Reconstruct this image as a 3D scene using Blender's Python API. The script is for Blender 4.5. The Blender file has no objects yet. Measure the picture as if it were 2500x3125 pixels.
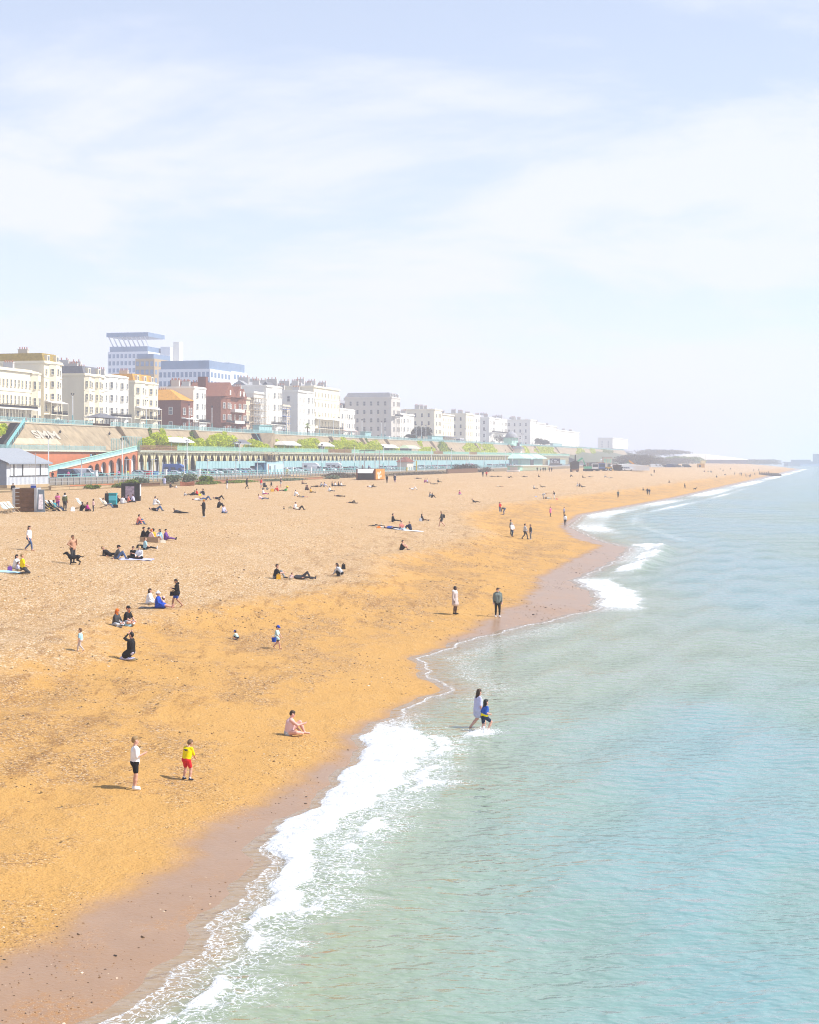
import bpy, math, random
import numpy as np
from mathutils import Vector, Matrix

random.seed(7)
RNG = np.random.default_rng(7)
SC = bpy.context.scene
COL = SC.collection

# ------------------------------------------------------------------ camera, sky, sun, exposure
CAM_H = 10.0
F_PX, CX, HZ = 5000.0, 1250.0, 1400.0          # focal length, centre column and horizon row in photograph pixels
cam = bpy.data.cameras.new('camera')
cam.sensor_fit = 'HORIZONTAL'
cam.sensor_width = 36.0
cam.lens = 36.0 * F_PX / 2500.0
cam.shift_y = -(1562.5 - HZ) / 2500.0
cam.clip_start = 0.5
cam.clip_end = 30000
cam_o = bpy.data.objects.new('camera', cam)
COL.objects.link(cam_o)
cam_o.location = (0, 0, CAM_H)
cam_o.rotation_euler = (math.radians(90), 0, 0)
SC.camera = cam_o

SUN_EL, SUN_AZ = math.radians(51), math.radians(96)   # azimuth clockwise from +Y (the way the camera looks)
sun = bpy.data.lights.new('sun', 'SUN')
sun.energy = 5.0
sun.angle = math.radians(0.55)
sun.color = (1.0, 0.96, 0.90)
sun_o = bpy.data.objects.new('sun', sun)
COL.objects.link(sun_o)
sdir = Vector((math.sin(SUN_AZ) * math.cos(SUN_EL), math.cos(SUN_AZ) * math.cos(SUN_EL), math.sin(SUN_EL)))
sun_o.rotation_euler = (-sdir).to_track_quat('-Z', 'Y').to_euler()

world = bpy.data.worlds.new('World')
SC.world = world
world.use_nodes = True
WT = world.node_tree
WT.nodes.clear()
def wn(t, **k):
    n = WT.nodes.new(t)
    for a, b in k.items():
        setattr(n, a, b)
    return n
w_out = wn('ShaderNodeOutputWorld')
w_bg = wn('ShaderNodeBackground')
w_bg.inputs['Strength'].default_value = 0.14
w_sky = wn('ShaderNodeTexSky', sky_type='NISHITA', sun_disc=False, sun_elevation=SUN_EL, sun_rotation=SUN_AZ,
           air_density=1.0, dust_density=0.3, ozone_density=2.2, altitude=0)
# thin cloud: noise laid on a plane overhead, seen by direction
w_geo = wn('ShaderNodeTexCoord')
w_sep = wn('ShaderNodeSeparateXYZ')
WT.links.new(w_geo.outputs['Generated'], w_sep.inputs[0])
def wmath(op, a, b=None, clamp=False):
    n = wn('ShaderNodeMath', operation=op, use_clamp=clamp)
    for i, v in enumerate((a, b)):
        if v is None:
            continue
        if isinstance(v, (int, float)):
            n.inputs[i].default_value = v
        else:
            WT.links.new(v, n.inputs[i])
    return n.outputs[0]
zz = wmath('ADD', wmath('MAXIMUM', w_sep.outputs['Z'], 0.0), 0.22)
w_cmb = wn('ShaderNodeCombineXYZ')
WT.links.new(wmath('DIVIDE', w_sep.outputs['X'], zz), w_cmb.inputs[0])
WT.links.new(wmath('DIVIDE', w_sep.outputs['Y'], zz), w_cmb.inputs[1])
w_map = wn('ShaderNodeMapping')
w_map.inputs['Rotation'].default_value = (0, 0, math.radians(-35))
w_map.inputs['Scale'].default_value = (1.0, 1.35, 1.0)
w_map.inputs['Location'].default_value = (4.2, 0.4, 0)
WT.links.new(w_cmb.outputs[0], w_map.inputs[0])
w_n1 = wn('ShaderNodeTexNoise')
w_n1.inputs['Scale'].default_value = 1.25
w_n1.inputs['Detail'].default_value = 7
w_n1.inputs['Roughness'].default_value = 0.56
w_n1.inputs['Distortion'].default_value = 0.35
WT.links.new(w_map.outputs[0], w_n1.inputs['Vector'])
w_r = wn('ShaderNodeMapRange', interpolation_type='SMOOTHSTEP')
w_r.inputs['From Min'].default_value = 0.40
w_r.inputs['From Max'].default_value = 0.57
w_r.inputs['To Min'].default_value = 0.52
w_r.inputs['To Max'].default_value = 0.96
WT.links.new(w_n1.outputs['Fac'], w_r.inputs['Value'])
w_mix = wn('ShaderNodeMix', data_type='RGBA')
w_thin = wn('ShaderNodeMapRange', interpolation_type='SMOOTHSTEP')      # cloud thinned overhead, mostly above the frame, to weaken fill light
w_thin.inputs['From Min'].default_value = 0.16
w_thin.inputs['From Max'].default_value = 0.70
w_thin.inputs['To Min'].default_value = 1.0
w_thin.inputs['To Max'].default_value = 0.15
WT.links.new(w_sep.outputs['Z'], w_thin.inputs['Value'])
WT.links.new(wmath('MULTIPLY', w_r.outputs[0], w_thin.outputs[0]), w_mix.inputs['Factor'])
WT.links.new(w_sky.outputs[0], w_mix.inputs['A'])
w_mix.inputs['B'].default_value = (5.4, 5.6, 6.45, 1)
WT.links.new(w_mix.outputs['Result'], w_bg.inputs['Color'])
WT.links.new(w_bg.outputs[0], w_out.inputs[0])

VS = SC.view_settings
VS.view_transform = 'Standard'
VS.look = 'None'
VS.exposure = 0.31
VS.gamma = 1.0
VS.use_curve_mapping = False
SC.cycles.use_denoising = True
SC.cycles.filter_width = 1.1
SC.cycles.max_bounces = 5
SC.cycles.diffuse_bounces = 2
SC.cycles.glossy_bounces = 2
SC.cycles.transmission_bounces = 2
SC.cycles.transparent_max_bounces = 12
SC.cycles.volume_bounces = 1

# ------------------------------------------------------------------ frames: the coast runs at 13.5 degrees to the view
K = 0.24
TH = math.atan(K)
DV = np.array((math.sin(TH), math.cos(TH)))           # along the coast, away
NV = np.array((-math.cos(TH), math.sin(TH)))          # inland
ROT = math.pi / 2 - TH                                # local x along the coast, local y inland
CT = math.cos(TH)

def st(s, t):
    p = s * DV + t * NV
    return float(p[0]), float(p[1])
def s_of(x, y):
    return float(x * DV[0] + y * DV[1])
def line(px, t):
    """distance along the coast and depth where image column px meets the line t metres inland"""
    c = -t / CT
    y = c / ((px - CX) / F_PX - K)
    x = K * y + c
    return s_of(x, y), y
def zpx(py, y):
    return CAM_H - (py - HZ) * y / F_PX

_sY = [8, 15, 29, 37, 42, 51, 61, 71, 76, 82, 91, 108, 120, 133, 160, 182, 200, 240, 290, 413, 893, 1562, 1640, 1760, 2000, 2600]
_sC = [-11, -11.4, -12, -12.5, -13.7, -14, -15.8, -15.2, -17.5, -19, -18, -13.5, -15, -18.5, -18, -19, -25, -34, -38.7, -32, -18, -1, -6, -50, -120, -300]
def shore(y):
    y = np.asarray(y, float)
    w = 0.18 * np.sin(y * .83) + 0.12 * np.sin(y * 1.9 + 1.0) + 0.06 * np.sin(y * 4.7 + 2 * np.sin(y * .7))
    return np.interp(y, _sY, _sC) + w
_pl = [-400, -60, -20, -8, -3, 0, 5, 13, 16, 36, 51, 80, 100, 400]
_pz = [-8, -4, -1.4, -.62, -.24, 0.03, .48, 1.30, 1.80, 3.9, 4.95, 5.25, 5.3, 5.4]
def zt(x, y):
    x = np.asarray(x, float); y = np.asarray(y, float)
    l = shore(y) - (x - K * y)
    z = np.interp(l, _pl, _pz)
    flat = np.exp(-((y - 85) / 20.0) ** 2)
    z = np.where(l < 0, z * (1 - .62 * flat), z)
    a = np.clip((l - 1.5) / 6, 0, 1) * 0.05
    n = np.sin(x * 1.7 + y * .31) * np.sin(y * .62 - x * .4) + .6 * np.sin(x * .55 - y * .23 + 2) + .5 * np.sin(x * 3.3 + y * 1.1) * np.sin(y * 1.35 + x)
    ridge = .16 * np.exp(-((l - 15.5 - 1.5 * np.sin(y * .11)) / 1.6) ** 2) + .12 * np.exp(-((l - 27 - 2 * np.sin(y * .07)) / 2.5) ** 2)
    return z + a * n + ridge
def at(px, py):
    """ground point under a photograph pixel"""
    u, v = (px - CX) / F_PX, (py - HZ) / F_PX
    ys = np.geomspace(12, 2400, 6000)
    d = zt(u * ys, ys) - (CAM_H - v * ys)
    i = int(np.argmax(d > 0)) if (d > 0).any() else len(ys) - 1
    y = ys[i]
    if i > 0 and d[i] > 0:
        y = ys[i - 1] + (ys[i] - ys[i - 1]) * (-d[i - 1]) / (d[i] - d[i - 1])
    return float(u * y), float(y), float(zt(u * y, y))

# ------------------------------------------------------------------ materials
MATS = {}
def nodes_of(name):
    m = bpy.data.materials.new(name)
    m.use_nodes = True
    return m, m.node_tree, m.node_tree.nodes['Principled BSDF']
def mat(name, col, rough=.8, metal=0., var=.12, scale=1.5, bump=0., spec=.3, streak=0.):
    """a plain surface colour broken by noise wear"""
    if name in MATS:
        return MATS[name]
    m, t, b = nodes_of(name)
    tc = t.nodes.new('ShaderNodeNewGeometry')
    mp = t.nodes.new('ShaderNodeMapping')
    mp.inputs['Scale'].default_value = (1, 1, 1 if not streak else streak)
    t.links.new(tc.outputs['Position'], mp.inputs[0])
    n = t.nodes.new('ShaderNodeTexNoise')
    n.inputs['Scale'].default_value = scale
    n.inputs['Detail'].default_value = 5
    n.inputs['Roughness'].default_value = .6
    t.links.new(mp.outputs[0], n.inputs['Vector'])
    r = t.nodes.new('ShaderNodeMapRange')
    r.inputs['From Min'].default_value = .25
    r.inputs['From Max'].default_value = .75
    r.inputs['To Min'].default_value = 1 - var
    r.inputs['To Max'].default_value = 1 + var
    t.links.new(n.outputs['Fac'], r.inputs['Value'])
    mx = t.nodes.new('ShaderNodeVectorMath')
    mx.operation = 'SCALE'
    mx.inputs[0].default_value = col[:3]
    t.links.new(r.outputs[0], mx.inputs['Scale'])
    t.links.new(mx.outputs[0], b.inputs['Base Color'])
    b.inputs['Roughness'].default_value = rough
    b.inputs['Metallic'].default_value = metal
    b.inputs['Specular IOR Level'].default_value = spec
    if bump:
        bp = t.nodes.new('ShaderNodeBump')
        bp.inputs['Strength'].default_value = bump
        bp.inputs['Distance'].default_value = .05
        t.links.new(n.outputs['Fac'], bp.inputs['Height'])
        t.links.new(bp.outputs[0], b.inputs['Normal'])
    MATS[name] = m
    return m

def srgb(r, g, b):
    f = lambda v: ((v / 255 + .055) / 1.055) ** 2.4 if v > 10 else v / 255 / 12.92
    return (f(r), f(g), f(b))

# ------------------------------------------------------------------ mesh collector
class MB:
    def __init__(self):
        self.v, self.f, self.m = [], [], []
    def add(self, vs, fs, m=0):
        o = len(self.v)
        self.v += [tuple(p) for p in vs]
        self.f += [tuple(i + o for i in f) for f in fs]
        self.m += [m] * len(fs)
        return self
    def box(self, x0, x1, y0, y1, z0, z1, m=0):
        vs = [(x0, y0, z0), (x1, y0, z0), (x1, y1, z0), (x0, y1, z0), (x0, y0, z1), (x1, y0, z1), (x1, y1, z1), (x0, y1, z1)]
        return self.add(vs, [(0, 3, 2, 1), (4, 5, 6, 7), (0, 1, 5, 4), (1, 2, 6, 5), (2, 3, 7, 6), (3, 0, 4, 7)], m)
    def hexa(self, p, m=0):
        """eight corners: four below (counter-clockwise seen from above), four above"""
        return self.add(p, [(0, 3, 2, 1), (4, 5, 6, 7), (0, 1, 5, 4), (1, 2, 6, 5), (2, 3, 7, 6), (3, 0, 4, 7)], m)
    def prism(self, poly, a0, a1, axis='y', m=0):
        """outline in the plane across axis, swept from a0 to a1"""
        n = len(poly)
        def P(u, w, a):
            return {'y': (u, a, w), 'x': (a, u, w), 'z': (u, w, a)}[axis]
        vs = [P(u, w, a0) for u, w in poly] + [P(u, w, a1) for u, w in poly]
        fs = [tuple(range(n)), tuple(range(2 * n - 1, n - 1, -1))]
        fs += [(i, i + n, (i + 1) % n + n, (i + 1) % n) for i in range(n)]
        return self.add(vs, fs, m)
    def tube(self, p, q, r0, r1=None, n=6, m=0):
        r1 = r0 if r1 is None else r1
        p, q = Vector(p), Vector(q)
        d = (q - p).normalized()
        a = d.orthogonal().normalized()
        b = d.cross(a)
        vs = []
        for c, r in ((p, r0), (q, r1)):
            for i in range(n):
                t = 2 * math.pi * i / n
                vs.append(c + a * (r * math.cos(t)) + b * (r * math.sin(t)))
        fs = [(i, (i + 1) % n, (i + 1) % n + n, i + n) for i in range(n)]
        fs += [tuple(range(n - 1, -1, -1)), tuple(range(n, 2 * n))]
        return self.add(vs, fs, m)
    def lathe(self, prof, n=12, cx=0, cy=0, m=0, a0=0., a1=2 * math.pi):
        k = len(prof)
        vs, fs = [], []
        full = abs(a1 - a0 - 2 * math.pi) < 1e-6
        cols = n if full else n + 1
        for i in range(cols):
            t = a0 + (a1 - a0) * i / n
            for r, z in prof:
                vs.append((cx + r * math.cos(t), cy + r * math.sin(t), z))
        for i in range(n):
            j = (i + 1) % cols
            for a in range(k - 1):
                fs.append((i * k + a, j * k + a, j * k + a + 1, i * k + a + 1))
        return self.add(vs, fs, m)
    def mesh(self, name, mats, smooth=False):
        me = bpy.data.meshes.new(name)
        me.from_pydata(self.v, [], self.f)
        for q in mats:
            me.materials.append(q)
        if len(mats) > 1:
            me.polygons.foreach_set('material_index', self.m)
        if smooth:
            me.polygons.foreach_set('use_smooth', [True] * len(self.f))
        me.update()
        return me
    def build(self, name, mats, parent=None, loc=(0, 0, 0), rz=0., smooth=False):
        mats = mats if isinstance(mats, (list, tuple)) else [mats]
        return put(name, self.mesh(name, mats, smooth), parent, loc, rz)

def put(name, me, parent=None, loc=(0, 0, 0), rz=0., scale=None, mats=None):
    o = bpy.data.objects.new(name, me)
    COL.objects.link(o)
    o.location = loc
    if rz:
        o.rotation_euler = (0, 0, rz)
    if scale:
        o.scale = scale
    if parent is not None:
        o.parent = parent
    if mats:
        for i, q in enumerate(mats):
            if q is not None:
                o.material_slots[i].link = 'OBJECT'
                o.material_slots[i].material = q
    return o
def thing(name, label, cat, loc=(0, 0, 0), rz=0., group=None):
    o = put(name, None, None, loc, rz)
    return tag(o, label, cat, group)
def tag(o, label=None, cat=None, group=None, kind=None):
    if label:
        o['label'] = label
    if cat:
        o['category'] = cat
    if group:
        o['group'] = group
    if kind:
        o['kind'] = kind
    return o
def copy_tree(o, parent=None):
    c = o.copy()
    COL.objects.link(c)
    c.parent = parent
    for ch in o.children:
        copy_tree(ch, c)
    return c
def grid_mesh(name, V, nr, nc, mats, flip=False):
    idx = np.arange(nr * nc).reshape(nr, nc)
    a, b, c, d = idx[:-1, :-1].ravel(), idx[:-1, 1:].ravel(), idx[1:, 1:].ravel(), idx[1:, :-1].ravel()
    q = np.stack((a, d, c, b) if flip else (a, b, c, d), 1)
    me = bpy.data.meshes.new(name)
    me.vertices.add(len(V))
    me.vertices.foreach_set('co', V.astype(np.float32).ravel())
    me.loops.add(q.size)
    me.loops.foreach_set('vertex_index', q.ravel().astype(np.int32))
    me.polygons.add(len(q))
    me.polygons.foreach_set('loop_start', np.arange(0, q.size, 4, dtype=np.int32))
    me.polygons.foreach_set('use_smooth', np.ones(len(q), bool))
    for m in mats:
        me.materials.append(m)
    me.update()
    me.validate()
    return me
def attr(me, name, val):
    a = me.attributes.new(name, 'FLOAT', 'POINT')
    a.data.foreach_set('value', np.asarray(val, np.float32).ravel())

def text_mesh(name, body, size, extrude, offset, m, align='LEFT'):
    cu = bpy.data.curves.new(name, 'FONT')
    cu.body, cu.size, cu.extrude, cu.offset, cu.align_x = body, size, extrude, offset, align
    o = bpy.data.objects.new(name, cu)
    me = bpy.data.meshes.new_from_object(o)
    bpy.data.objects.remove(o)
    bpy.data.curves.remove(cu)
    me.materials.clear()
    me.materials.append(m)
    return me

class NT:
    """short hand for node trees"""
    def __init__(self, t):
        self.t = t
    def n(self, typ, **k):
        q = self.t.nodes.new(typ)
        for a, b in k.items():
            if hasattr(q, a):
                setattr(q, a, b)
        return q
    def put(self, sock, v):
        if v is None:
            return
        if isinstance(v, bpy.types.NodeSocket):
            self.t.links.new(v, sock)
        elif isinstance(v, (tuple, list)) and len(v) == 3 and sock.type == 'RGBA':
            sock.default_value = (*v, 1)
        else:
            sock.default_value = v
    def math(self, op, a, b=None, c=None, clamp=False):
        q = self.n('ShaderNodeMath', operation=op, use_clamp=clamp)
        for i, v in enumerate((a, b, c)):
            self.put(q.inputs[i], v)
        return q.outputs[0]
    def noise(self, vec, scale, detail=4, rough=.55, dist=0.):
        q = self.n('ShaderNodeTexNoise')
        self.put(q.inputs['Vector'], vec)
        q.inputs['Scale'].default_value = scale
        q.inputs['Detail'].default_value = detail
        q.inputs['Roughness'].default_value = rough
        q.inputs['Distortion'].default_value = dist
        return q.outputs['Fac']
    def vor(self, vec, scale, feat='F1', out='Distance'):
        q = self.n('ShaderNodeTexVoronoi', feature=feat)
        self.put(q.inputs['Vector'], vec)
        q.inputs['Scale'].default_value = scale
        return q.outputs[out]
    def step(self, v, a, b, lo=0., hi=1.):
        q = self.n('ShaderNodeMapRange', interpolation_type='SMOOTHSTEP')
        self.put(q.inputs['Value'], v)
        q.inputs['From Min'].default_value = a
        q.inputs['From Max'].default_value = b
        q.inputs['To Min'].default_value = lo
        q.inputs['To Max'].default_value = hi
        return q.outputs[0]
    def mix(self, f, a, b):
        q = self.n('ShaderNodeMix', data_type='RGBA')
        self.put(q.inputs['Factor'], f)
        self.put(q.inputs['A'], a)
        self.put(q.inputs['B'], b)
        return q.outputs['Result']
    def scale(self, vec, s):
        q = self.n('ShaderNodeVectorMath', operation='MULTIPLY')
        self.put(q.inputs[0], vec)
        q.inputs[1].default_value = s
        return q.outputs[0]
    def attr(self, name):
        return self.n('ShaderNodeAttribute', attribute_name=name).outputs['Fac']
    def bump(self, h, strength, dist, normal=None):
        q = self.n('ShaderNodeBump')
        q.inputs['Strength'].default_value = strength
        q.inputs['Distance'].default_value = dist
        self.put(q.inputs['Height'], h)
        if normal is not None:
            self.put(q.inputs['Normal'], normal)
        return q.outputs[0]

# ------------------------------------------------------------------ beach
def sand_material():
    m, t, b = nodes_of('beach_sand')
    N = NT(t)
    pos = N.n('ShaderNodeNewGeometry').outputs['Position']
    l = N.attr('l')
    wet = N.attr('wet')
    big = N.noise(N.scale(pos, (1, .55, 1)), .22, 4, .6)
    mid = N.noise(N.scale(pos, (1, .7, 1)), 1.1, 5, .65)
    fine = N.noise(pos, 9, 4, .7)
    grain = N.noise(pos, 34, 2, .6)
    # shingle above the berm, sand below
    sh = N.step(N.math('ADD', l, N.math('MULTIPLY', N.math('SUBTRACT', mid, .5), 7)), 13, 18)
    patch = N.step(N.math('ADD', N.math('MULTIPLY', big, .6), N.math('MULTIPLY', mid, .4)), .46, .58)
    low_patch = N.math('MULTIPLY', patch, N.step(l, 2.0, 5.0))
    sand = N.mix(mid, (.475, .252, .066), (.585, .335, .102))
    cell = N.n('ShaderNodeTexVoronoi')
    N.put(cell.inputs['Vector'], pos)
    cell.inputs['Scale'].default_value = 14
    cs = N.n('ShaderNodeSeparateColor')
    t.links.new(cell.outputs['Color'], cs.inputs[0])
    peb = N.mix(cs.outputs[0], (.22, .115, .04), (.66, .46, .26))
    peb = N.mix(N.step(cs.outputs[1], .82, .86), peb, (.9, .8, .66))
    peb = N.mix(N.step(cs.outputs[2], .90, .93), peb, (.16, .10, .06))
    pale = N.step(N.math('ADD', N.math('MULTIPLY', big, .6), N.math('MULTIPLY', mid, .4)), .44, .62)
    shing = N.mix(.55, N.mix(pale, (.55, .315, .11), (.64, .41, .19)), peb)
    spk = N.step(cs.outputs[0], .62, .30, .18, 1.0)
    gold = N.mix(N.math('MULTIPLY', low_patch, spk), sand, N.mix(.35, (.30, .15, .042), peb))
    col = N.mix(sh, gold, shing)
    col = N.mix(N.step(fine, .57, .74, 0, .6), col, (.19, .095, .03))
    col = N.mix(N.step(grain, .62, .8, 0, .30), col, (.80, .58, .32))
    # darker streaks of turned damp shingle along the foot of the berm
    stv = N.noise(N.scale(pos, (.8, .16, 1)), 1.6, 5, .7)
    band = N.math('MULTIPLY', N.step(stv, .52, .64), N.math('MULTIPLY', N.step(l, 4, 9), N.step(l, 30, 18)))
    col = N.mix(N.math('MULTIPLY', band, N.step(fine, .38, .62, .1, .85)), col, (.24, .115, .033))
    lowm = N.math('MULTIPLY', N.math('SUBTRACT', 1.0, N.math('MULTIPLY', sh, .5)), N.step(N.math('ADD', N.math('MULTIPLY', big, .5), N.math('MULTIPLY', mid, .5)), .42, .60, .12, 1.0))
    sc2 = N.n('ShaderNodeSeparateColor')
    t.links.new(N.vor(pos, 30, 'F1', 'Color'), sc2.inputs[0])
    col = N.mix(N.math('MULTIPLY', N.step(sc2.outputs[2], .90, .93), lowm), col, (.15, .075, .03))
    col = N.mix(N.math('MULTIPLY', N.step(sc2.outputs[1], .965, .98), lowm), col, (.74, .56, .34))
    # wet sand
    wv = N.math('ADD', wet, N.math('ADD', N.math('MULTIPLY', N.math('SUBTRACT', mid, .5), 1.1), N.math('MULTIPLY', N.math('SUBTRACT', fine, .5), .35)))
    wf = N.step(wv, -.85, .5)
    wpeb = N.step(N.noise(N.scale(pos, (1, .5, 1)), .5, 3), .50, .62)
    wcol = N.mix(mid, (.27, .155, .082), (.35, .21, .118))
    wcol = N.mix(N.math('MULTIPLY', wpeb, N.step(fine, .42, .62)), wcol, (.34, .165, .05))
    wcol = N.mix(N.math('MULTIPLY', wpeb, N.step(grain, .6, .7)), wcol, (.62, .45, .28))
    col = N.mix(wf, col, wcol)
    t.links.new(col, b.inputs['Base Color'])
    rough = N.n('ShaderNodeMapRange')
    N.put(rough.inputs['Value'], wf)
    rough.inputs['To Min'].default_value = .95
    rough.inputs['To Max'].default_value = .30
    t.links.new(rough.outputs[0], b.inputs['Roughness'])
    b.inputs['Specular IOR Level'].default_value = .35
    dry = N.math('SUBTRACT', 1.0, N.math('MULTIPLY', wf, .85))
    h = N.math('ADD', N.math('MULTIPLY', mid, .9), N.math('MULTIPLY', fine, .35))
    h = N.math('ADD', h, N.math('MULTIPLY', cell.outputs['Distance'], N.math('MULTIPLY', sh, -.25)))
    # footprints and scuffs
    hol = N.math('MULTIPLY', N.step(N.vor(N.scale(pos, (1.0, .6, 1)), 2.0), .24, .10), N.math('MULTIPLY', N.step(mid, .44, .58), N.math('MULTIPLY', N.step(l, 3, 7), N.step(l, 60, 30))))
    h = N.math('SUBTRACT', h, N.math('MULTIPLY', hol, .55))
    t.links.new(N.bump(N.math('MULTIPLY', N.math('SUBTRACT', h, .62), dry), .9, .22), b.inputs['Normal'])
    return m
SAND = sand_material()
_wY = [0, 30, 40, 46, 57, 70, 80, 88, 95, 105, 115, 133, 160, 185, 200, 240, 300, 420, 900, 1600]
_wW = [3.7, 3.5, 2.0, 1.7, .8, .25, .25, .6, 2.0, 4.6, 5.0, 3.0, 4.0, 3.2, 3.0, 1.6, 1.2, 1.5, 3.0, 5.0]
def build_beach():
    Y = np.geomspace(8, 2600, 500)
    ls = np.concatenate((np.linspace(-40, -6, 12)[:-1], np.linspace(-6, -1, 12)[:-1], np.linspace(-1, 6, 29)[:-1], np.linspace(6, 22, 36)))
    fr = np.linspace(0, 1, 60)[1:]
    cs = shore(Y)
    top = np.maximum(cs + 113.0, 24)
    L = np.concatenate((np.repeat(ls[None], len(Y), 0), 22 + (top[:, None] - 22) * fr[None]), 1)
    YY = np.repeat(Y[:, None], L.shape[1], 1)
    X = cs[:, None] - L + K * YY
    Z = zt(X, YY)
    V = np.stack((X, YY, Z), 2).reshape(-1, 3)
    me = grid_mesh('beach', V, L.shape[0], L.shape[1], [SAND], flip=True)
    attr(me, 'l', L)
    attr(me, 'wet', np.interp(YY, _wY, _wW) - L)
    o = put('beach', me)
    tag(o, 'sand and shingle beach sloping down to the sea', kind='structure')
build_beach()

# ------------------------------------------------------------------ sea
def sea_material():
    m = bpy.data.materials.new('sea_water')
    m.use_nodes = True
    t = m.node_tree
    t.nodes.clear()
    N = NT(t)
    pos = N.n('ShaderNodeNewGeometry').outputs['Position']
    dep = N.attr('depth')
    foam = N.attr('foam')
    w1 = N.noise(N.scale(pos, (.66, 1.0, 1)), 2.0, 2, .5, .25)
    w2 = N.noise(N.scale(pos, (.7, 1.1, 1)), 5.2, 2, .5, .2)
    w3 = N.noise(N.scale(pos, (.7, 1.0, 1)), .16, 3, .5)
    h = N.math('ADD', N.math('MULTIPLY', w1, 1.0), N.math('MULTIPLY', w2, .22))
    h = N.math('ADD', h, N.math('MULTIPLY', w3, 2.2))
    nrm = N.bump(h, 1.0, .135)
    # body colour: sandy and clear in the shallows, green further out
    tint = N.noise(N.scale(pos, (.05, .02, 1)), 1.0, 3)
    deepc = N.mix(N.step(tint, .4, .6), (.20, .31, .235), (.185, .325, .325))
    nearc = N.mix(w3, (.29, .32, .205), (.26, .325, .21))
    nearc = N.mix(N.step(dep, .02, .16), N.mix(w2, (.44, .30, .165), (.50, .37, .24)), nearc)
    body = N.mix(N.step(dep, .15, .9), nearc, deepc)
    dif = N.n('ShaderNodeBsdfDiffuse')
    N.put(dif.inputs['Color'], body)
    N.put(dif.inputs['Normal'], nrm)
    tr = N.n('ShaderNodeBsdfTransparent')
    tr.inputs['Color'].default_value = (.95, .95, .92, 1)
    al = N.step(dep, .0, .28, .68, 1.0)
    mx = N.n('ShaderNodeMixShader')
    N.put(mx.inputs[0], al)
    t.links.new(tr.outputs[0], mx.inputs[1])
    t.links.new(dif.outputs[0], mx.inputs[2])
    gl = N.n('ShaderNodeBsdfGlossy')
    gl.inputs['Roughness'].default_value = .07
    N.put(gl.inputs['Normal'], nrm)
    fr = N.n('ShaderNodeFresnel')
    fr.inputs['IOR'].default_value = 1.55
    N.put(fr.inputs['Normal'], nrm)
    mg = N.n('ShaderNodeMixShader')
    N.put(mg.inputs[0], fr.outputs[0])
    t.links.new(mx.outputs[0], mg.inputs[1])
    t.links.new(gl.outputs[0], mg.inputs[2])
    # foam: torn lace
    wob = N.n('ShaderNodeTexNoise')
    N.put(wob.inputs['Vector'], pos)
    wob.inputs['Scale'].default_value = 1.5
    wob.inputs['Detail'].default_value = 4
    va = N.n('ShaderNodeVectorMath', operation='SCALE')
    t.links.new(wob.outputs['Color'], va.inputs[0])
    va.inputs['Scale'].default_value = .95
    vb = N.n('ShaderNodeVectorMath', operation='ADD')
    t.links.new(pos, vb.inputs[0])
    t.links.new(va.outputs[0], vb.inputs[1])
    lace = N.vor(vb.outputs[0], 4.6, 'DISTANCE_TO_EDGE')
    lace2 = N.vor(vb.outputs[0], 12, 'DISTANCE_TO_EDGE')
    fn = N.noise(vb.outputs[0], 2.4, 6, .72)
    fb = N.noise(N.scale(pos, (.6, .45, 1)), 1.1, 4, .6)
    solid = N.math('SUBTRACT', N.math('MULTIPLY', foam, 1.24), N.math('ADD', N.math('MULTIPLY', fn, .75), N.math('MULTIPLY', fb, .55)))
    net = N.math('SUBTRACT', N.math('MULTIPLY', foam, .55), N.math('ADD', N.math('MULTIPLY', lace, 1.3), N.math('MULTIPLY', lace2, .9)))
    ff = N.step(N.math('MAXIMUM', N.math('ADD', solid, .02), N.math('SUBTRACT', net, .02)), -.06, .13)
    fd = N.n('ShaderNodeBsdfPrincipled')
    N.put(fd.inputs['Base Color'], N.mix(N.step(fn, .42, .66), (.90, .90, .90), (.66, .69, .71)))
    fd.inputs['Roughness'].default_value = .7
    N.put(fd.inputs['Normal'], N.bump(N.math('ADD', fn, N.math('MULTIPLY', w2, .5)), .8, .30))
    mf = N.n('ShaderNodeMixShader')
    N.put(mf.inputs[0], N.math('MULTIPLY', ff, N.step(foam, .01, .06)))
    t.links.new(mg.outputs[0], mf.inputs[1])
    t.links.new(fd.outputs[0], mf.inputs[2])
    out = N.n('ShaderNodeOutputMaterial')
    t.links.new(mf.outputs[0], out.inputs['Surface'])
    return m
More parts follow.
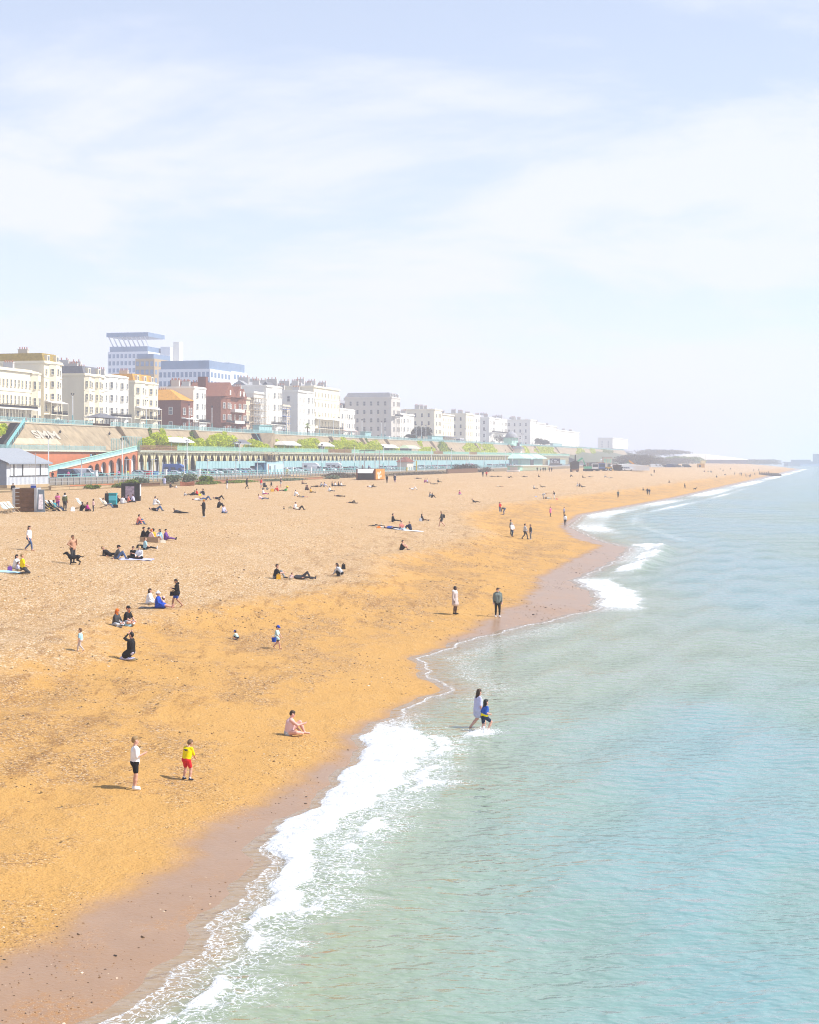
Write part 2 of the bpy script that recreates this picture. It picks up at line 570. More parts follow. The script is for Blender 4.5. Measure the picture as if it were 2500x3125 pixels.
def foam_of(Y, E):
    """how foamy the water is, E metres out from the shore line"""
    f = np.zeros_like(Y)
    def add(y0, y1, e0, e1, amp, soft=.4, sy=6):
        a = np.clip((Y - y0) / sy, 0, 1) * np.clip((y1 - Y) / sy, 0, 1)
        b = np.clip((E - e0) / soft, 0, 1) * np.clip((e1 - E) / (soft * 1.8), 0, 1)
        return amp * a * b
    out = np.interp(Y, [8, 29, 35, 41, 51, 58, 64], [1.1, 1.4, 1.9, 2.7, 3.0, 3.2, 1.8])
    a = np.clip((66 - Y) / 10, 0, 1)
    lead = np.interp(Y, [8, 30, 36, 41, 44, 66], [.5, .75, .55, .1, -.3, -.3])
    wob = .30 * np.sin(Y * .9) + .22 * np.sin(Y * 2.3) + .12 * np.sin(Y * 5.3)
    fw_ = out * np.interp(Y, [8, 34, 40, 50, 66], [.42, .46, .55, .8, 1.0])
    f = np.maximum(f, 1.0 * a * np.clip((E - lead) / .22, 0, 1) * np.clip((lead + fw_ + wob * .5 - E) / .8, 0, 1))
    f = np.maximum(f, .82 * a * np.clip((E - out * .62) / .5, 0, 1) * np.clip((out + wob - E) / .9, 0, 1))
    f = np.maximum(f, .44 * a * np.clip((E - lead) / .2, 0, 1) * np.clip((out + 1.0 + wob - E) / 1.2, 0, 1))
    f = np.maximum(f, .36 * a * np.clip((E + .1) / .15, 0, 1) * np.clip((lead - E) / .2 + 1, 0, 1))
    f = np.maximum(f, add(4, 2600, -.12, .16, .66, .1))                       # bright rim of every swash
    f = np.maximum(f, add(60, 108, .2, 4.5, .34, 1.5, 10))
    f = np.maximum(f, add(104, 140, -.1, 3.6, .60, .5, 6))
    f = np.maximum(f, add(138, 196, 1.2, 4.2, .9, .6, 8) * (.75 + .25 * np.sin(Y * .35)))
    f = np.maximum(f, add(150, 190, -.1, 2.5, .42, .6, 8))
    f = np.maximum(f, add(205, 420, -.1, 6.5, .60, 1.2, 25) * (.8 + .2 * np.sin(Y * .09)))
    f = np.maximum(f, add(230, 560, 7.5, 12, .62 , 1.5, 40) * (.7 + .3 * np.sin(Y * .06)))
    f = np.maximum(f, add(400, 1600, -.1, 8, .78, 1.5, 60) * (.75 + .25 * np.sin(Y * .031)))
    f = np.maximum(f, add(180, 260, 9, 12.5, .40, 1.5, 20))
    f = np.maximum(f, .72 * np.exp(-((Y - 59.3) / 1.1) ** 2 - ((E - 3.9) / .75) ** 2))      # churned water round the waders
    return f
def build_sea():
    Y = np.concatenate((np.geomspace(8, 400, 620)[:-1], np.geomspace(400, 14000, 130)))
    E = np.concatenate((np.linspace(-1.6, 6, 84)[:-1], np.linspace(6, 16, 34)[:-1], np.geomspace(16, 6000, 40)))
    cs = shore(np.minimum(Y, 2600))
    EE = np.repeat(E[None], len(Y), 0)
    YY = np.repeat(Y[:, None], len(E), 1)
    X = cs[:, None] + EE + K * YY
    fo = foam_of(YY, EE)
    Z = np.full_like(X, .075)
    near = np.clip((700 - YY) / 300, 0, 1)
    lump = .5 + .5 * np.sin(X * 3.1 + YY * 1.7) * np.sin(YY * 2.6 - X * 1.2)
    Z += near * .20 * np.clip(fo - .45, 0, 1) * (.35 + lump)
    Z += near * np.clip(EE / 6, 0, 1) * (.035 * np.sin(X * .9 + YY * .25) + .03 * np.sin(YY * .55 - X * .3) + .02 * np.sin(X * 1.9 - YY * .8))
    br = np.exp(-((EE - 3.4) / 1.0) ** 2) * np.clip((YY - 140) / 10, 0, 1) * np.clip((192 - YY) / 10, 0, 1)
    Z += .45 * br
    V = np.stack((X, YY, Z), 2).reshape(-1, 3)
    me = grid_mesh('sea', V, len(Y), len(E), [sea_material()])
    attr(me, 'foam', fo)
    bed = zt(X, YY)
    attr(me, 'depth', np.clip(.075 - bed, 0, 4))
    o = put('sea', me)
    tag(o, 'pale green sea with small ripples and white foam along the beach', kind='structure')
build_sea()

# ------------------------------------------------------------------ palette of the town
CREAM = mat('cream_stucco', (.86, .77, .58), .8, var=.06, scale=.35, streak=.25)
WHITE = mat('white_stucco', (.86, .82, .73), .8, var=.05, scale=.35, streak=.25)
PALEG = mat('grey_stucco', (.62, .575, .51), .85, var=.07, scale=.3, streak=.25)
BEIGE = mat('beige_stucco', (.66, .56, .42), .85, var=.07, scale=.3, streak=.25)
BRICKR = mat('dark_red_brick', (.20, .075, .05), .9, var=.2, scale=3)
TILEH = mat('brown_tile', (.26, .105, .065), .9, var=.25, scale=2)
OCHRE_ROOF = mat('lichened_orange_tile', (.55, .27, .045), .9, var=.25, scale=1.2)
SLATE = mat('slate', (.15, .15, .165), .7, var=.2, scale=1.5)
LEAD = mat('grey_roof_felt', (.32, .32, .33), .8, var=.15, scale=1)
GLASS = mat('window_glass', (.16, .17, .18), .12, var=.3, scale=.6, spec=.6)
BLACKM = mat('black_iron', (.03, .03, .032), .5, var=.1)
POTS = mat('terracotta', (.40, .15, .09), .9, var=.2)
TURQ = mat('turquoise_paint', (.22, .47, .47), .6, var=.15, scale=2)
TURQ_L = mat('pale_turquoise_paint', (.32, .53, .52), .65, var=.2, scale=.8)
GREENP = mat('mint_green_paint', (.38, .66, .52), .65, var=.15, scale=.8)
YCREAM = mat('yellowed_cream_paint', (.72, .63, .37), .75, var=.16, scale=1.2)
HOARD = mat('hoarding_board', (.34, .53, .53), .7, var=.1, scale=.7)
REDB = mat('orange_red_render', (.56, .19, .085), .9, var=.1, scale=.7)
CONC = mat('weathered_concrete', (.34, .265, .17), .95, var=.34, scale=.5, streak=.35, bump=.4)
CONC_L = mat('pale_new_render', (.50, .42, .30), .95, var=.2, scale=.6)
CONC_D = mat('dark_concrete', (.085, .08, .075), .95, var=.2, scale=.8)
ASPH = mat('asphalt', (.12, .12, .12), .9, var=.15, scale=.6)
PAVE = mat('paving', (.36, .34, .31), .9, var=.12, scale=.7)
VERGE = mat('dry_verge', (.22, .15, .07), .95, var=.35, scale=.9, bump=.4)
GALV = mat('galvanised_steel', (.48, .49, .50), .5, metal=.3, var=.1)
WHITEP = mat('white_paint', (.82, .83, .83), .5, var=.04)
WOOD = mat('old_timber', (.16, .085, .045), .9, var=.3, scale=3)
PALEWOOD = mat('pale_timber', (.55, .42, .27), .8, var=.2, scale=3)
BLACKP = mat('black_paint', (.022, .022, .024), .55, var=.1)
YELLOWP = mat('yellow_paint', (.75, .53, .04), .5, var=.1)
RUST = mat('rusty_steel', (.20, .075, .035), .85, var=.4, scale=1.5)
RUSTO = mat('orange_rust', (.55, .24, .045), .85, var=.35, scale=1.6)
BRICKW = mat('sandy_brick', (.40, .19, .11), .95, var=.2, scale=2)
SANDC = mat('sandy_concrete', (.50, .37, .22), .95, var=.15, scale=.8)

Z_LOW, Z_DECK, Z_TOP = 5.95, 12.2, 18.6
T_EDGE, T_RAIL, T_FRONT, T_WALL0, T_WALL1, T_FAC = 110.0, 137.0, 168.2, 177.5, 183.5, 199.0

def strip(name, label, s0, s1, prof, m, n=60, kind='structure'):
    """a long sheet along the coast; prof is a list of (t, z)"""
    S = np.linspace(s0, s1, n)
    P = np.array(prof)
    V = []
    for s in S:
        for t, z in P:
            x, y = st(s, t)
            V.append((x, y, z))
    me = grid_mesh(name, np.array(V), n, len(P), [m])
    me.polygons.foreach_set('use_smooth', np.zeros(len(me.polygons), bool))
    o = put(name, me)
    return tag(o, label, kind=kind)

strip('railway_verge', 'dry grassy verge behind the beach', -60, 1330, [(109.0, 4.2), (109.1, 5.28), (T_RAIL - 2, 5.6), (T_RAIL - 1.9, 5.6)], VERGE)
strip('promenade', 'paved promenade behind the railings', -60, 1330, [(T_RAIL - 1.9, 4.9), (T_RAIL - 1.9, Z_LOW), (T_RAIL + 4, Z_LOW), (T_RAIL + 4, Z_LOW - .1)], PAVE)
strip('road', 'asphalt seafront road and parking strip', -60, 1330, [(T_RAIL + 3.9, Z_LOW - .12), (T_WALL0 + 3, Z_LOW - .12)], ASPH)
strip('marine_pavement', 'pavement along the top of the retaining wall', -60, 1900, [(T_WALL1 - .1, Z_TOP), (T_WALL1 + 4, Z_TOP), (T_WALL1 + 4, Z_TOP - .12)], PAVE)
strip('upper_road', 'asphalt road in front of the terraces of houses', -60, 1900, [(T_WALL1 + 3.9, Z_TOP - .13), (T_FAC + 1, Z_TOP - .13)], ASPH)
strip('hillside', 'ground rising behind the seafront houses', -60, 1900, [(T_FAC + .9, Z_TOP - .1), (T_FAC + 16, Z_TOP), (300, 26), (420, 40), (700, 52)], LEAD)

# ------------------------------------------------------------------ retaining wall with buttresses, drains, lamps
S0W, _ = line(-40, T_WALL1)
S1W, _ = line(1905, T_WALL1)
def retaining_wall():
    root = thing('retaining_wall', 'long sloping concrete retaining wall between the two roads, stained and patched', 'wall', (*st(S0W, T_WALL0), 0), ROT)
    L = S1W - S0W
    n = 70
    for i in range(n):
        a, b = L * i / n, L * (i + 1) / n
        d = T_WALL1 - T_WALL0
        mb = MB().hexa([(a, 0, Z_LOW), (b, 0, Z_LOW), (b, d + 1, Z_LOW), (a, d + 1, Z_LOW),
                        (a, d, Z_TOP + .02), (b, d, Z_TOP + .02), (b, d + 1, Z_TOP + .02), (a, d + 1, Z_TOP + .02)])
        # the lower half stays vertical behind the terrace, the upper half leans back
        mb = MB()
        pr = [(0, Z_LOW), (.3, Z_DECK), (d, Z_TOP), (d + .6, Z_TOP), (d + .6, Z_LOW)]
        mb.prism(pr, a + .01, b - .01, 'x')
        mb.build('wall_panel', CONC, root)
    mb = MB()
    mb.box(0, L, d - .25, d + .35, Z_TOP + .003, Z_TOP + .28)
    mb.build('coping', mat('wall_coping', (.50, .44, .33), .9, var=.12), root)
    # pale strips: raking ribs that run down the slope
    for k in range(48):
        a = 8 + k * (L - 16) / 48 + random.uniform(-3, 3)
        w = random.uniform(.18, .34)
        z1 = Z_TOP - random.uniform(.8, 3.2)
        z0 = z1 - random.uniform(1.4, 2.8)
        f = lambda z: .3 + (d - .3) * (z - Z_DECK) / (Z_TOP - Z_DECK)
        z0 = max(z0, Z_DECK + .2)
        lean = random.uniform(.0, .5)
        mb = MB().hexa([(a + lean, f(z0) - .1, z0), (a + lean + w, f(z0) - .1, z0), (a + lean + w, f(z0) + .2, z0), (a + lean, f(z0) + .2, z0),
                        (a, f(z1) - .1, z1), (a + w, f(z1) - .1, z1), (a + w, f(z1) + .2, z1), (a, f(z1) + .2, z1)])
        mb.build('drain_pipe' if k % 3 == 0 else 'rib', CONC_D if k % 3 == 0 else CONC_L, root)
    # upright buttresses whose flank stays in the shade
    for px, w in ((392, 2.0), (618, 2.2), (1030, 2.4), (1122, 3.2), (1197, 2.2), (1333, 4.5), (1465, 2.2), (1565, 3.0), (1645, 3), (1708, 4)):
        s, y = line(px, T_WALL0 + 2)
        a = s - S0W
        mb = MB().prism([(1.2, Z_DECK - .2), (d + .3, Z_DECK - .2), (d + .3, Z_TOP + .3), (d - 1.6, Z_TOP + .3), (1.6, Z_DECK + 2.2)], a, a + w, 'x')
        mb.build('buttress', CONC, root)
    # pale render patched along the foot at the near end
    s, _ = line(212, T_WALL0)
    f = lambda z: .3 + (d - .3) * (z - Z_DECK) / (Z_TOP - Z_DECK)
    mb = MB().hexa([(2, .1, Z_DECK - .4), (s - S0W, .1, Z_DECK - .4), (s - S0W, 1, Z_DECK - .4), (2, 1, Z_DECK - .4),
                    (2, f(14.9) - .12, 14.9), (s - S0W - 2, f(14.9) - .12, 14.9), (s - S0W, f(14.9) + .5, 14.9), (2, f(14.9) + .5, 14.9)])
    mb.build('render_patch', CONC_L, root)
    # graffiti: fat white letters rolled on the slope
    s, _ = line(106, T_WALL0 + 3)
    g = put('graffiti', text_mesh('graffiti', 'SMM', 3.6, .02, .12, mat('white_graffiti', (.47, .42, .34), .9, var=.15, scale=1)), root, (s - S0W, f(15.0) - .16, 15.0))
    ang = math.atan2(Z_TOP - Z_DECK, d - .3)
    g.rotation_euler = (ang, 0, 0)
    g.scale = (1.9, 1, 1)
    # bracket lamps on the wall
    lm = MB().tube((0, -.9, .0), (0, 0, -.6), .05, .05, 5).lathe([(.0, .55), (.10, .3), (.32, .05), (.22, -.35), (.0, -.45)], 6, 0, -.9).mesh('wall_lantern', [BLACKM])
    for px in (178, 329, 463, 586, 673, 764, 842, 924, 1002, 1088):
        s, y = line(px, T_WALL0 + 4)
        put('wall_lantern', lm, root, (s - S0W, f(16.8), 16.8))
    return root
retaining_wall()

# ------------------------------------------------------------------ terrace of arches
BAY = 5.276
S_AR0, _ = line(420, T_FRONT)
S_AR1, _ = line(1738, T_FRONT)
def arch_outline(w, h, half, spring, apex, pointed=True, n=9):
    """plate with an arched hole, as quads between hole edge and outer edge, thickness along y"""
    hole = []
    for i in range(n):
        u = i / (n - 1)
        if pointed:
            x = -half * (1 - u)
            z = spring + (apex - spring) * math.sqrt(max(0, 1 - (1 - u) ** 1.7))
        else:
            a = math.pi / 2 * (1 - u)
            x = -half * math.sin(a)
            z = spring + (apex - spring) * math.cos(a)
        hole.append((x, z))
    hole = hole + [(-x, z) for x, z in hole[-2::-1]]
    return hole
def arch_plate(mb, x0, x1, z0, zt0, zt1, half, spring, apex, y0, y1, pointed=True, m=0):
    cx = (x0 + x1) / 2
    hole = [(cx + a, b) for a, b in arch_outline(1, 1, half, spring, apex, pointed)]
    pts_in = [(cx - half, z0)] + hole + [(cx + half, z0)]
    pts_out = []
    for x, z in pts_in:
        u = (x - x0) / (x1 - x0)
        top = zt0 + (zt1 - zt0) * u
        pts_out.append((x, top))
    pts_out[0] = (x0, z0); pts_out[-1] = (x1, z0)
    # left pier, right pier and crown as strips
    k = len(hole)
    crown_out = [(x, zt0 + (zt1 - zt0) * (x - x0) / (x1 - x0)) for x, z in hole]
    vs, fs = [], []
    def quad(a, b, c, d):
        o = len(vs)
        for y in (y0, y1):
            vs.extend([(a[0], y, a[1]), (b[0], y, b[1]), (c[0], y, c[1]), (d[0], y, d[1])])
        fs.extend([(o, o + 1, o + 2, o + 3), (o + 7, o + 6, o + 5, o + 4), (o, o + 4, o + 5, o + 1), (o + 2, o + 6, o + 7, o + 3), (o + 1, o + 5, o + 6, o + 2), (o + 3, o + 7, o + 4, o)])
    quad((x0, z0), (cx - half, z0), (cx - half, hole[0][1]), (x0, zt0))
    quad((x0, zt0), (cx - half, hole[0][1]), hole[0], crown_out[0])
    for i in range(k - 1):
        quad(hole[i], hole[i + 1], crown_out[i + 1], crown_out[i])
    quad((cx + half, z0), (x1, z0), (x1, zt1), (cx + half, hole[-1][1]))
    quad((cx + half, hole[-1][1]), (x1, zt1), crown_out[-1], crown_out[-1])
    mb.add(vs, fs, m)
    return mb
def terrace():
    L = S_AR1 - S_AR0
    n = int(L / BAY)
    root = thing('promenade_terrace', 'long cream iron terrace of pointed arches carrying a green railed walk', 'terrace', (*st(S_AR0, T_FRONT), 0), ROT)
    am = arch_plate(MB(), 0, BAY - .02, Z_LOW, Z_DECK - .5, Z_DECK - .5, 1.98, 7.6, 11.3, 0, .28)
    am.tube((0.02, -.16, Z_LOW), (0.02, -.16, Z_DECK - .6), .16, .14, 6)
    am.prism([(-.16, Z_DECK - 1.5), (-.16, Z_DECK - .52), (-.75, Z_DECK - .52)], -.04, .08, 'x')
    am = am.mesh('arch', [YCREAM])
    fm = MB().box(0, BAY - .02, -.7, .3, Z_DECK - .5, Z_DECK - .12).box(0, BAY - .02, -.85, .3, Z_DECK - .12, Z_DECK + .02).mesh('fascia', [mat('cream_fascia', (.66, .66, .50), .7, var=.15)])
    rl = MB()
    for i in range(3):
        rl.box(i * BAY / 3, i * BAY / 3 + .07, -.62, -.55, Z_DECK + .02, Z_DECK + 1.35)
    for z in (.15, 1.3):
        rl.box(0, BAY - .01, -.64, -.53, Z_DECK + z, Z_DECK + z + .08)
    for i in range(22):
        rl.box(.12 + i * BAY / 22, .12 + i * BAY / 22 + .11, -.6, -.57, Z_DECK + .22, Z_DECK + 1.2)
    rlm = rl.mesh('railing_panel', [GREENP])
    fence = MB()
    for z in (.3, .8, 1.25):
        fence.box(0, BAY - .01, -.62, -.56, Z_DECK + z, Z_DECK + z + .1)
    for i in range(14):
        fence.box(i * BAY / 14, i * BAY / 14 + .12, -.6, -.56, Z_DECK + .05, Z_DECK + 1.25)
    fencem = fence.mesh('fence_panel', [mat('rusty_fence', (.34, .19, .11), .9, var=.3, scale=2)])
    plain = {0, 1, 2, 3, 4, 33, 34, 35, 36, 37, 38, 66, 67, 68, 69, 82, 83, 84, 85}
    for i in range(n):
        put('arch', am, root, (i * BAY, 0, 0))
        put('fascia', fm, root, (i * BAY, 0, 0))
        if i in plain:
            put('fence_panel', fencem, root, (i * BAY, 0, 0))
        else:
            put('railing_panel', rlm, root, (i * BAY, 0, 0))
    MB().box(0, L, .3, T_WALL0 - T_FRONT + .25, Z_DECK - .25, Z_DECK).build('deck', mat('terrace_deck', (.42, .38, .32), .9, var=.15), root)
    MB().box(0, L, 4.0, 4.3, Z_LOW - .1, Z_DECK - .3).build('back_wall', CONC_D, root)  # near black colour paints in the shade behind the arches
    # turquoise site hoarding that closes the foot of the arches
    h = thing('hoarding', 'pale turquoise board hoarding closing off the foot of the arches', 'hoarding', (*st(S_AR0 + 7.5 * BAY, T_FRONT - 1.0), 0), ROT)
    hm = MB().box(.04, BAY / 2 - .04, 0, .06, Z_LOW - .1, 9.3).box(-.05, .05, -.05, .1, Z_LOW - .1, 9.38).mesh('board', [HOARD])
    for i in range(int((n - 12) * 2)):
        if 118 < i // 2 < 125:
            continue
        put('board', hm, h, (i * BAY / 2, 0, 0))
    # glazed shopfronts in the first bays
    for i in range(7):
        q = MB().box(.4, BAY - .4, 1.0, 1.1, Z_LOW - .1, 9.2)
        q.build('shutter', random.choice([GALV, PALEG, HOARD]), root, (i * BAY, 0, 0))
    return root
terrace()

# scaffolding tower before two arches
def scaffold(name, label, px0, px1, t, z0, z1, lifts, cols, depth=1.4, boards=None, m=GALV):
    s0, _ = line(px0, t)
    s1, _ = line(px1, t)
    L = s1 - s0
    r = thing(name, label, 'scaffolding', (*st(s0, t), 0), ROT)
    for i in range(cols + 1):
        for yy in (0, depth):
            MB().tube((L * i / cols, yy, z0), (L * i / cols, yy, z1), .06, .06, 5).build('standard', m, r)
    for k in range(lifts):
        z = z0 + (k + 1) * (z1 - z0) / (lifts + .4)
        MB().box(-.3, L + .3, -.1, depth + .1, z, z + .1).build('boards', boards or PALEWOOD, r)
        MB().tube((-.3, 0, z + 1), (L + .3, 0, z + 1), .05, .05, 5).build('guard_rail', m, r)
        if k < lifts:
            MB().tube((0, -.05, z), (L, -.05, z + (z1 - z0) / (lifts + .4) * .9), .05, .05, 5).build('brace', m, r)
    return r
scaffold('scaffold_tower', 'dark scaffolding tower standing before two arches of the terrace', 818, 850, T_FRONT - 1.8, Z_LOW, 12.0, 3, 3, m=BLACKM)

# ------------------------------------------------------------------ near end: red ramp with round arches, red wall, stairs, walk
def ramp():
    sA, _ = line(148, T_FRONT)
    r = thing('ramp', 'orange red ramp on round arches climbing to the terrace with pale turquoise parapet', 'ramp', (*st(sA, T_FRONT), 0), ROT)
    L = S_AR0 - sA
    zr = lambda a: 6.9 + (Z_DECK - .1 - 6.9) * (a / L)
    arches = [(279, 10), (296, 12), (316, 15), (340, 16), (363, 17), (388, 18), (408, 18)]
    edges = [0]
    cs = []
    for px, w in arches:
        cs.append(line(px, T_FRONT)[0] - sA)
    ed = [cs[0] - 2.6] + [(cs[i] + cs[i + 1]) / 2 for i in range(6)] + [L]
    MB().hexa([(0, 0, Z_LOW - .2), (ed[0], 0, Z_LOW - .2), (ed[0], .5, Z_LOW - .2), (0, .5, Z_LOW - .2),
               (0, 0, zr(0)), (ed[0], 0, zr(ed[0])), (ed[0], .5, zr(ed[0])), (0, .5, zr(0))]).build('ramp_wall', REDB, r)
    for i in range(7):
        a, b = ed[i] + .005, ed[i + 1] - .005
        half = (b - a) * .36
        apex = zr((a + b) / 2) - .75
        arch_plate(MB(), a, b, Z_LOW - .2, zr(a), zr(b), half, Z_LOW + (apex - Z_LOW) * .62, apex, 0, .5, pointed=False).build('arch', REDB, r)
        MB().box((a + b) / 2 - half, (a + b) / 2 + half, .9, 1.0, Z_LOW - .2, apex).build('doors', [GALV, PALEG, WHITEP, BLACKM][(i * 3) % 4], r)
    def slope(y0, y1, z0, z1, nm, m, a0=0., a1=None):
        a1 = L if a1 is None else a1
        MB().hexa([(a0, y0, zr(a0) + z0), (a1, y0, zr(a1) + z0), (a1, y1, zr(a1) + z0), (a0, y1, zr(a0) + z0),
                   (a0, y0, zr(a0) + z1), (a1, y0, zr(a1) + z1), (a1, y1, zr(a1) + z1), (a0, y1, zr(a0) + z1)]).build(nm, m, r)
    slope(-.15, .6, .003, .25, 'string_course', mat('cream_fascia', (.66, .66, .5)))
    slope(.1, .35, .25, 1.15, 'parapet', TURQ_L)
    slope(0, .45, 1.15, 1.3, 'handrail', GREENP)
    slope(.6, 5.2, -.3, .1, 'walkway', PAVE)
    # deck that runs on to the left behind the ramp, on a red wall
    s0, _ = line(-30, T_WALL0 - 2.5)
    q = thing('red_wall', 'flat orange red wall under the railed walk behind the ramp', 'wall', (*st(s0, T_WALL0 - 2.5), 0), ROT)
    s1, _ = line(300, T_WALL0 - 2.5)
    L2 = S_AR0 - s0 - 2
    MB().box(0, L2, 0, .6, Z_LOW - .2, 11.75).build('wall_face', REDB, q)
    MB().box(0, L2, -.5, 3.2, 11.75, 12.1).build('deck', mat('cream_fascia', (.66, .66, .5)), q)
    pm = MB().box(0, .08, -.42, -.34, 12.1, 13.5)
    for i in range(14):
        pm.box(.1 + i * .25, .19 + i * .25, -.4, -.37, 12.15, 13.1)
    pm = pm.box(0, 3.58, -.42, -.34, 13.1, 13.18).mesh('railing_panel', [TURQ_L])
    for i in range(int(L2 / 3.6)):
        put('railing_panel', pm, q, (i * 3.6, 0, 0))
ramp()
def stairs():
    sA, _ = line(60, T_WALL1 - 1)
    sB, _ = line(4, T_WALL0)
    r = thing('stairway', 'dark stairway with turquoise rails running down the retaining wall', 'stairs', (*st(sA, T_WALL1 - 1), 0), ROT)
    dx, dy = sB - sA, T_WALL0 - T_WALL1 + 1
    n = 22
    for i in range(n):
        u = i / n
        x, y, z = dx * u, dy * u - .9, Z_TOP - (Z_TOP - Z_DECK) * u
        MB().box(x - 3.4, x, y - .3, y + 2.2, z - 1.2, z - .02 * (i % 2)).build('step', CONC_D, r)
    for off, nm in ((0.1, 'handrail'),):
        mb = MB()
        for k in range(12):
            u = k / 11
            x, y, z = dx * u + off, dy * u - 1.25, Z_TOP - (Z_TOP - Z_DECK) * u
            mb.box(x - .08, x + .08, y - .06, y + .06, z - .6, z + 1.2)
        a, b = (off, -1.25, Z_TOP + .1), (dx + off, dy - 1.25, Z_DECK + .1)
        for h in (.35, .7, 1.1):
            mb.tube((a[0], a[1], a[2] + h), (b[0], b[1], b[2] + h), .12, .12, 5)
        mb.build(nm, TURQ, r)
stairs()
def crossing_stair():
    """steps that climb the wall in mid view with a concrete gable beside them"""
    s, _ = line(806, T_WALL0)
    r = thing('wall_stair', 'steep dark steps climbing the retaining wall beside a concrete gable', 'stairs', (*st(s, T_WALL0), 0), ROT)
    d = T_WALL1 - T_WALL0
    for i in range(16):
        u = i / 16
        MB().box(-5 + 9 * u, -3.6 + 9 * u, -1.6 + d * u * .8, .2 + d * u, Z_DECK + (Z_TOP - Z_DECK) * u - .3, Z_DECK + (Z_TOP - Z_DECK) * (u + 1 / 16)).build('step', CONC_D, r)
    MB().prism([(-3.4, Z_DECK - .2), (8.5, Z_DECK - .2), (5.5, Z_TOP + .2), (4.5, Z_TOP + .2)], -1.9, d, 'y').build('gable', CONC, r)
    mb = MB().tube((-5, -2.0, Z_DECK + 1), (4, d - 1, Z_TOP + 1.2), .1, .1, 5)
    mb.build('handrail', TURQ, r)
crossing_stair()

# ------------------------------------------------------------------ railings
def railing(name, label, t, z, s0, s1, pitch, h, m, bars, balus, gaps=()):
    r = thing(name, label, 'railing', (*st(s0, t), z), ROT)
    mb = MB().box(0, .16, -.08, .08, 0, h + .1)
    for b in bars:
        mb.box(.16, pitch - .001, -.05, .05, b * h - .05, b * h + .05)
    for i in range(balus):
        x = .16 + (pitch - .16) * (i + .5) / balus
        mb.box(x - .06, x + .06, -.02, .02, .05, h - .05)
    me = mb.mesh('railing_panel', [m])
    n = int((s1 - s0) / pitch)
    for i in range(n):
        if any(a <= i <= b for a, b in gaps):
            continue
        put('railing_panel', me, r, (i * pitch, 0, 0))
    return r
sa, _ = line(-40, T_WALL1)
sb, _ = line(1905, T_WALL1)
railing('upper_railing', 'pale turquoise balustrade along the top of the retaining wall', T_WALL1 - .1, Z_TOP + .28, sa, sb, 5.8, 1.1, TURQ_L, (.1, .95), 14, ((10, 11),))
sa, _ = line(152, T_RAIL)
sb, _ = line(1590, T_RAIL)
railing('promenade_railing', 'turquoise three bar railing between promenade and beach', T_RAIL - 1.5, Z_LOW, sa, sb, 3.0, 1.15, TURQ, (.12, .52, .95), 0)
sa, _ = line(150, 124)
sb, _ = line(1130, 124)
railing('railway_fence', 'thin grey mesh fence along the verge behind the beach', 124, 5.45, sa, sb, 2.4, 1.25, mat('fence_grey', (.36, .36, .35), .7), (.5, .97), 0)

# ------------------------------------------------------------------ seafront houses
def unit_window(nm, frame, glass, arched=False, sill=True):
    """one metre wide and high, standing out from the wall towards -y"""
    mb = MB()
    f = .10
    mb.box(0, f, -.16, .02, 0, 1, 0).box(1 - f, 1, -.16, .02, 0, 1, 0).box(f, 1 - f, -.16, .02, 1 - .06, 1, 0)
    mb.box(-.06, 1.06, -.26, .02, -.05, 0, 0)
    mb.box(f, 1 - f, -.10, .02, .47, .51, 0)
    mb.box(f, 1 - f, -.04, .02, 0, .47, 1).box(f, 1 - f, -.06, .02, .51, .94, 1)
    return mb.mesh(nm, [frame, glass])
WIN = {k: unit_window('window', m, GLASS) for k, m in (('cream', CREAM), ('white', WHITE), ('grey', PALEG), ('beige', BEIGE), ('brick', WHITE), ('tile', WHITE))}
WALLS = {'cream': CREAM, 'white': WHITE, 'grey': PALEG, 'beige': BEIGE, 'brick': BRICKR, 'tile': TILEH}
def win(root, wall, x, y, z, w, h, face):
    """face 0 looks to sea, 1 looks along the coast towards the camera; angle in degrees otherwise"""
    a = {0: 0., 1: -math.pi / 2}.get(face, math.radians(face) if face not in (0, 1) else 0)
    o = put('window', WIN[wall], root, (x, y, z), a, (w, 1, h))
    return o
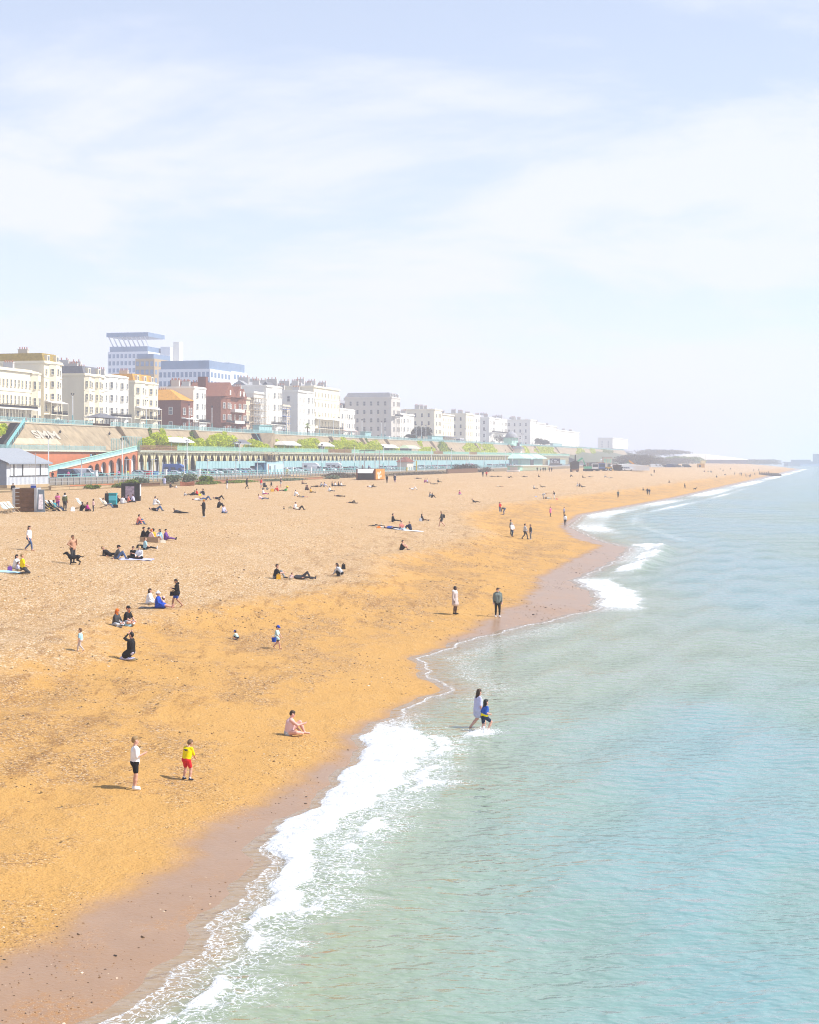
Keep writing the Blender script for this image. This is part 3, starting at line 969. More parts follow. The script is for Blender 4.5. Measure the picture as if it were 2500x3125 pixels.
def house(name, label, px0, px1, ytop, wall='cream', floors=4, bays=4, depth=12, t=T_FAC, roof='flat', roofm=SLATE, bows=(), side=None,
          balcony=None, awning=None, chim=2, cat='building', z0=Z_TOP, group='seafront houses', cornice=True, ground=None, xref=None):
    s0, y0 = line(px0, t)
    s1, y1 = line(px1, t)
    L = s1 - s0
    H = zpx(ytop, y0 if xref is None else line(xref, t)[1]) - z0
    wm = WALLS[wall]
    r = thing(name, label, cat, (*st(s0, t), z0), ROT, group)
    MB().box(0, L - .02, 0, depth, -.3, H).build('wall', wm, r)
    fh = H / (floors + .25)
    if cornice:
        MB().box(-.25, L + .2, -.45, depth + .1, H - .5, H - .25).build('cornice', wm, r)
        MB().box(-.1, L + .05, -.22, -.003, H - .25, H + .25).box(-.1, -.003, -.003, depth, H - .25, H + .25).build('parapet', wm, r)
        for k in range(1, floors):
            if k in (1, floors - 1):
                MB().box(-.08, L, -.14, -.004, k * fh - .1, k * fh + .1).build('string_course', wm, r)
    bw = L / bays
    bowset = set()
    for b0, bn in bows:
        a0, a1 = b0 * bw + .15, (b0 + bn) * bw - .15
        pj = min(1.5, (a1 - a0) * .35)
        q = (a1 - a0) * .28
        MB().prism([(a0, -.002), (a0 + q, -pj), (a1 - q, -pj), (a1, -.002)], -.2, H - .55, 'z').build('bow_front', wm, r)
        MB().prism([(a0 - .1, -.003), (a0 + q - .05, -pj - .2), (a1 - q + .05, -pj - .2), (a1 + .1, -.003)], H - .54, H - .2, 'z').build('bow_cornice', wm, r)
        for k in range(floors):
            z = k * fh + fh * .25
            h = fh * (.48 if k else .44)
            ww = min(1.3, q * .8)
            n_ = max(1, int((a1 - a0 - 2 * q) / 1.7))
            for i in range(n_):
                win(r, wall, a0 + q + (a1 - a0 - 2 * q) * (i + .5) / n_ - .55, -pj, z, 1.1, h, 0)
            ang = math.atan2(pj, q)
            d = math.hypot(pj, q)
            o = put('window', WIN[wall], r, (a0 + q * .5 - ww * .4 * math.cos(ang), -pj * .5 + ww * .4 * math.sin(ang), z), -ang, (ww * .8, 1, h))
        for i in range(b0, b0 + bn):
            bowset.add(i)
    for k in range(floors):
        z = k * fh + fh * .25
        h = fh * (.52 if k in (0, 1) else .42)
        for i in range(bays):
            if i in bowset:
                continue
            w = min(1.05, bw * .42)
            win(r, wall, i * bw + bw / 2 - w / 2, 0, z, w, h, 0)
    if side:
        nc, rows, v0 = side
        for k in range(v0, v0 + rows):
            for i in range(nc):
                w = 1.35
                win(r, wall, 0, 1.3 + (depth - 2.6) * (i + .5) / nc + w / 2, k * fh + fh * .28, w, fh * .5, 1)
    if balcony is not None:
        z = balcony * fh + .05
        MB().box(.2, L - .2, -2.0, -.005, z - .18, z).build('balcony', wm, r)
        mb = MB()
        for i in range(int(L / .5)):
            mb.box(.25 + i * .5, .33 + i * .5, -1.98, -1.92, z, z + 1.0)
        mb.box(.2, L - .2, -2.0, -1.9, z + .95, z + 1.05)
        mb.box(.2, L - .2, -1.97, -1.93, z + .1, z + .7)
        mb.build('balcony_railing', BLACKM, r)
        n_ = max(2, int(L / 3.5))
        for i in range(n_ + 1):
            MB().box(.25 + (L - .6) * i / n_, .38 + (L - .6) * i / n_, -1.97, -1.84, -.3, z - .18).build('balcony_post', wm, r)
    if awning is not None:
        k, m = awning
        z = k * fh
        MB().prism([(-.006, z - .1), (-.006, z + .5), (-2.1, z - .15), (-2.1, z - .3)], .3, L - .3, 'x').build('canopy', m, r)
        n_ = max(2, int(L / 3.2))
        for i in range(n_ + 1):
            MB().box(.35 + (L - .8) * i / n_, .47 + (L - .8) * i / n_, -2.05, -1.93, z - fh + .1, z - .28).build('canopy_post', wm, r)
    if roof in ('hip', 'mansard'):
        ov = .3 if roof == 'hip' else -.3
        rh = {'hip': min(depth, L) * .33, 'mansard': 2.4}[roof]
        q = min(depth, L) * .5 if roof == 'hip' else 1.3
        qx, qy = min(q, L * .5 - .05), min(q, depth * .5 - .05)
        if roof == 'hip':
            qx = min(qx * 1.0, L * .38)
        MB().hexa([(-ov, -ov, H + .02), (L + ov, -ov, H + .02), (L + ov, depth + ov, H + .02), (-ov, depth + ov, H + .02),
                   (qx, qy, H + rh), (L - qx, qy, H + rh), (L - qx, depth - qy, H + rh), (qx, depth - qy, H + rh)]).build('roof', roofm, r)
        if roof == 'mansard':
            for i in range(max(2, int(L / 5))):
                x = L * (i + .5) / max(2, int(L / 5))
                MB().box(x - .8, x + .8, -.05, 1.2, H + .05, H + 1.9, 0).box(x - .55, x + .55, -.08, 0, H + .4, H + 1.6, 1).build('dormer', [wm, GLASS], r)
    else:
        MB().box(.15, L - .2, .2, depth - .2, H, H + .12).build('roof', LEAD, r)
    for c in range(chim):
        x = L * (c + (0.02 if chim > 1 else .5)) / max(1, chim - .9) if chim > 1 else L * .5
        x = min(max(x, .5), L - .8)
        yy = depth * .55
        top = H + (2.2 if roof == 'flat' else 3.6)
        mb = MB().box(x - .45, x + .45, yy - 1.4, yy + 1.4, H - .2, top).box(x - .55, x + .55, yy - 1.5, yy + 1.5, top, top + .2)
        ch = mb.build('chimney', PALEG if wall not in ('brick', 'tile') else BRICKR, r)
        for i in range(4):
            MB().lathe([(.16, top + .2), (.13, top + .85), (.0, top + .85)], 6, x, yy - 1.05 + i * .7).build('chimney_pot', POTS, ch)
    if ground:
        MB().box(.1, L - .1, -ground[1], -.006, -.2, fh * .95).build('ground_floor', ground[0], r)
    return r, L, H, fh

house('hotel', 'long cream three storey hotel front with a canopied balcony at the left edge', -70, 96, 1122, 'cream', 3, 14, 11, t=T_FAC + 1.5, awning=(1, WHITE), balcony=1, chim=3, xref=0)
house('hotel_wing', 'cream wing with wider windows closing the long hotel front', 96, 117, 1136, 'cream', 3, 2, 11, t=T_FAC + 1.3, bows=((0, 2),), chim=0)
house('bow_house', 'tall cream house with curved front and olive hipped roof', 134, 189, 1103, 'cream', 5, 4, 16, t=T_FAC, bows=((1, 2),), balcony=1, awning=(2, PALEG), roof='mansard', roofm=mat('olive_lichen_tile', (.30, .21, .05), .9, var=.3), chim=1)
house('corner_house', 'cream house with broad blank grey flank and dark mansard roof', 257, 318, 1141, 'cream', 4, 4, 17, bows=((0, 1), (2, 1)), side=(1, 1, 1), roof='mansard', roofm=SLATE, chim=2)
house('bow_terrace', 'white house with bow front and long narrow windows, right of the mansard', 318.5, 384, 1143, 'white', 4, 6, 14, bows=((1, 2), (4, 2)), balcony=1, chim=2)
house('lichen_roof_house', 'cream house with yellow lichened roof and small awning over its balcony', 410, 476, 1163, 'cream', 4, 5, 13, bows=((0, 2), (3, 2)), balcony=1, awning=(2, WHITE), roof='mansard', roofm=OCHRE_ROOF, chim=1)
house('orange_roof_house', 'dark red brick house with big orange hipped roof', 552, 590, 1221, 'brick', 2, 3, 16, bows=((0, 2),), side=(3, 2, 0), roof='hip', roofm=OCHRE_ROOF, chim=1, awning=(1, WHITE), cornice=False)
house('slim_white_house', 'slim white bow fronted house right of the orange roof', 590.5, 626, 1181, 'white', 4, 3, 12, bows=((0, 3),), balcony=1, chim=2)
def gabled_house():
    r, L, H, fh = house('gabled_house', 'brown tile hung house with steep gables, bay windows and white balconies', 674, 746, 1209, 'tile', 3, 6, 15, bows=((0, 2), (4, 2)), roof='flat', chim=1, cornice=False, balcony=1)
    for k, (a, b, rise) in enumerate(((0, 13, 5.2), (13.2, 21, 4.2), (L - 8, L - .2, 3.4))):
        m = (a + b) / 2
        MB().prism([(a, H), (b, H), (m, H + rise)], -1.2, 13, 'y').build('gable_roof', TILEH, r)
        MB().box(m - .6, m + .6, -1.3, -1.21, H + .6, H + 2.4).build('gable_window', WHITE, r)
    for z in (fh, 2 * fh):
        MB().box(9, L - 6, -2.2, -.01, z - .15, z + .9).build('white_balcony', WHITE, r)
    MB().box(1, 3.2, 6, 9, H, H + 7.0).build('tall_chimney', BRICKR, r)
gabled_house()
house('narrow_cream_house', 'narrow cream house between the gabled house and the scaffolded one', 746.5, 774, 1214, 'beige', 3, 3, 12, chim=1)
house('scaffolded_house', 'white house behind grey scaffolding', 774.5, 812, 1196, 'white', 4, 4, 12, t=T_FAC + 1, chim=2)
scaffold('house_scaffold', 'tall grey scaffolding with boarded lifts before a white house', 776, 814, T_FAC - 1.5, Z_TOP, 33.5, 6, 6)
house('white_tower_house', 'tall white house with round bow tower', 812.5, 858, 1176, 'white', 4, 3, 13, bows=((1, 2),), balcony=1, chim=1)
house('wrapped_house', 'low beige house behind scaffolding with blue sheets', 862, 884, 1236, 'beige', 3, 3, 10, chim=1)
scaffold('sheeted_scaffold', 'scaffolding with bright blue sheeting before a low beige house', 862, 886, T_FAC - 1.5, Z_TOP, 30.5, 4, 4, boards=mat('blue_sheet', (.10, .22, .55), .7))
house('grey_flank_house', 'white house with pale grey flank left of the big hotel', 909, 957, 1192, 'white', 4, 4, 13, side=(2, 3, 1), chim=2, bows=((2, 2),))
house('big_hotel', 'big cream six bay hotel with long dark balcony along its first floor', 957.5, 1036, 1178, 'cream', 5, 8, 15, balcony=1, awning=(2, WHITE), chim=3)
house('awning_house', 'small bow fronted house with pink awnings beside the big hotel', 1037, 1079, 1247, 'white', 3, 4, 11, bows=((0, 2), (2, 2)), awning=(1, mat('pink_awning', (.72, .50, .46))), chim=2)
house('crescent_end_house', 'large grey stuccoed block with wide windowed flank and round corner balconies', 1194, 1220, 1212, 'grey', 5, 2, 24, bows=((0, 2),), side=(6, 5, 0), roof='mansard', roofm=LEAD, chim=0, balcony=3)
house('stepped_white_houses', 'low white houses stepping down right of the grey block', 1220.5, 1264, 1262, 'white', 3, 6, 10, bows=((1, 2),), chim=3)
house('grey_end_house', 'grey flanked terrace end behind the dark tree', 1326, 1349, 1249, 'cream', 4, 3, 18, side=(4, 4, 0), chim=3, bows=((0, 2),))
house('cream_pair', 'cream pair of houses with shop awnings right of the dark tree', 1349.5, 1386, 1263, 'cream', 4, 5, 12, chim=2, awning=(1, SLATE))
house('tall_grey_flank', 'tall cream terrace house with grey flank, left of the two in haze', 1422, 1443, 1262, 'cream', 4, 4, 14, side=(3, 4, 0), chim=2)
house('tall_white_house', 'tall white bow windowed house in the hazy middle of the terrace', 1443.5, 1465, 1266, 'white', 4, 4, 14, bows=((1, 2),), chim=2)
house('curved_terrace', 'curved white terrace with iron balconies in the haze', 1493, 1547, 1274, 'white', 4, 8, 15, side=(3, 4, 0), bows=((0, 2), (5, 3)), chim=3, balcony=2)
house('square_block', 'square pale block with grey flank beyond the curved terrace', 1619, 1637, 1281, 'white', 4, 4, 24, side=(5, 4, 0), chim=2)
house('hazy_terrace', 'white terrace with a stepped roof line deep in the haze', 1637.5, 1666, 1290, 'white', 4, 6, 14, side=(2, 3, 0), chim=3)
house('hazy_white_house', 'bright white house front deep in the haze', 1667, 1699, 1298, 'white', 4, 8, 14, chim=2)
house('hazy_long_terrace', 'long low white terrace fading into the haze', 1699.5, 1768, 1312, 'white', 3, 12, 14, chim=4)
house('last_white_block', 'last white block standing alone above the bushes in the haze', 1870, 1917, 1336, 'white', 4, 10, 16, side=(2, 3, 0), chim=0, z0=21.5)

# roofs and rear houses that look over the front row
def rear(label, px0, px1, ytop, t, m, roofm, depth=10, rise=4):
    s0, y0 = line(px0, t)
    s1, _ = line(px1, t)
    H = zpx(ytop, y0) - Z_TOP
    r = thing('rear_house', label, 'building', (*st(s0, t), Z_TOP), ROT, 'houses behind the front row')
    L = s1 - s0
    MB().box(0, L, 0, depth, -.5, H - rise).build('wall', m, r)
    MB().prism([(-.2, H - rise), (depth + .2, H - rise), (depth / 2, H)], -.2, L + .2, 'x').build('roof', roofm, r)
    for k in range(3):
        x = L * (k + .5) / 3
        c = MB().box(x - .5, x + .5, depth * .3, depth * .7, H - rise, H + 1.6).build('chimney', m, r)
        for i in range(3):
            MB().lathe([(.2, H + 1.6), (.16, H + 2.4), (0, H + 2.4)], 6, x, depth * .36 + i * depth * .14).build('chimney_pot', POTS, c)
    return r
rear('grey house with tiled ridge behind the long hotel at the left edge', 20, 95, 1103, 222, PALEG, OCHRE_ROOF)
rear('slate roofed house behind the broad blank flank', 190, 300, 1105, 236, PALEG, SLATE, 14)
rear('brick rear house behind the slim white house', 560, 640, 1170, 226, BRICKR, SLATE)
rear('grey roofed house behind the scaffolded one', 770, 850, 1160, 232, PALEG, LEAD, 12)
rear('long grey slate roof filling the gap left of the big hotel', 850, 960, 1164, 224, PALEG, SLATE, 12, 6)
rear('pale rear house with many chimneys behind the big hotel', 930, 1030, 1163, 228, PALEG, LEAD, 10, 3)
rear('grey rear house left of the large grey block', 1040, 1150, 1216, 224, PALEG, LEAD, 12, 3)
rear('pale rear house behind the curved terrace', 1480, 1610, 1264, 226, PALEG, LEAD, 14, 4)

# ------------------------------------------------------------------ hospital blocks on the hill
HG = mat('hospital_glass', (.16, .24, .36), .25, var=.15, scale=.3, spec=.5)
HW = mat('hospital_white', (.72, .74, .78), .7, var=.04)
HO = mat('hospital_ochre', (.46, .33, .17), .8, var=.06)
HPANE = MB().box(0, .12, -1.05, .05, 0, 1).box(0, .05, -.95, .05, .1, .9).mesh('window', [HG])
def block(label, xa, xb, Y, ytop, ycrown, m, cols, rows, sealen=30, crown=HG):
    X = (xb - CX) / F_PX * Y
    dep = (xb - xa) / F_PX * Y / .985
    zt_, zc = zpx(ytop, Y), zpx(ycrown, Y)
    r = thing('hospital_block', label, 'building', (X, Y, 0), ROT, 'hospital blocks on the hill')
    MB().box(0, sealen, 0, dep, 15, zt_).build('wall', m, r)
    if zc > zt_:
        MB().box(1, sealen - 1, .8, dep - .8, zt_, zc).build('crown', crown, r)
    w = dep / cols
    pane = MB().box(-.12, .05, 0, w * .62, 0, 2.5).mesh('window', [HG])
    fh = 4.4
    for k in range(rows):
        for i in range(cols):
            put('window', pane, r, (0, (i + .2) * w, zt_ - 4 - k * fh))
    mb = MB()
    sm = MB().box(0, 2.6, -.12, .05, 0, 2.4).mesh('window', [HG])
    for k in range(rows):
        for i in range(int(sealen / 5)):
            put('window', sm, r, (1.2 + i * 5, 0, zt_ - 4 - k * fh))
    return r, dep, zt_, zc
r, dep, z_, zc = block('tall hazy hospital tower with glass rows and a latticed crown', 322, 452, 1010, 1072, 1056, HW, 10, 4, 26)
for i in range(9):
    MB().tube((4, 1 + i * dep / 9, zc), (1, (i + 1) * dep / 9, zc + 6.3), .4, .4, 5).build('crown_strut', HW, r)
MB().box(0, 27, 0, dep + 1.0, zc + 6, zc + 8.6).build('crown_roof', HG, r)
MB().box(20, 25, -6.4, -.1, 20, z_ + 4).build('lift_shaft', HW, r)
MB().box(25.1, 31, -10.5, -6.5, 20, z_ + 7.4).build('lift_shaft', WHITE, r)
MB().box(27, 31, -3.5, -.5, z_ - 4, z_ + 1.5).build('plant_room', WHITE, r)
r, dep, z_, zc = block('ochre hospital block with wide dark windows below the glass tower', 410, 471, 880, 1094, 1079, HO, 4, 4, 26)
r, dep, z_, zc = block('long pale hospital block with grid of blue windows and dark glass top floor', 476, 641, 800, 1125, 1099, HW, 12, 4, 34)
r, dep, z_, zc = block('smaller hazy hospital block to the right of the long one', 640, 702, 850, 1131, 1106, HW, 4, 3, 26)

# ------------------------------------------------------------------ vegetation
def leaf_mat(name, c1, c2):
    if name in MATS:
        return MATS[name]
    m, t, b = nodes_of(name)
    N = NT(t)
    pos = N.n('ShaderNodeNewGeometry').outputs['Position']
    col = N.mix(N.step(N.noise(pos, .9, 4, .7), .35, .65), c1, c2)
    t.links.new(col, b.inputs['Base Color'])
    b.inputs['Roughness'].default_value = .6
    b.inputs['Specular IOR Level'].default_value = .2
    tr = N.n('ShaderNodeBsdfTranslucent')
    t.links.new(col, tr.inputs['Color'])
    mx = N.n('ShaderNodeMixShader')
    mx.inputs[0].default_value = .18
    t.links.new(b.outputs[0], mx.inputs[1])
    t.links.new(tr.outputs[0], mx.inputs[2])
    t.links.new(mx.outputs[0], t.nodes['Material Output'].inputs['Surface'])
    MATS[name] = m
    return m
LIME = leaf_mat('lime_leaf', (.36, .46, .010), (.68, .72, .02))
GREEN = leaf_mat('green_leaf', (.10, .16, .02), (.26, .33, .04))
DARKL = leaf_mat('dark_leaf', (.035, .045, .03), (.08, .085, .05))
SCRUB = leaf_mat('scrub_leaf', (.11, .09, .075), (.17, .15, .10))
SEAKALE = leaf_mat('grey_green_leaf', (.12, .16, .10), (.22, .26, .16))
def leaves(P, size, m, name, parent, flat=.6, normals=None):
    """one small bent leaf clump per point"""
    n = len(P)
    a = RNG.normal(size=(n, 3)); a[:, 2] *= flat
    a /= np.linalg.norm(a, axis=1)[:, None]
    b = RNG.normal(size=(n, 3))
    b -= (b * a).sum(1)[:, None] * a
    b /= np.linalg.norm(b, axis=1)[:, None]
    s = size * RNG.uniform(.5, 1.3, (n, 1))
    V = np.stack((P - a * s, P + b * s * .55, P + a * s, P - b * s * .55), 1).reshape(-1, 3)
    me = bpy.data.meshes.new(name)
    me.from_pydata(V.tolist(), [], np.arange(n * 4).reshape(n, 4).tolist())
    me.materials.append(m)
    return put(name, me, parent)
def blob_points(n, cx, cy, cz, rx, ry, rz, lumps=7):
    """points near the skin of several lumps"""
    out = []
    C = [(RNG.uniform(-.62, .62), RNG.uniform(-.6, .6), RNG.uniform(0, .55), RNG.uniform(.35, .6)) for _ in range(lumps)]
    for i in range(n):
        c = C[i % lumps]
        d = RNG.normal(size=3)
        d /= np.linalg.norm(d)
        r = c[3] * RNG.uniform(.72, 1.05)
        p = (c[0] + d[0] * r, c[1] + d[1] * r, c[2] + abs(d[2]) * r)
        out.append((cx + p[0] * rx, cy + p[1] * ry, cz + p[2] * rz))
    return np.array(out)
def bush(label, px0, px1, t, z, h, m, n=900, size=.42, name='bush', group=None, stems=True, wide=2.2):
    s0, y = line(px0, t)
    s1, _ = line(px1, t)
    L = s1 - s0
    r = thing(name, label, 'bush', (*st((s0 + s1) / 2, t), z), ROT, group)
    leaves(blob_points(n, 0, 0, 0, L / 2 * 1.05, wide, h * .85, max(9, int(L / 1.4))), size, m, 'foliage', r)
    mb = MB()
    for i in range(max(3, int(L / 2))):
        x = RNG.uniform(-L / 2, L / 2) * .8
        mb.tube((x, RNG.uniform(-.5, .5), 0), (x + RNG.uniform(-.5, .5), RNG.uniform(-.8, .8), h * .7), .07, .03, 5)
    mb.build('stems', WOOD, r)
    return r
G = 'bushes along the terrace walk'
for lab, a, b, h in (('lime green bush at the head of the red ramp', 432, 470, 2.4), ('wide lime green bush left of the first white shelter', 468, 524, 3.1),
                     ('small lime bush right of the first white shelter', 576, 604, 2.5), ('low lime bush left of the grey roofed shelter', 610, 642, 2.2),
                     ('tall lime bush against the wall left of the grey roofed shelter', 640, 712, 3.4), ('round lime bush beside the concrete gable', 752, 788, 2.6),
                     ('lime bush at the foot of the wall stair', 834, 866, 2.5), ('wide lime bush between two shelters', 905, 968, 3.2),
                     ('lime bush under the long green creeper', 1004, 1042, 2.8), ('ragged olive bush right of the long creeper', 1042, 1104, 3.0),
                     ('lime bush left of the domed shelter', 1116, 1162, 3.2), ('tiny lime bush right of the domed shelter', 1190, 1212, 2.0),
                     ('lime bush behind the white shelter roof', 520, 580, 2.2), ('lime bush left of the scaffolding tower', 786, 812, 2.0), ('lime bush between the long bush and the stained shelter', 868, 906, 2.2), ('lime bush on the walk beyond the round shelter', 1280, 1330, 2.0)):
    bush(lab, a, b, T_WALL0 - 2.5, Z_DECK, h * 1.95, LIME, 6500, .30, group=G, wide=2.8)
def ivy(label, quad_px, m=LIME, n=900, size=.42):
    """creeper on the sloping wall: px and py of the outline corners, top pair then bottom pair"""
    d = T_WALL1 - T_WALL0
    (xa, ya), (xb, yb), (xc, yc), (xd, yd) = quad_px
    def onwall(px, py):
        t = T_WALL0 + .3
        for _ in range(6):
            s, y = line(px, t)
            z = min(max(zpx(py, y), Z_DECK), Z_TOP + .3)
            t = T_WALL0 + .3 + (d - .3) * (z - Z_DECK) / (Z_TOP - Z_DECK)
        return np.array((s, t, z))
    A, B, C, D = onwall(xa, ya), onwall(xb, yb), onwall(xc, yc), onwall(xd, yd)
    u = RNG.uniform(-.06, 1.06, n)[:, None]
    v = RNG.uniform(0, 1, n)[:, None]
    u = u + .10 * np.sin(v * 9 + A[0])
    P = (A * (1 - u) + B * u) * (1 - v) + (D * (1 - u) + C * u) * v
    P[:, 1] -= RNG.uniform(.05, .45, n)
    P[:, 2] += RNG.normal(0, .1, n)
    o = A
    r = thing('creeper', label, 'creeper', (*st(o[0], o[1]), o[2]), ROT, 'creepers on the retaining wall')
    leaves(P - o, size, m, 'foliage', r)
    q = D - A
    MB().tube((0, -.05, 0), tuple(q * .97), .06, .1, 5).build('stem', WOOD, r)
ivy('narrow lime creeper hanging behind the first bushes', ((486, 1302), (497, 1302), (505, 1345), (490, 1345)), n=500)
ivy('dark thin creeper left of the narrow lime one', ((450, 1300), (457, 1300), (462, 1334), (456, 1334)), GREEN, 260)
ivy('olive creeper above the tall lime bush', ((676, 1317), (684, 1317), (700, 1350), (684, 1350)), n=420)
ivy('olive green streak left of the second buttress', ((576, 1318), (584, 1318), (600, 1350), (592, 1350)), GREEN, 350)
ivy('long bright green creeper falling to the walk', ((1040, 1326), (1050, 1326), (1064, 1366), (1042, 1366)), n=700)
ivy('dark green creeper in the angle of a buttress', ((1110, 1328), (1116, 1328), (1128, 1362), (1120, 1362)), GREEN, 380)
ivy('single hanging lime creeper on bare wall', ((1270, 1331), (1285, 1335), (1287, 1362), (1280, 1360)), n=420)
ivy('large dark green creeper beyond the hanging one', ((1338, 1341), (1350, 1341), (1388, 1386), (1334, 1386)), GREEN, 1500, .5)
ivy('bright face of the large creeper', ((1346, 1346), (1352, 1346), (1376, 1386), (1342, 1386)), LIME, 700, .5)
ivy('broad lime creeper sheet on the far wall', ((1420, 1342), (1460, 1342), (1476, 1386), (1416, 1386)), LIME, 2200, .55)
ivy('second lime creeper sheet beside the broad one', ((1474, 1344), (1502, 1345), (1518, 1388), (1478, 1388)), LIME, 1500, .55)
ivy('olive creeper under the cupola', ((1594, 1354), (1604, 1355), (1622, 1390), (1606, 1390)), LIME, 600, .5)
ivy('wide lime creeper sheet beyond the lift', ((1632, 1354), (1680, 1358), (1700, 1392), (1644, 1392)), LIME, 2200, .6)
ivy('hazy green creeper strip above the works yard', ((1760, 1368), (1772, 1368), (1800, 1404), (1762, 1404)), LIME, 1000, .7)
ivy('pale green creeper strip before the wall ends', ((1798, 1364), (1812, 1364), (1826, 1396), (1812, 1396)), LIME, 900, .7)
ivy('green creeper at the very end of the wall', ((1836, 1370), (1866, 1370), (1872, 1390), (1846, 1390)), GREEN, 900, .7)
ivy('leafy creeper beside the dark stairway at the left edge', ((-6, 1296), (18, 1294), (10, 1326), (-8, 1330)), LIME, 600)

def tree(name, label, px, t, z, h, r_, m, n=2600, size=.5, trunk=.28):
    s, y = line(px, t)
    q = thing(name, label, 'tree', (*st(s, t), z), ROT)
    leaves(blob_points(n, 0, 0, h * .35, r_, r_, h * .65, 12), size, m, 'crown', q)
    mb = MB().tube((0, 0, -.2), (.1, .1, h * .55), trunk, trunk * .5, 7)
    for i in range(6):
        a = i * 1.05
        mb.tube((.05, .05, h * (.25 + .04 * i)), (r_ * .6 * math.cos(a), r_ * .6 * math.sin(a), h * (.55 + .05 * i)), trunk * .4, .04, 5)
    mb.build('trunk', WOOD, q)
tree('tree', 'dark round tree standing before the grey terrace end', 1289, T_FAC - 5, Z_TOP, 8.0, 5.5, DARKL, 3000, .5)
tree('tree', 'low dark shrub tree left of the round tree', 1258, T_FAC - 5, Z_TOP, 4.0, 3.2, DARKL, 1200, .4)
tree('tree', 'bare looking small tree before the curved terrace', 1524, T_FAC - 6, Z_TOP, 6.5, 3.5, SCRUB, 500, .4)
tree('tree', 'hazy street tree before the square block', 1650, T_FAC - 6, Z_TOP, 7, 4, DARKL, 900, .6)
tree('tree', 'faint street tree before the bright hazy house', 1662, T_FAC - 6, Z_TOP, 6, 4, DARKL, 700, .6)
def palm(label, px):
    s, y = line(px, T_FAC - 5)
    q = thing('palm_tree', label, 'tree', (*st(s, T_FAC - 5), Z_TOP), ROT)
    MB().tube((0, 0, -.1), (.3, 0, 4.6), .26, .2, 7).build('trunk', WOOD, q)
    mb = MB()
    for i in range(22):
        a = i * 2.4
        e = random.uniform(-.6, 1.0)
        L = random.uniform(1.8, 2.6)
        p = Vector((.3, 0, 4.6))
        d = Vector((math.cos(a) * math.cos(e), math.sin(a) * math.cos(e), math.sin(e)))
        side = Vector((-math.sin(a), math.cos(a), 0)) * .22
        k = p + d * L * .55 + Vector((0, 0, .1))
        tip = p + d * L + Vector((0, 0, -.7))
        mb.add([p, k - side, tip, k + side], [(0, 1, 2, 3)])
    mb.build('crown', GREEN, q)
palm('palm tree before the white house left of the big hotel', 938)

# low plants and walls along the top of the beach
def low_wall(name, label, px0, px1, t, z0, z1, m, topm=None, th=.4):
    s0, _ = line(px0, t)
    s1, _ = line(px1, t)
    r = thing(name, label, 'wall', (*st(s0, t), 0), ROT)
    MB().box(0, s1 - s0, 0, th, z0, z1).build('wall_face', m, r)
    MB().box(-.05, s1 - s0 + .05, -.08, th + .08, z1 + .002, z1 + .12).build('coping', topm or m, r)
low_wall('low_wall', 'pale sandy concrete step in front of the grey hut', -30, 148, 112, 4.4, 5.35, SANDC)
low_wall('low_wall', 'pale block of wall right of the hut steps', 156, 211, 110, 4.6, 5.75, SANDC)
low_wall('low_wall', 'low sandy wall with orange brick top behind the deckchairs', 212, 372, 110.5, 4.6, 5.75, SANDC, REDB)
low_wall('low_wall', 'dark brown timber wall behind the black poster board', 373, 488, 110, 4.6, 5.7, WOOD)
low_wall('low_wall', 'brick edged wall behind the standing man in white trousers', 604, 720, 110.5, 4.8, 5.75, BRICKW, BRICKW)
low_wall('low_wall', 'long low sandy brick wall along the middle of the beach top', 722, 986, 110.5, 4.8, 5.7, BRICKW, SANDC)
low_wall('low_wall', 'dark timber breastwork under the dark scrub', 1366, 1458, 110, 4.8, 6.6, WOOD)
low_wall('low_wall', 'grey block wall behind the railings at the hut', 150, 345, 126, 5.2, 6.6, mat('grey_block', (.27, .25, .22), .9, var=.2))
G = 'plants along the top of the beach'
for i, (lab, a, b, t, h, m) in enumerate((
        ('small green plant by the sandy wall', 278, 292, 109, .7, GREEN), ('green plants left of the black poster board', 360, 392, 109, .9, GREEN),
        ('green shrub on the timber wall', 394, 410, 112, 1.2, GREEN), ('grey green shrub behind the ramp rail', 420, 438, 116, 1.6, SEAKALE),
        ('rough scrub right of the ramp rail', 505, 548, 115, 2.0, SEAKALE), ('grey leafed shrub beside the old boat', 560, 590, 114, 2.0, SEAKALE),
        ('upright green shrub at the wall end', 624, 636, 109.5, 2.0, GREEN), ('low bright weeds along the brick edged wall', 600, 690, 109, .7, GREEN),
        ('low weeds behind the man with a child on his shoulders', 690, 775, 109, .6, GREEN), ('olive weeds by the middle wall', 800, 930, 109, .55, SEAKALE),
        ('brown scrub left of the rusty kiosk', 990, 1086, 110, 1.5, SCRUB), ('grey green clump left of the rusty kiosk', 1008, 1028, 108, 1.0, SEAKALE),
        ('dry brown scrub right of the rusty kiosk', 1180, 1372, 111, 1.0, SCRUB), ('dark tangled scrub on the timber breastwork', 1380, 1462, 113, 3.4, DARKL),
        ('thin dry scrub right of the dark tangle', 1458, 1500, 111, 1.8, SCRUB))):
    bush(lab, a, b, t, 5.25 if t < 112 else 5.4, h, m, 500 + int((b - a) * 9), .22 if h < 1.3 else .3, group=G, wide=1.4)

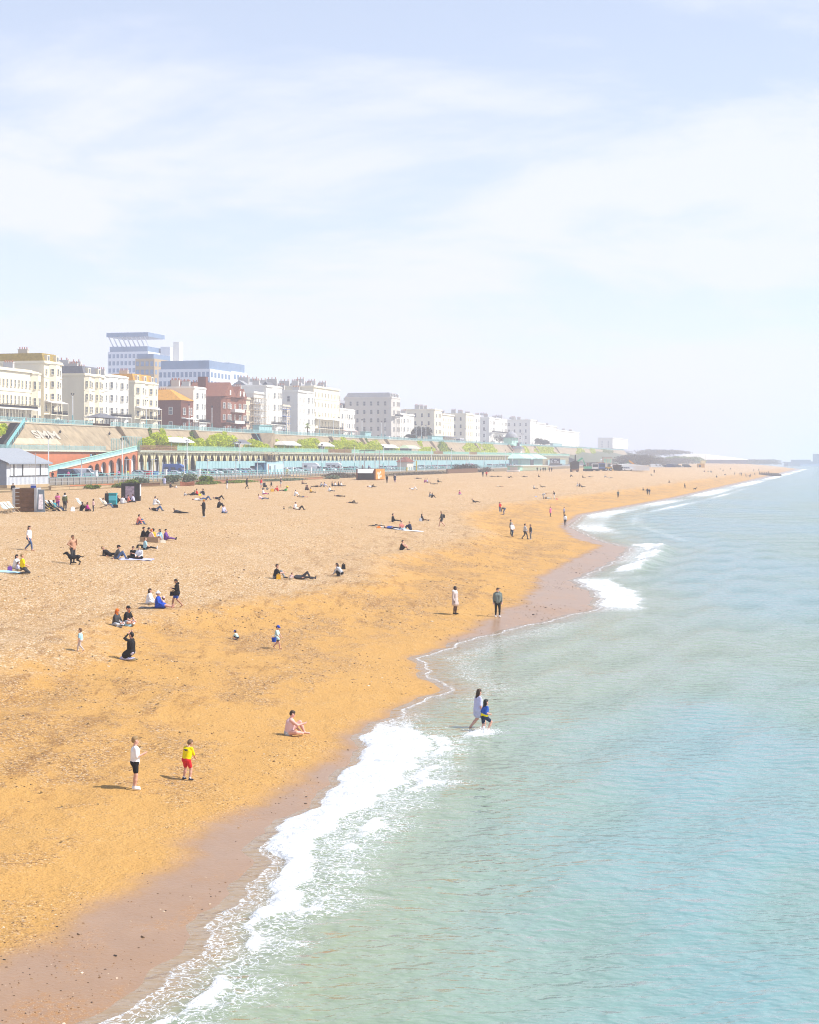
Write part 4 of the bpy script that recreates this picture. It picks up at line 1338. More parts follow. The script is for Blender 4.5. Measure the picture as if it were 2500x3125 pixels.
# ------------------------------------------------------------------ lamps
def lamp_mesh(h):
    pass
LAMP_LOW = MB().lathe([(.30, 0), (.26, .3), (.17, .9), (.15, 2.6), (.11, 2.8), (0, 2.8)], 8).mesh('column', [TURQ])
LAMP_UP = MB().lathe([(.11, 2.8), (.09, 7.4), (.14, 7.5), (.05, 7.7), (0, 7.7)], 8).mesh('shaft', [WHITEP])
LAMP_HEAD = MB().tube((-.6, 0, 8.1), (0, 0, 7.6), .04, .04, 5).tube((.6, 0, 8.1), (0, 0, 7.6), .04, .04, 5).lathe([(0, 8.5), (.16, 8.35), (.13, 8.05), (0, 8.0)], 6, -.62).lathe([(0, 8.5), (.16, 8.35), (.13, 8.05), (0, 8.0)], 6, .62).mesh('lantern', [BLACKM])
def lamp(label, px, t, z, group, sc=1.0):
    s, y = line(px, t)
    r = thing('street_lamp', label, 'street lamp', (*st(s, t), z), ROT, group)
    r.scale = (sc, sc, sc)
    put('column', LAMP_LOW, r); put('shaft', LAMP_UP, r); put('lantern', LAMP_HEAD, r)
ORD = ['first', 'second', 'third', 'fourth', 'fifth', 'sixth', 'seventh', 'eighth', 'ninth', 'tenth', 'eleventh', 'twelfth', 'thirteenth', 'fourteenth', 'fifteenth', 'sixteenth', 'seventeenth', 'eighteenth', 'nineteenth', 'twentieth']
for i, px in enumerate((148, 373, 571, 732, 983, 1082, 1170, 1317, 1378, 1432, 1480, 1543, 1564)):
    lamp(f'tall white and turquoise promenade lamp, {ORD[i]} from the left', px, T_RAIL + 2, Z_LOW, 'promenade lamps')
for i, px in enumerate((222, 447, 577, 647, 875, 976, 1018, 1035, 1073, 1105, 1165, 1175, 1270, 1287, 1300, 1420, 1481, 1592, 1597)):
    lamp(f'slim upper road lamp before the houses, {ORD[i]} from the left', px, T_WALL1 + 2.5, Z_TOP, 'lamps along the upper road', 1.02)
CP_POLE = MB().lathe([(.11, 0), (.08, 4.2), (0, 4.2)], 7).mesh('pole', [WHITEP])
CP_HEAD = MB().box(-.12, .12, -1.0, .35, 4.2, 4.32).mesh('lamp_head', [WHITEP])
for i, px in enumerate((249, 385, 465, 563, 634, 720, 786, 865, 925, 1040, 1187, 1222, 1261, 1295, 1336, 1364, 1424, 1477, 1502, 1526)):
    s, y = line(px, T_RAIL - 3.4)
    r = thing('parking_lamp', f'short white flat headed lamp by the railing, {ORD[i]} from the left', 'street lamp', (*st(s, T_RAIL - 3.4), 5.6), ROT, 'flat headed lamps by the railing')
    put('pole', CP_POLE, r); put('lamp_head', CP_HEAD, r)

# ------------------------------------------------------------------ shelters on the terrace walk
def shelter(label, px0, px1, roofm, dome=False):
    s0, _ = line(px0, T_WALL0 - 4)
    s1, _ = line(px1, T_WALL0 - 4)
    L = s1 - s0
    r = thing('shelter', label, 'shelter', (*st(s0, T_WALL0 - 5.5), Z_DECK), ROT, 'shelters on the terrace walk')
    q = 1.4
    MB().hexa([(-.5, -.6, 2.6), (L + .5, -.6, 2.6), (L + .5, 4.6, 2.6), (-.5, 4.6, 2.6), (q, 1.4, 3.9), (L - q, 1.4, 3.9), (L - q, 2.8, 3.9), (q, 2.8, 3.9)]).build('roof', roofm, r)
    MB().box(-.45, L + .45, -.55, 4.55, 2.42, 2.59).build('fascia', WHITEP, r)
    MB().box(.2, L - .2, 3.6, 3.8, 0, 2.42).build('back_wall', CONC_D, r)  # shade inside the shelter put into a dark wall colour
    for x in (0.1, L * .33, L * .66, L - .2):
        MB().box(x, x + .12, 0, .12, 0, 2.42).build('post', GREENP, r)
    MB().box(.4, L - .4, 2.8, 3.4, .4, .5).build('bench', WOOD, r)
shelter('white roofed shelter on the terrace walk, nearest the ramp', 508, 572, WHITEP)
shelter('grey roofed shelter on the terrace walk', 702, 748, SLATE)
shelter('shelter with pale rusty roof right of the concrete gable', 856, 902, PALEG)
shelter('shelter with a stained pale roof between lime bushes', 966, 1006, PALEG)
shelter('white roofed shelter before the bare wall', 1164, 1204, WHITEP)
shelter('round green and white shelter, farthest along the walk', 1236, 1270, mat('shelter_green', (.45, .55, .35), .7))
# green cages at the head of the ramp
def cage(label, px0, px1, t, h):
    s0, _ = line(px0, t)
    s1, _ = line(px1, t)
    L = s1 - s0
    r = thing('mesh_screen', label, 'fence', (*st(s0, t), Z_DECK), ROT)
    n = max(2, int(L / 1.6))
    for i in range(n + 1):
        MB().box(L * i / n, L * i / n + .1, 0, .1, 0, h).build('post', TURQ, r)
    mb = MB()
    for k in range(int(L / .3)):
        mb.box(k * .3, k * .3 + .035, .04, .06, .1, h - .05)
    mb.box(0, L, .03, .08, h - .1, h)
    mb.build('mesh_panel', TURQ, r)
cage('tall green mesh screen at the head of the ramp', 372, 432, T_FRONT + 2.5, 3.6)
cage('green mesh screen before the pale patched wall', 340, 372, T_FRONT + 5, 3.0)
# turquoise glazed shelters on the upper road
for i, (a, b) in enumerate(((782, 822), (1108, 1126), (1312, 1346), (1684, 1712))):
    s0, _ = line(a, T_WALL1 + 1.5)
    s1, _ = line(b, T_WALL1 + 1.5)
    r = thing('road_shelter', 'turquoise boarded shelter on the upper road, ' + ('nearest, above the wall stair', 'before the large grey block', 'right of the dark round tree', 'far off in the haze')[i], 'shelter', (*st(s0, T_WALL1 + .5), Z_TOP), ROT, 'shelters on the upper road')
    L = s1 - s0
    MB().box(0, L, 0, 2.2, 0, 3.0).build('body', TURQ_L, r)
    MB().box(-.3, L + .3, -.3, 2.5, 3.0, 3.2).build('roof', TURQ, r)
    for k in range(5):
        MB().box(L * (k + .1) / 5, L * (k + .9) / 5, -.06, 0, 1.0, 2.6).build('pane', HOARD, r)
# umbrella roofed shelter on the upper pavement at left
def pavilion(label, px0, px1):
    s0, _ = line(px0, T_WALL1 + 5)
    s1, _ = line(px1, T_WALL1 + 5)
    L = s1 - s0
    r = thing('bus_shelter', label, 'shelter', (*st(s0, T_WALL1 + 4), Z_TOP), ROT)
    MB().hexa([(-.6, -.6, 2.7), (L + .6, -.6, 2.7), (L + .6, 3.6, 2.7), (-.6, 3.6, 2.7), (L * .4, 1.3, 4.0), (L * .6, 1.3, 4.0), (L * .6, 1.7, 4.0), (L * .4, 1.7, 4.0)]).build('roof', SLATE, r)
    for x in (.1, L * .35, L * .65, L - .2):
        MB().box(x, x + .15, .2, .35, 0, 2.7).build('post', BLACKM, r)
    MB().box(.3, L - .3, 2.4, 2.5, .1, 1.2).build('bench_back', WOOD, r)
pavilion('dark hip roofed open shelter on the upper pavement before the blank flank', 283, 350)

# ------------------------------------------------------------------ grey beach hut
def hut():
    T0 = 120.5
    s0, y0 = line(20, T0)
    s1, y1 = line(148, T0)
    L = s1 - s0
    r = thing('beach_hut', 'long grey boarded hut with shuttered windows and pitched metal roof at the left edge', 'hut', (*st(s0, T0), 0), ROT)
    GW = mat('pale_grey_board', (.60, .63, .67), .6, var=.06, scale=2)
    GB = mat('shade_grey_board', (.30, .34, .40), .7, var=.1, scale=2)  # darker than the front: the end wall's shade put into the colour
    ze, zr, D = 9.35, 11.6, 11
    MB().box(0, L, 0, D, 5.9, ze).build('wall', GW, r)
    MB().box(-.1, L + .1, -.12, D, 4.4, 5.9).build('plinth', SANDC, r)
    MB().prism([(.2, ze), (D - .2, ze), (D / 2, zr - .1)], -.02, L + .02, 'x').build('gable', GB, r)
    MB().box(-.03, 0, 0, D, 5.0, ze).build('end_boards', GB, r)
    bm = MB().box(0, .06, -.05, 0, 5.95, 7.2).mesh('board', [GW])
    for i in range(int(L / .45)):
        put('board', bm, r, (.1 + i * .45, 0, 0))
    RM = mat('ribbed_metal_roof', (.33, .35, .375), .55, var=.05)
    n = int(L / .6)
    def slope(y0_, z0_, y1_, z1_):
        for i in range(n):
            a, b = -.4 + (L + .8) * i / n, -.4 + (L + .8) * (i + 1) / n - .04
            MB().hexa([(a, y0_, z0_), (b, y0_, z0_), (b, y1_, z1_), (a, y1_, z1_), (a, y0_, z0_ + .14), (b, y0_, z0_ + .14), (b, y1_, z1_ + .14), (a, y1_, z1_ + .14)]).build('roof_sheet', RM, r)
    slope(-.5, ze - .1, D / 2, zr)
    slope(D / 2, zr, D + .5, ze - .1)
    MB().box(-.4, L + .4, -.6, -.5, ze - .22, ze + .02).build('gutter', GB, r)
    dark = mat('dark_window_frame', (.06, .07, .08), .5)
    a0, a1 = L * .08, L * .97
    MB().box(a0 - .2, a1 + .2, -.09, -.01, 7.2, 7.34).box(a0 - .2, a1 + .2, -.09, -.01, 9.12, 9.25).build('window_frame', dark, r)
    for u0, u1, k in ((0, .07, 1), (.075, .10, 0), (.105, .16, 1), (.16, .30, 2), (.30, .33, 0), (.335, .50, 1), (.50, .66, 1), (.665, .78, 2), (.78, .81, 0), (.815, .93, 1), (.935, 1, 2)):
        MB().box(a0 + (a1 - a0) * u0, a0 + (a1 - a0) * u1 - .04, -.08 - .02 * (k == 1), -.01, 7.34, 9.12).build('shutter', [dark, WHITEP, GW][k], r)
hut()

# ------------------------------------------------------------------ rusty beach kiosk with gantry
def kiosk():
    t0 = 95.5
    s0, y = line(1146, t0)
    r = thing('beach_kiosk', 'rusty container kiosk with a raised white flap, orange side and steel gantry on its roof', 'kiosk', (*st(s0, t0), 5.15), ROT)
    D, L, H = 4.6, 8.5, 2.55
    MB().box(.02, L, 0, D, 0, H).build('body', RUST, r)
    MB().box(-.02, .01, .35, D - .4, .1, 1.5).build('counter_opening', BLACKP, r)
    MB().hexa([(-.9, .5, 1.55), (-.85, .5, 1.55), (-.85, D - .6, 1.55), (-.9, D - .6, 1.55), (-.05, .3, 2.5), (0, .3, 2.5), (0, D - .4, 2.5), (-.05, D - .4, 2.5)]).build('flap', WHITEP, r)
    MB().box(.1, L - .1, -.05, -.005, .08, H - .08).build('side_panel', RUSTO, r)
    for i, (x, z, w) in enumerate(((2.2, 1.5, .8), (3.2, 1.3, .9), (4.4, 1.7, .7), (3.0, .7, 1.2), (4.8, .8, .7))):
        MB().prism([(x + w * math.cos(a) * .9, z + w * .45 * math.sin(a * 1.0)) for a in np.linspace(0, 2 * math.pi, 12)[:-1]], -.065, -.052, 'y').build('painted_patch', mat('faded_pink_paint', (.72, .55, .45), .9, var=.3), r)
    for y_ in (.5, D - .5):
        for x in (1.5, 5.5):
            MB().box(x, x + .14, y_ - .07, y_ + .07, H, H + 4.2).build('gantry_post', GALV, r)
    for z in (H + 4.1, H + 2.2):
        for x in (1.5, 5.5):
            MB().box(x, x + .12, .4, D - .4, z, z + .14).build('gantry_beam', mat('dark_steel', (.12, .12, .12), .6), r)
    for y_ in (.4, D - .5):
        MB().box(1.5, 5.6, y_, y_ + .12, H + 4.1, H + 4.22).build('gantry_beam', GALV, r)
    MB().box(.4, 7.5, .2, .26, H + .95, H + 1.0).box(.4, .46, .2, .26, H, H + 1).box(3.9, 3.96, .2, .26, H, H + 1).box(7.44, 7.5, .2, .26, H, H + 1).build('roof_rail', GALV, r)
    return s0, t0, 5.15 + H
KIOSK = kiosk()

# ------------------------------------------------------------------ containers, cabins and kiosks on the promenade
def cabin(name, label, px0, px1, t, h, m, depth=2.4, cat='container', roofm=None, hip=0., z=Z_LOW, extra=None):
    s0, y = line(px0, t)
    s1, _ = line(px1, t)
    L = s1 - s0
    r = thing(name, label, cat, (*st(s0, t), z), ROT)
    MB().box(0, L, 0, depth, 0, h).build('body', m, r)
    rm = roofm or m
    if hip:
        MB().hexa([(-.5, -.5, h), (L + .5, -.5, h), (L + .5, depth + .5, h), (-.5, depth + .5, h), (L * .35, depth * .4, h + hip), (L * .65, depth * .4, h + hip), (L * .65, depth * .6, h + hip), (L * .35, depth * .6, h + hip)]).build('roof', rm, r)
    else:
        MB().box(-.08, L + .08, -.08, depth + .08, h, h + .14).build('roof', rm, r)
    return r, L
NAVY = mat('navy_mural', (.05, .12, .20), .7, var=.3, scale=.8)
r, L = cabin('mural_container', 'dark blue container painted with a round mural on the promenade', 806, 812, T_RAIL + 1.2, 2.9, NAVY, 2.6)
s_, _y = line(806, T_RAIL + 1.2)
MB().prism([(1.3 + .95 * math.cos(a), 1.45 + .95 * math.sin(a)) for a in np.linspace(0, 2 * math.pi, 18)[:-1]], -.03, -.005, 'x').build('round_mural', mat('mural_blue', (.22, .42, .52), .8, var=.4, scale=1.2), r)
r, L = cabin('pale_blue_container', 'pale blue container office on the promenade with an orange edged door', 814, 864, T_RAIL + 1.0, 2.9, mat('pale_blue_steel', (.50, .70, .78), .6, var=.1), 2.6)
MB().box(1.2, 1.5, -.08, -.005, .1, 2.6).build('orange_frame', mat('orange_paint', (.62, .20, .06), .7), r)
MB().box(2.2, 3.4, -.06, -.005, 1.0, 2.2).build('window', GLASS, r)
MB().box(6.2, 7.4, -.06, -.005, .2, 2.4).build('door', mat('grey_blue_door', (.28, .33, .36), .7), r)
MB().box(-.05, 0, .6, 1.9, .9, 2.2).build('poster', WHITEP, r)
cabin('ticket_kiosk', 'small pale kiosk with dark tapered roof beside the parked cars', 1242, 1262, T_RAIL + 1, 2.9, mat('kiosk_cream', (.66, .58, .50), .8), 3.6, 'kiosk', BRICKR, 1.8)
# yellow posts
for i, px in enumerate((877, 1242, 1271)):
    s, y = line(px, T_RAIL - 2.2)
    r = thing('yellow_post', 'yellow post by the railing, ' + ('left of the motorhomes', 'left foot of the ticket kiosk', 'right of the ticket kiosk')[i], 'post', (*st(s, T_RAIL - 2.2), 5.6), ROT, 'yellow posts')
    h = (1.5, 1.3, 3.6)[i]
    MB().box(-.2, .2, -.2, .2, 0, h).build('post', YELLOWP, r)
    MB().box(-.24, .24, -.24, .24, h, h + .1).build('cap', YELLOWP, r)

# ------------------------------------------------------------------ lift tower, green pavilion, sign
def lift():
    s0, y = line(1566, T_WALL1 - 3.5)
    r = thing('lift_tower', 'red walled lift with mint green pavilion and grey dome on the upper road', 'tower', (*st(s0, T_WALL1 - 3.5), 0), ROT)
    s1, _ = line(1592, T_WALL1 - 3.5)
    L = s1 - s0
    MB().box(0, L * .85, 0, 7, Z_DECK, Z_TOP - .2).build('shaft', BRICKR, r)
    MB().box(-.4, L * .9, -.5, 8, Z_TOP - .2, Z_TOP + .6).build('platform', GREENP, r)
    MB().box(1.5, L * .8, 1.2, 6.5, Z_TOP + .6, Z_TOP + 5).build('pavilion', GREENP, r)
    MB().box(.2, L * .9, -.4, 7.4, Z_TOP + 5, Z_TOP + 5.5).build('eaves', LEAD, r)
    MB().lathe([(4.0, Z_TOP + 5.5), (3.8, Z_TOP + 6.6), (2.8, Z_TOP + 8.0), (1.2, Z_TOP + 8.9), (.2, Z_TOP + 9.2), (.1, Z_TOP + 10.5), (0, Z_TOP + 10.5)], 12, L * .45, 3.6).build('dome', LEAD, r, smooth=True)
    for i in range(4):
        MB().box(2 + i * L * .16, 3.2 + i * L * .16, 1.1, 1.19, Z_TOP + 1.5, Z_TOP + 4.3).build('window', GLASS, r)
    q = thing('lift_kiosk', 'small white kiosk with dark flared roof below the red lift wall', 'kiosk', (*st(line(1589, T_FRONT + 4)[0], T_FRONT + 4), Z_DECK), ROT)
    MB().box(0, 6, 0, 4, 0, 4.2).build('body', WHITE, q)
    MB().hexa([(-2.5, -1.5, 4.2), (8.5, -1.5, 4.2), (8.5, 5.5, 4.2), (-2.5, 5.5, 4.2), (1, 1, 6), (5, 1, 6), (5, 3, 6), (1, 3, 6)]).build('roof', SLATE, q)
    MB().box(1.5, 4.5, 1.2, 2.8, 6, 8).build('cap', SLATE, q)
lift()
def green_pavilion():
    t0 = T_FRONT - 8
    s0, y = line(1592, t0)
    s1, _ = line(1656, t0)
    L = s1 - s0
    r = thing('green_pavilion', 'mint green seafront pavilion with two wide flared canopies', 'pavilion', (*st(s0, t0), Z_LOW), ROT)
    MB().box(0, L, 0, 8, 0, 4.2).build('body', GREENP, r)
    for a, b in ((0, L * .42), (L * .55, L)):
        MB().hexa([(a - 2, -3, 4.2), (b + 2, -3, 4.2), (b + 2, 9, 4.2), (a - 2, 9, 4.2), (a + 2, 2, 6.8), (b - 2, 2, 6.8), (b - 2, 6, 6.8), (a + 2, 6, 6.8)]).build('canopy', mat('pale_mint', (.48, .70, .60), .7), r)
    MB().box(L * .4, L * .55, -.1, 0, .2, 3.6).build('doors', BLACKM, r)
    MB().box(-.1, 0, 2, 6, .2, 3.4).build('end_window', HOARD, r)
    t1 = T_EDGE - 6
    s0, y = line(1596, t1)
    s1, _ = line(1680, t1)
    L = s1 - s0
    q = thing('green_beach_bar', 'low mint green beach bar behind a pale slatted fence', 'bar', (*st(s0, t1), 5.2), ROT)
    MB().box(0, L, 1.2, 6, 0, 1.9).build('body', GREENP, q)
    MB().box(-.3, L + .3, .8, 6.3, 1.9, 2.1).build('roof', PALEG, q)
    sm = MB().box(0, .3, 0, .08, 0, 1.75).mesh('slat', [PALEWOOD])
    for i in range(int(L / 1.2)):
        put('slat', sm, q, (i * 1.2, 0, 0))
    MB().box(0, L, -.05, 0, 1.6, 1.75).build('rail', PALEWOOD, q)
    MB().box(-.1, 0, 2, 5, .3, 1.6).build('end_panel', PALEG, q)
green_pavilion()
def sea_sign():
    t0 = T_FRONT - 14
    s0, y = line(1694, t0)
    X, Y = st(s0, t0)
    r = thing('black_sign', 'big black board lettered SEA LANES in white above a dark bar', 'sign', (X, Y, Z_LOW), 0)
    w = 32 * Y / F_PX
    z1, z0 = zpx(1399, Y) - Z_LOW, zpx(1415, Y) - Z_LOW
    MB().box(-w / 2, w / 2, 0, .3, z0, z1).build('board', mat('sign_black', (.03, .035, .055), .7, var=.1), r)
    MB().box(-w / 2, w / 2 + 1, -1.5, 3, -.2, z0 - .3).build('bar_front', mat('dark_bar', (.10, .11, .13), .8, var=.5, scale=.5), r)
    MB().box(-w / 2 - .3, w / 2 + 1.2, -2.6, 3, z0 - .29, z0 - .02).build('canopy', mat('orange_canopy', (.45, .28, .16), .8), r)
    h = z1 - z0
    for body, x, z, sz in (('SEA', -w * .10, z0 + h * .50, h * .34), ('LANES', -w * .10, z0 + h * .20, h * .34)):
        o = put('lettering', text_mesh('lettering', body, sz, .03, .03, WHITEP), r, (x, -.06, z))
        o.rotation_euler = (math.pi / 2, 0, 0)
    ring = lambda cx, cz, ro, ri: MB().add(*(lambda n: ([(cx + (ro if k % 2 == 0 else ri) * math.cos(2 * math.pi * (k // 2) / n), -.05, cz + (ro if k % 2 == 0 else ri) * math.sin(2 * math.pi * (k // 2) / n)) for k in range(2 * n)], [(2 * i, 2 * ((i + 1) % n), 2 * ((i + 1) % n) + 1, 2 * i + 1) for i in range(n)]))(14))
    ring(-w * .24, z0 + h * .76, h * .10, h * .05).build('emblem_ring', WHITEP, r)
    ring(-w * .34, z0 + h * .52, h * .16, h * .10).build('emblem_ring', WHITEP, r)
    for k in range(2):
        MB().prism([(-w * .42, z0 + h * (.18 + .1 * k)), (-w * .30, z0 + h * (.22 + .1 * k)), (-w * .18, z0 + h * (.18 + .1 * k)), (-w * .18, z0 + h * (.24 + .1 * k)), (-w * .30, z0 + h * (.28 + .1 * k)), (-w * .42, z0 + h * (.24 + .1 * k))], -.06, -.01, 'y').build('emblem_wave', WHITEP, r)
    MB().tube((-w * .45, .6, -.2), (-w * .45, .6, z0 + .5), .2, .2, 6).build('post', BLACKM, r)
    MB().tube((w * .45, .6, -.2), (w * .45, .6, z0 + .5), .2, .2, 6).build('post', BLACKM, r)
sea_sign()

# ------------------------------------------------------------------ vehicles
TYRE = mat('tyre', (.02, .02, .02), .9)
RIM = mat('wheel_rim', (.45, .46, .47), .4, metal=.5)
CGLASS = mat('car_glass', (.03, .04, .05), .08, var=.2, spec=.8)
LAMPG = mat('headlamp', (.8, .8, .78), .2)
TAIL = mat('tail_lamp', (.45, .03, .02), .3)
def paint(nm, c):
    return mat('car_' + nm, c, .28, var=.03, spec=.6)
PAINT = {'silver': paint('silver', (.50, .52, .54)), 'white': paint('white', (.80, .81, .82)), 'black': paint('black', (.02, .02, .023)), 'navy': paint('navy', (.03, .05, .13)),
         'blue': paint('blue', (.05, .13, .38)), 'red': paint('red', (.46, .02, .035)), 'grey': paint('grey', (.14, .15, .16)), 'green': paint('green', (.25, .48, .06)), 'dark red': paint('dark_red', (.22, .02, .03))}
WHEEL = MB()
WHEEL.tube((0, -.11, 0), (0, .11, 0), .32, .32, 12, 0)
WHEEL.tube((0, -.125, 0), (0, .125, 0), .19, .19, 8, 1)
WHEEL_ME = WHEEL.mesh('wheel', [TYRE, RIM])
def car_shell(prof, glass, w, taper, waist):
    """side outline swept across the width, cabin drawn in above the waist; nose towards +x"""
    mb = MB()
    n = len(prof)
    rows = []
    for k, yy in enumerate((-.5, -.42, 0, .42, .5)):
        row = []
        for x, z in prof:
            u = max(0, (z - waist)) / (1.5 - waist)
            y = yy * w * (1 - taper * u)
            zz_ = z - (.05 if abs(yy) == .5 and z > .5 else 0)
            row.append((x, y, zz_))
        rows.append(row)
    vs = [p for r in rows for p in r]
    fs = []
    for k in range(4):
        for i in range(n):
            j = (i + 1) % n
            fs.append((k * n + i, k * n + j, (k + 1) * n + j, (k + 1) * n + i))
    fs.append(tuple(range(n - 1, -1, -1)))
    fs.append(tuple(range(4 * n, 5 * n)))
    mb.add(vs, fs)
    g = MB()
    for side in (-1, 1):
        for poly in glass:
            P = []
            for x, z in poly:
                u = max(0, (z - waist)) / (1.5 - waist)
                P.append((x, side * (.5 * w * (1 - taper * u) + .012), z))
            g.add(P, [tuple(range(len(P)))] if side > 0 else [tuple(range(len(P) - 1, -1, -1))])
    return mb, g
def screens(g, w, pts, taper, waist):
    for (x0, z0), (x1, z1) in pts:
        f = lambda z: .5 * w * (1 - taper * max(0, z - waist) / (1.5 - waist)) * .88
        d = .02
        nx, nz = (z1 - z0), -(x1 - x0)
        l = math.hypot(nx, nz) or 1
        s = 1 if (nx > 0) == (x0 > 0) else -1
        ox, oz = d * nx / l * s, d * abs(nz) / l
        g.add([(x0 + ox, -f(z0), z0 + oz), (x0 + ox, f(z0), z0 + oz), (x1 + ox, f(z1), z1 + oz), (x1 + ox, -f(z1), z1 + oz)], [(0, 1, 2, 3)])
SHELLS = {}
def shell(kind):
    if kind in SHELLS:
        return SHELLS[kind]
    if kind == 'hatchback':
        prof = [(-1.95, .35), (1.95, .3), (2.05, .55), (1.95, .8), (1.15, .98), (.35, 1.42), (-.9, 1.47), (-1.75, 1.15), (-2.0, .85)]
        gl = [[(.95, 1.0), (.32, 1.37), (-.25, 1.41), (-.25, 1.0)], [(-.32, 1.0), (-.32, 1.41), (-.95, 1.40), (-1.5, 1.08)]]
        sc, w, wb = [((1.12, 1.0), (.40, 1.40)), ((-1.72, 1.14), (-.98, 1.45))], 1.72, 1.25
    elif kind == 'saloon':
        prof = [(-2.2, .35), (2.2, .3), (2.3, .55), (2.2, .78), (1.2, .95), (.45, 1.38), (-.85, 1.40), (-1.6, 1.02), (-2.25, .95)]
        gl = [[(1.0, .98), (.42, 1.32), (-.2, 1.35), (-.2, .98)], [(-.28, .98), (-.28, 1.35), (-.82, 1.34), (-1.4, 1.0)]]
        sc, w, wb = [((1.17, .97), (.5, 1.36)), ((-1.58, 1.03), (-.92, 1.38))], 1.78, 1.38
    elif kind == 'estate':
        prof = [(-2.2, .38), (2.2, .35), (2.3, .6), (2.2, .88), (1.25, 1.05), (.55, 1.6), (-1.8, 1.62), (-2.2, 1.1)]
        gl = [[(1.05, 1.08), (.5, 1.52), (-.2, 1.55), (-.2, 1.08)], [(-.28, 1.08), (-.28, 1.55), (-1.1, 1.55), (-1.1, 1.08)], [(-1.18, 1.08), (-1.18, 1.55), (-1.75, 1.54), (-2.0, 1.12)]]
        sc, w, wb = [((1.22, 1.07), (.6, 1.58)), ((-2.17, 1.14), (-1.84, 1.58))], 1.85, 1.38
    elif kind == 'van':
        prof = [(-2.5, .4), (2.4, .35), (2.5, .6), (2.4, 1.05), (1.75, 1.25), (1.05, 2.0), (.7, 2.12), (-2.45, 2.12), (-2.5, 1.0)]
        gl = [[(1.6, 1.28), (1.05, 1.88), (.55, 1.9), (.55, 1.28)]]
        sc, w, wb = [((1.72, 1.28), (1.1, 1.95))], 2.0, 1.55
    else:
        prof = [(-3.0, .45), (2.9, .4), (3.0, .7), (2.95, 1.05), (2.35, 1.3), (1.85, 2.0), (2.05, 2.15), (2.1, 2.5), (1.2, 2.95), (-2.95, 2.9), (-3.0, 1.0)]
        gl = [[(2.2, 1.32), (1.75, 1.9), (1.2, 1.9), (1.2, 1.32)], [(.4, 1.5), (.4, 2.1), (-.8, 2.1), (-.8, 1.5)], [(-1.4, 1.5), (-1.4, 2.1), (-2.4, 2.1), (-2.4, 1.5)]]
        sc, w, wb = [((2.32, 1.33), (1.9, 1.95))], 2.2, 1.9
    taper, waist = (.2, .95) if kind in ('hatchback', 'saloon', 'estate') else (.05, 1.2)
    b, g = car_shell(prof, gl, w, taper, waist)
    screens(g, w, sc, taper, waist)
    hl = MB()
    tl = MB()
    xn = max(p[0] for p in prof)
    xb = min(p[0] for p in prof)
    for sd in (-1, 1):
        hl.box(xn - .12, xn + .0, sd * w * .36 - .14, sd * w * .36 + .14, .58, .74)
        tl.box(xb - .0, xb + .12, sd * w * .38 - .12, sd * w * .38 + .12, .8, .98)
    SHELLS[kind] = (b.mesh('body', [PAINT['white']], False), g.mesh('windows', [CGLASS]), hl.mesh('headlights', [LAMPG]), tl.mesh('tail_lights', [TAIL]), w, wb)
    return SHELLS[kind]
def car(label, kind, col, X, Y, z, rz, group=None, parts=True, name=None, cat=None):
    b, g, hl, tl, w, wb = shell(kind)
    r = thing(name or ('parked_van' if kind in ('van', 'motorhome') else 'parked_car'), label, cat or ('van' if kind in ('van', 'motorhome') else 'car'), (X, Y, z), rz, group)
    put('body', b, r, mats=[PAINT[col] if isinstance(col, str) else col])
    put('windows', g, r)
    if parts:
        for sx in (-1, 1):
            for sy in (-1, 1):
                if parts == 2 and sy > 0:
                    continue
                put('wheel', WHEEL_ME, r, (sx * wb, sy * (w / 2 - .1), .32))
        put('headlights', hl, r)
    return r
def ordinal(n):
    if n <= 20:
        return ORD[n - 1]
    tens = {2: 'twenty', 3: 'thirty', 4: 'forty', 5: 'fifty', 6: 'sixty', 7: 'seventy', 8: 'eighty', 9: 'ninety', 10: 'hundred'}[n // 10]
    return f'{tens} {ORD[n % 10 - 1]}' if n % 10 else {'twenty': 'twentieth', 'thirty': 'thirtieth', 'forty': 'fortieth', 'fifty': 'fiftieth', 'sixty': 'sixtieth', 'seventy': 'seventieth', 'eighty': 'eightieth', 'ninety': 'ninetieth', 'hundred': 'hundredth'}[tens]
T_CAR = 148.0
RZ_CAR = ROT - math.pi / 2                       # nose to the sea
ZC = Z_LOW - .11
def car_row():
    rnd = random.Random(3)
    spans = [(424, 470), (590, 700), (712, 782), (866, 916), (1000, 1030), (1058, 1090), (1172, 1240), (1266, 1462), (1500, 1572)]
    spots = []
    for a, b in spans:
        s, s1 = line(a, T_CAR)[0], line(b, T_CAR)[0]
        while s < s1:
            spots.append(s)
            s += rnd.uniform(2.75, 3.5) if s < 620 else rnd.uniform(4.2, 5.6)
    cols = ['silver'] * 5 + ['white'] * 5 + ['black'] * 4 + ['grey'] * 4 + ['navy'] * 2 + ['blue'] * 2 + ['red', 'dark red']
    forced = {}
    for px, c in ((640, 'silver'), (655, 'white'), (662, 'red'), (672, 'black'), (452, 'silver'), (434, 'black'), (626, 'navy'), (612, 'green')):
        s = line(px, T_CAR)[0]
        i = min(range(len(spots)), key=lambda k: abs(spots[k] - s))
        forced[i] = c
    for i, s in enumerate(spots):
        kind = rnd.choice(['hatchback', 'hatchback', 'hatchback', 'saloon', 'estate', 'estate'])
        col = forced.get(i, rnd.choice(cols))
        if col == 'green':
            kind = 'hatchback'
        x, y = st(s, T_CAR + rnd.uniform(-.5, .5))
        car(f'{col} {kind}, {ordinal(i + 1)} car from the left in the promenade row', kind, col, x, y, ZC, RZ_CAR + rnd.uniform(-.05, .05), 'cars in the promenade row', parts=2 if y < 520 else 0)
car_row()
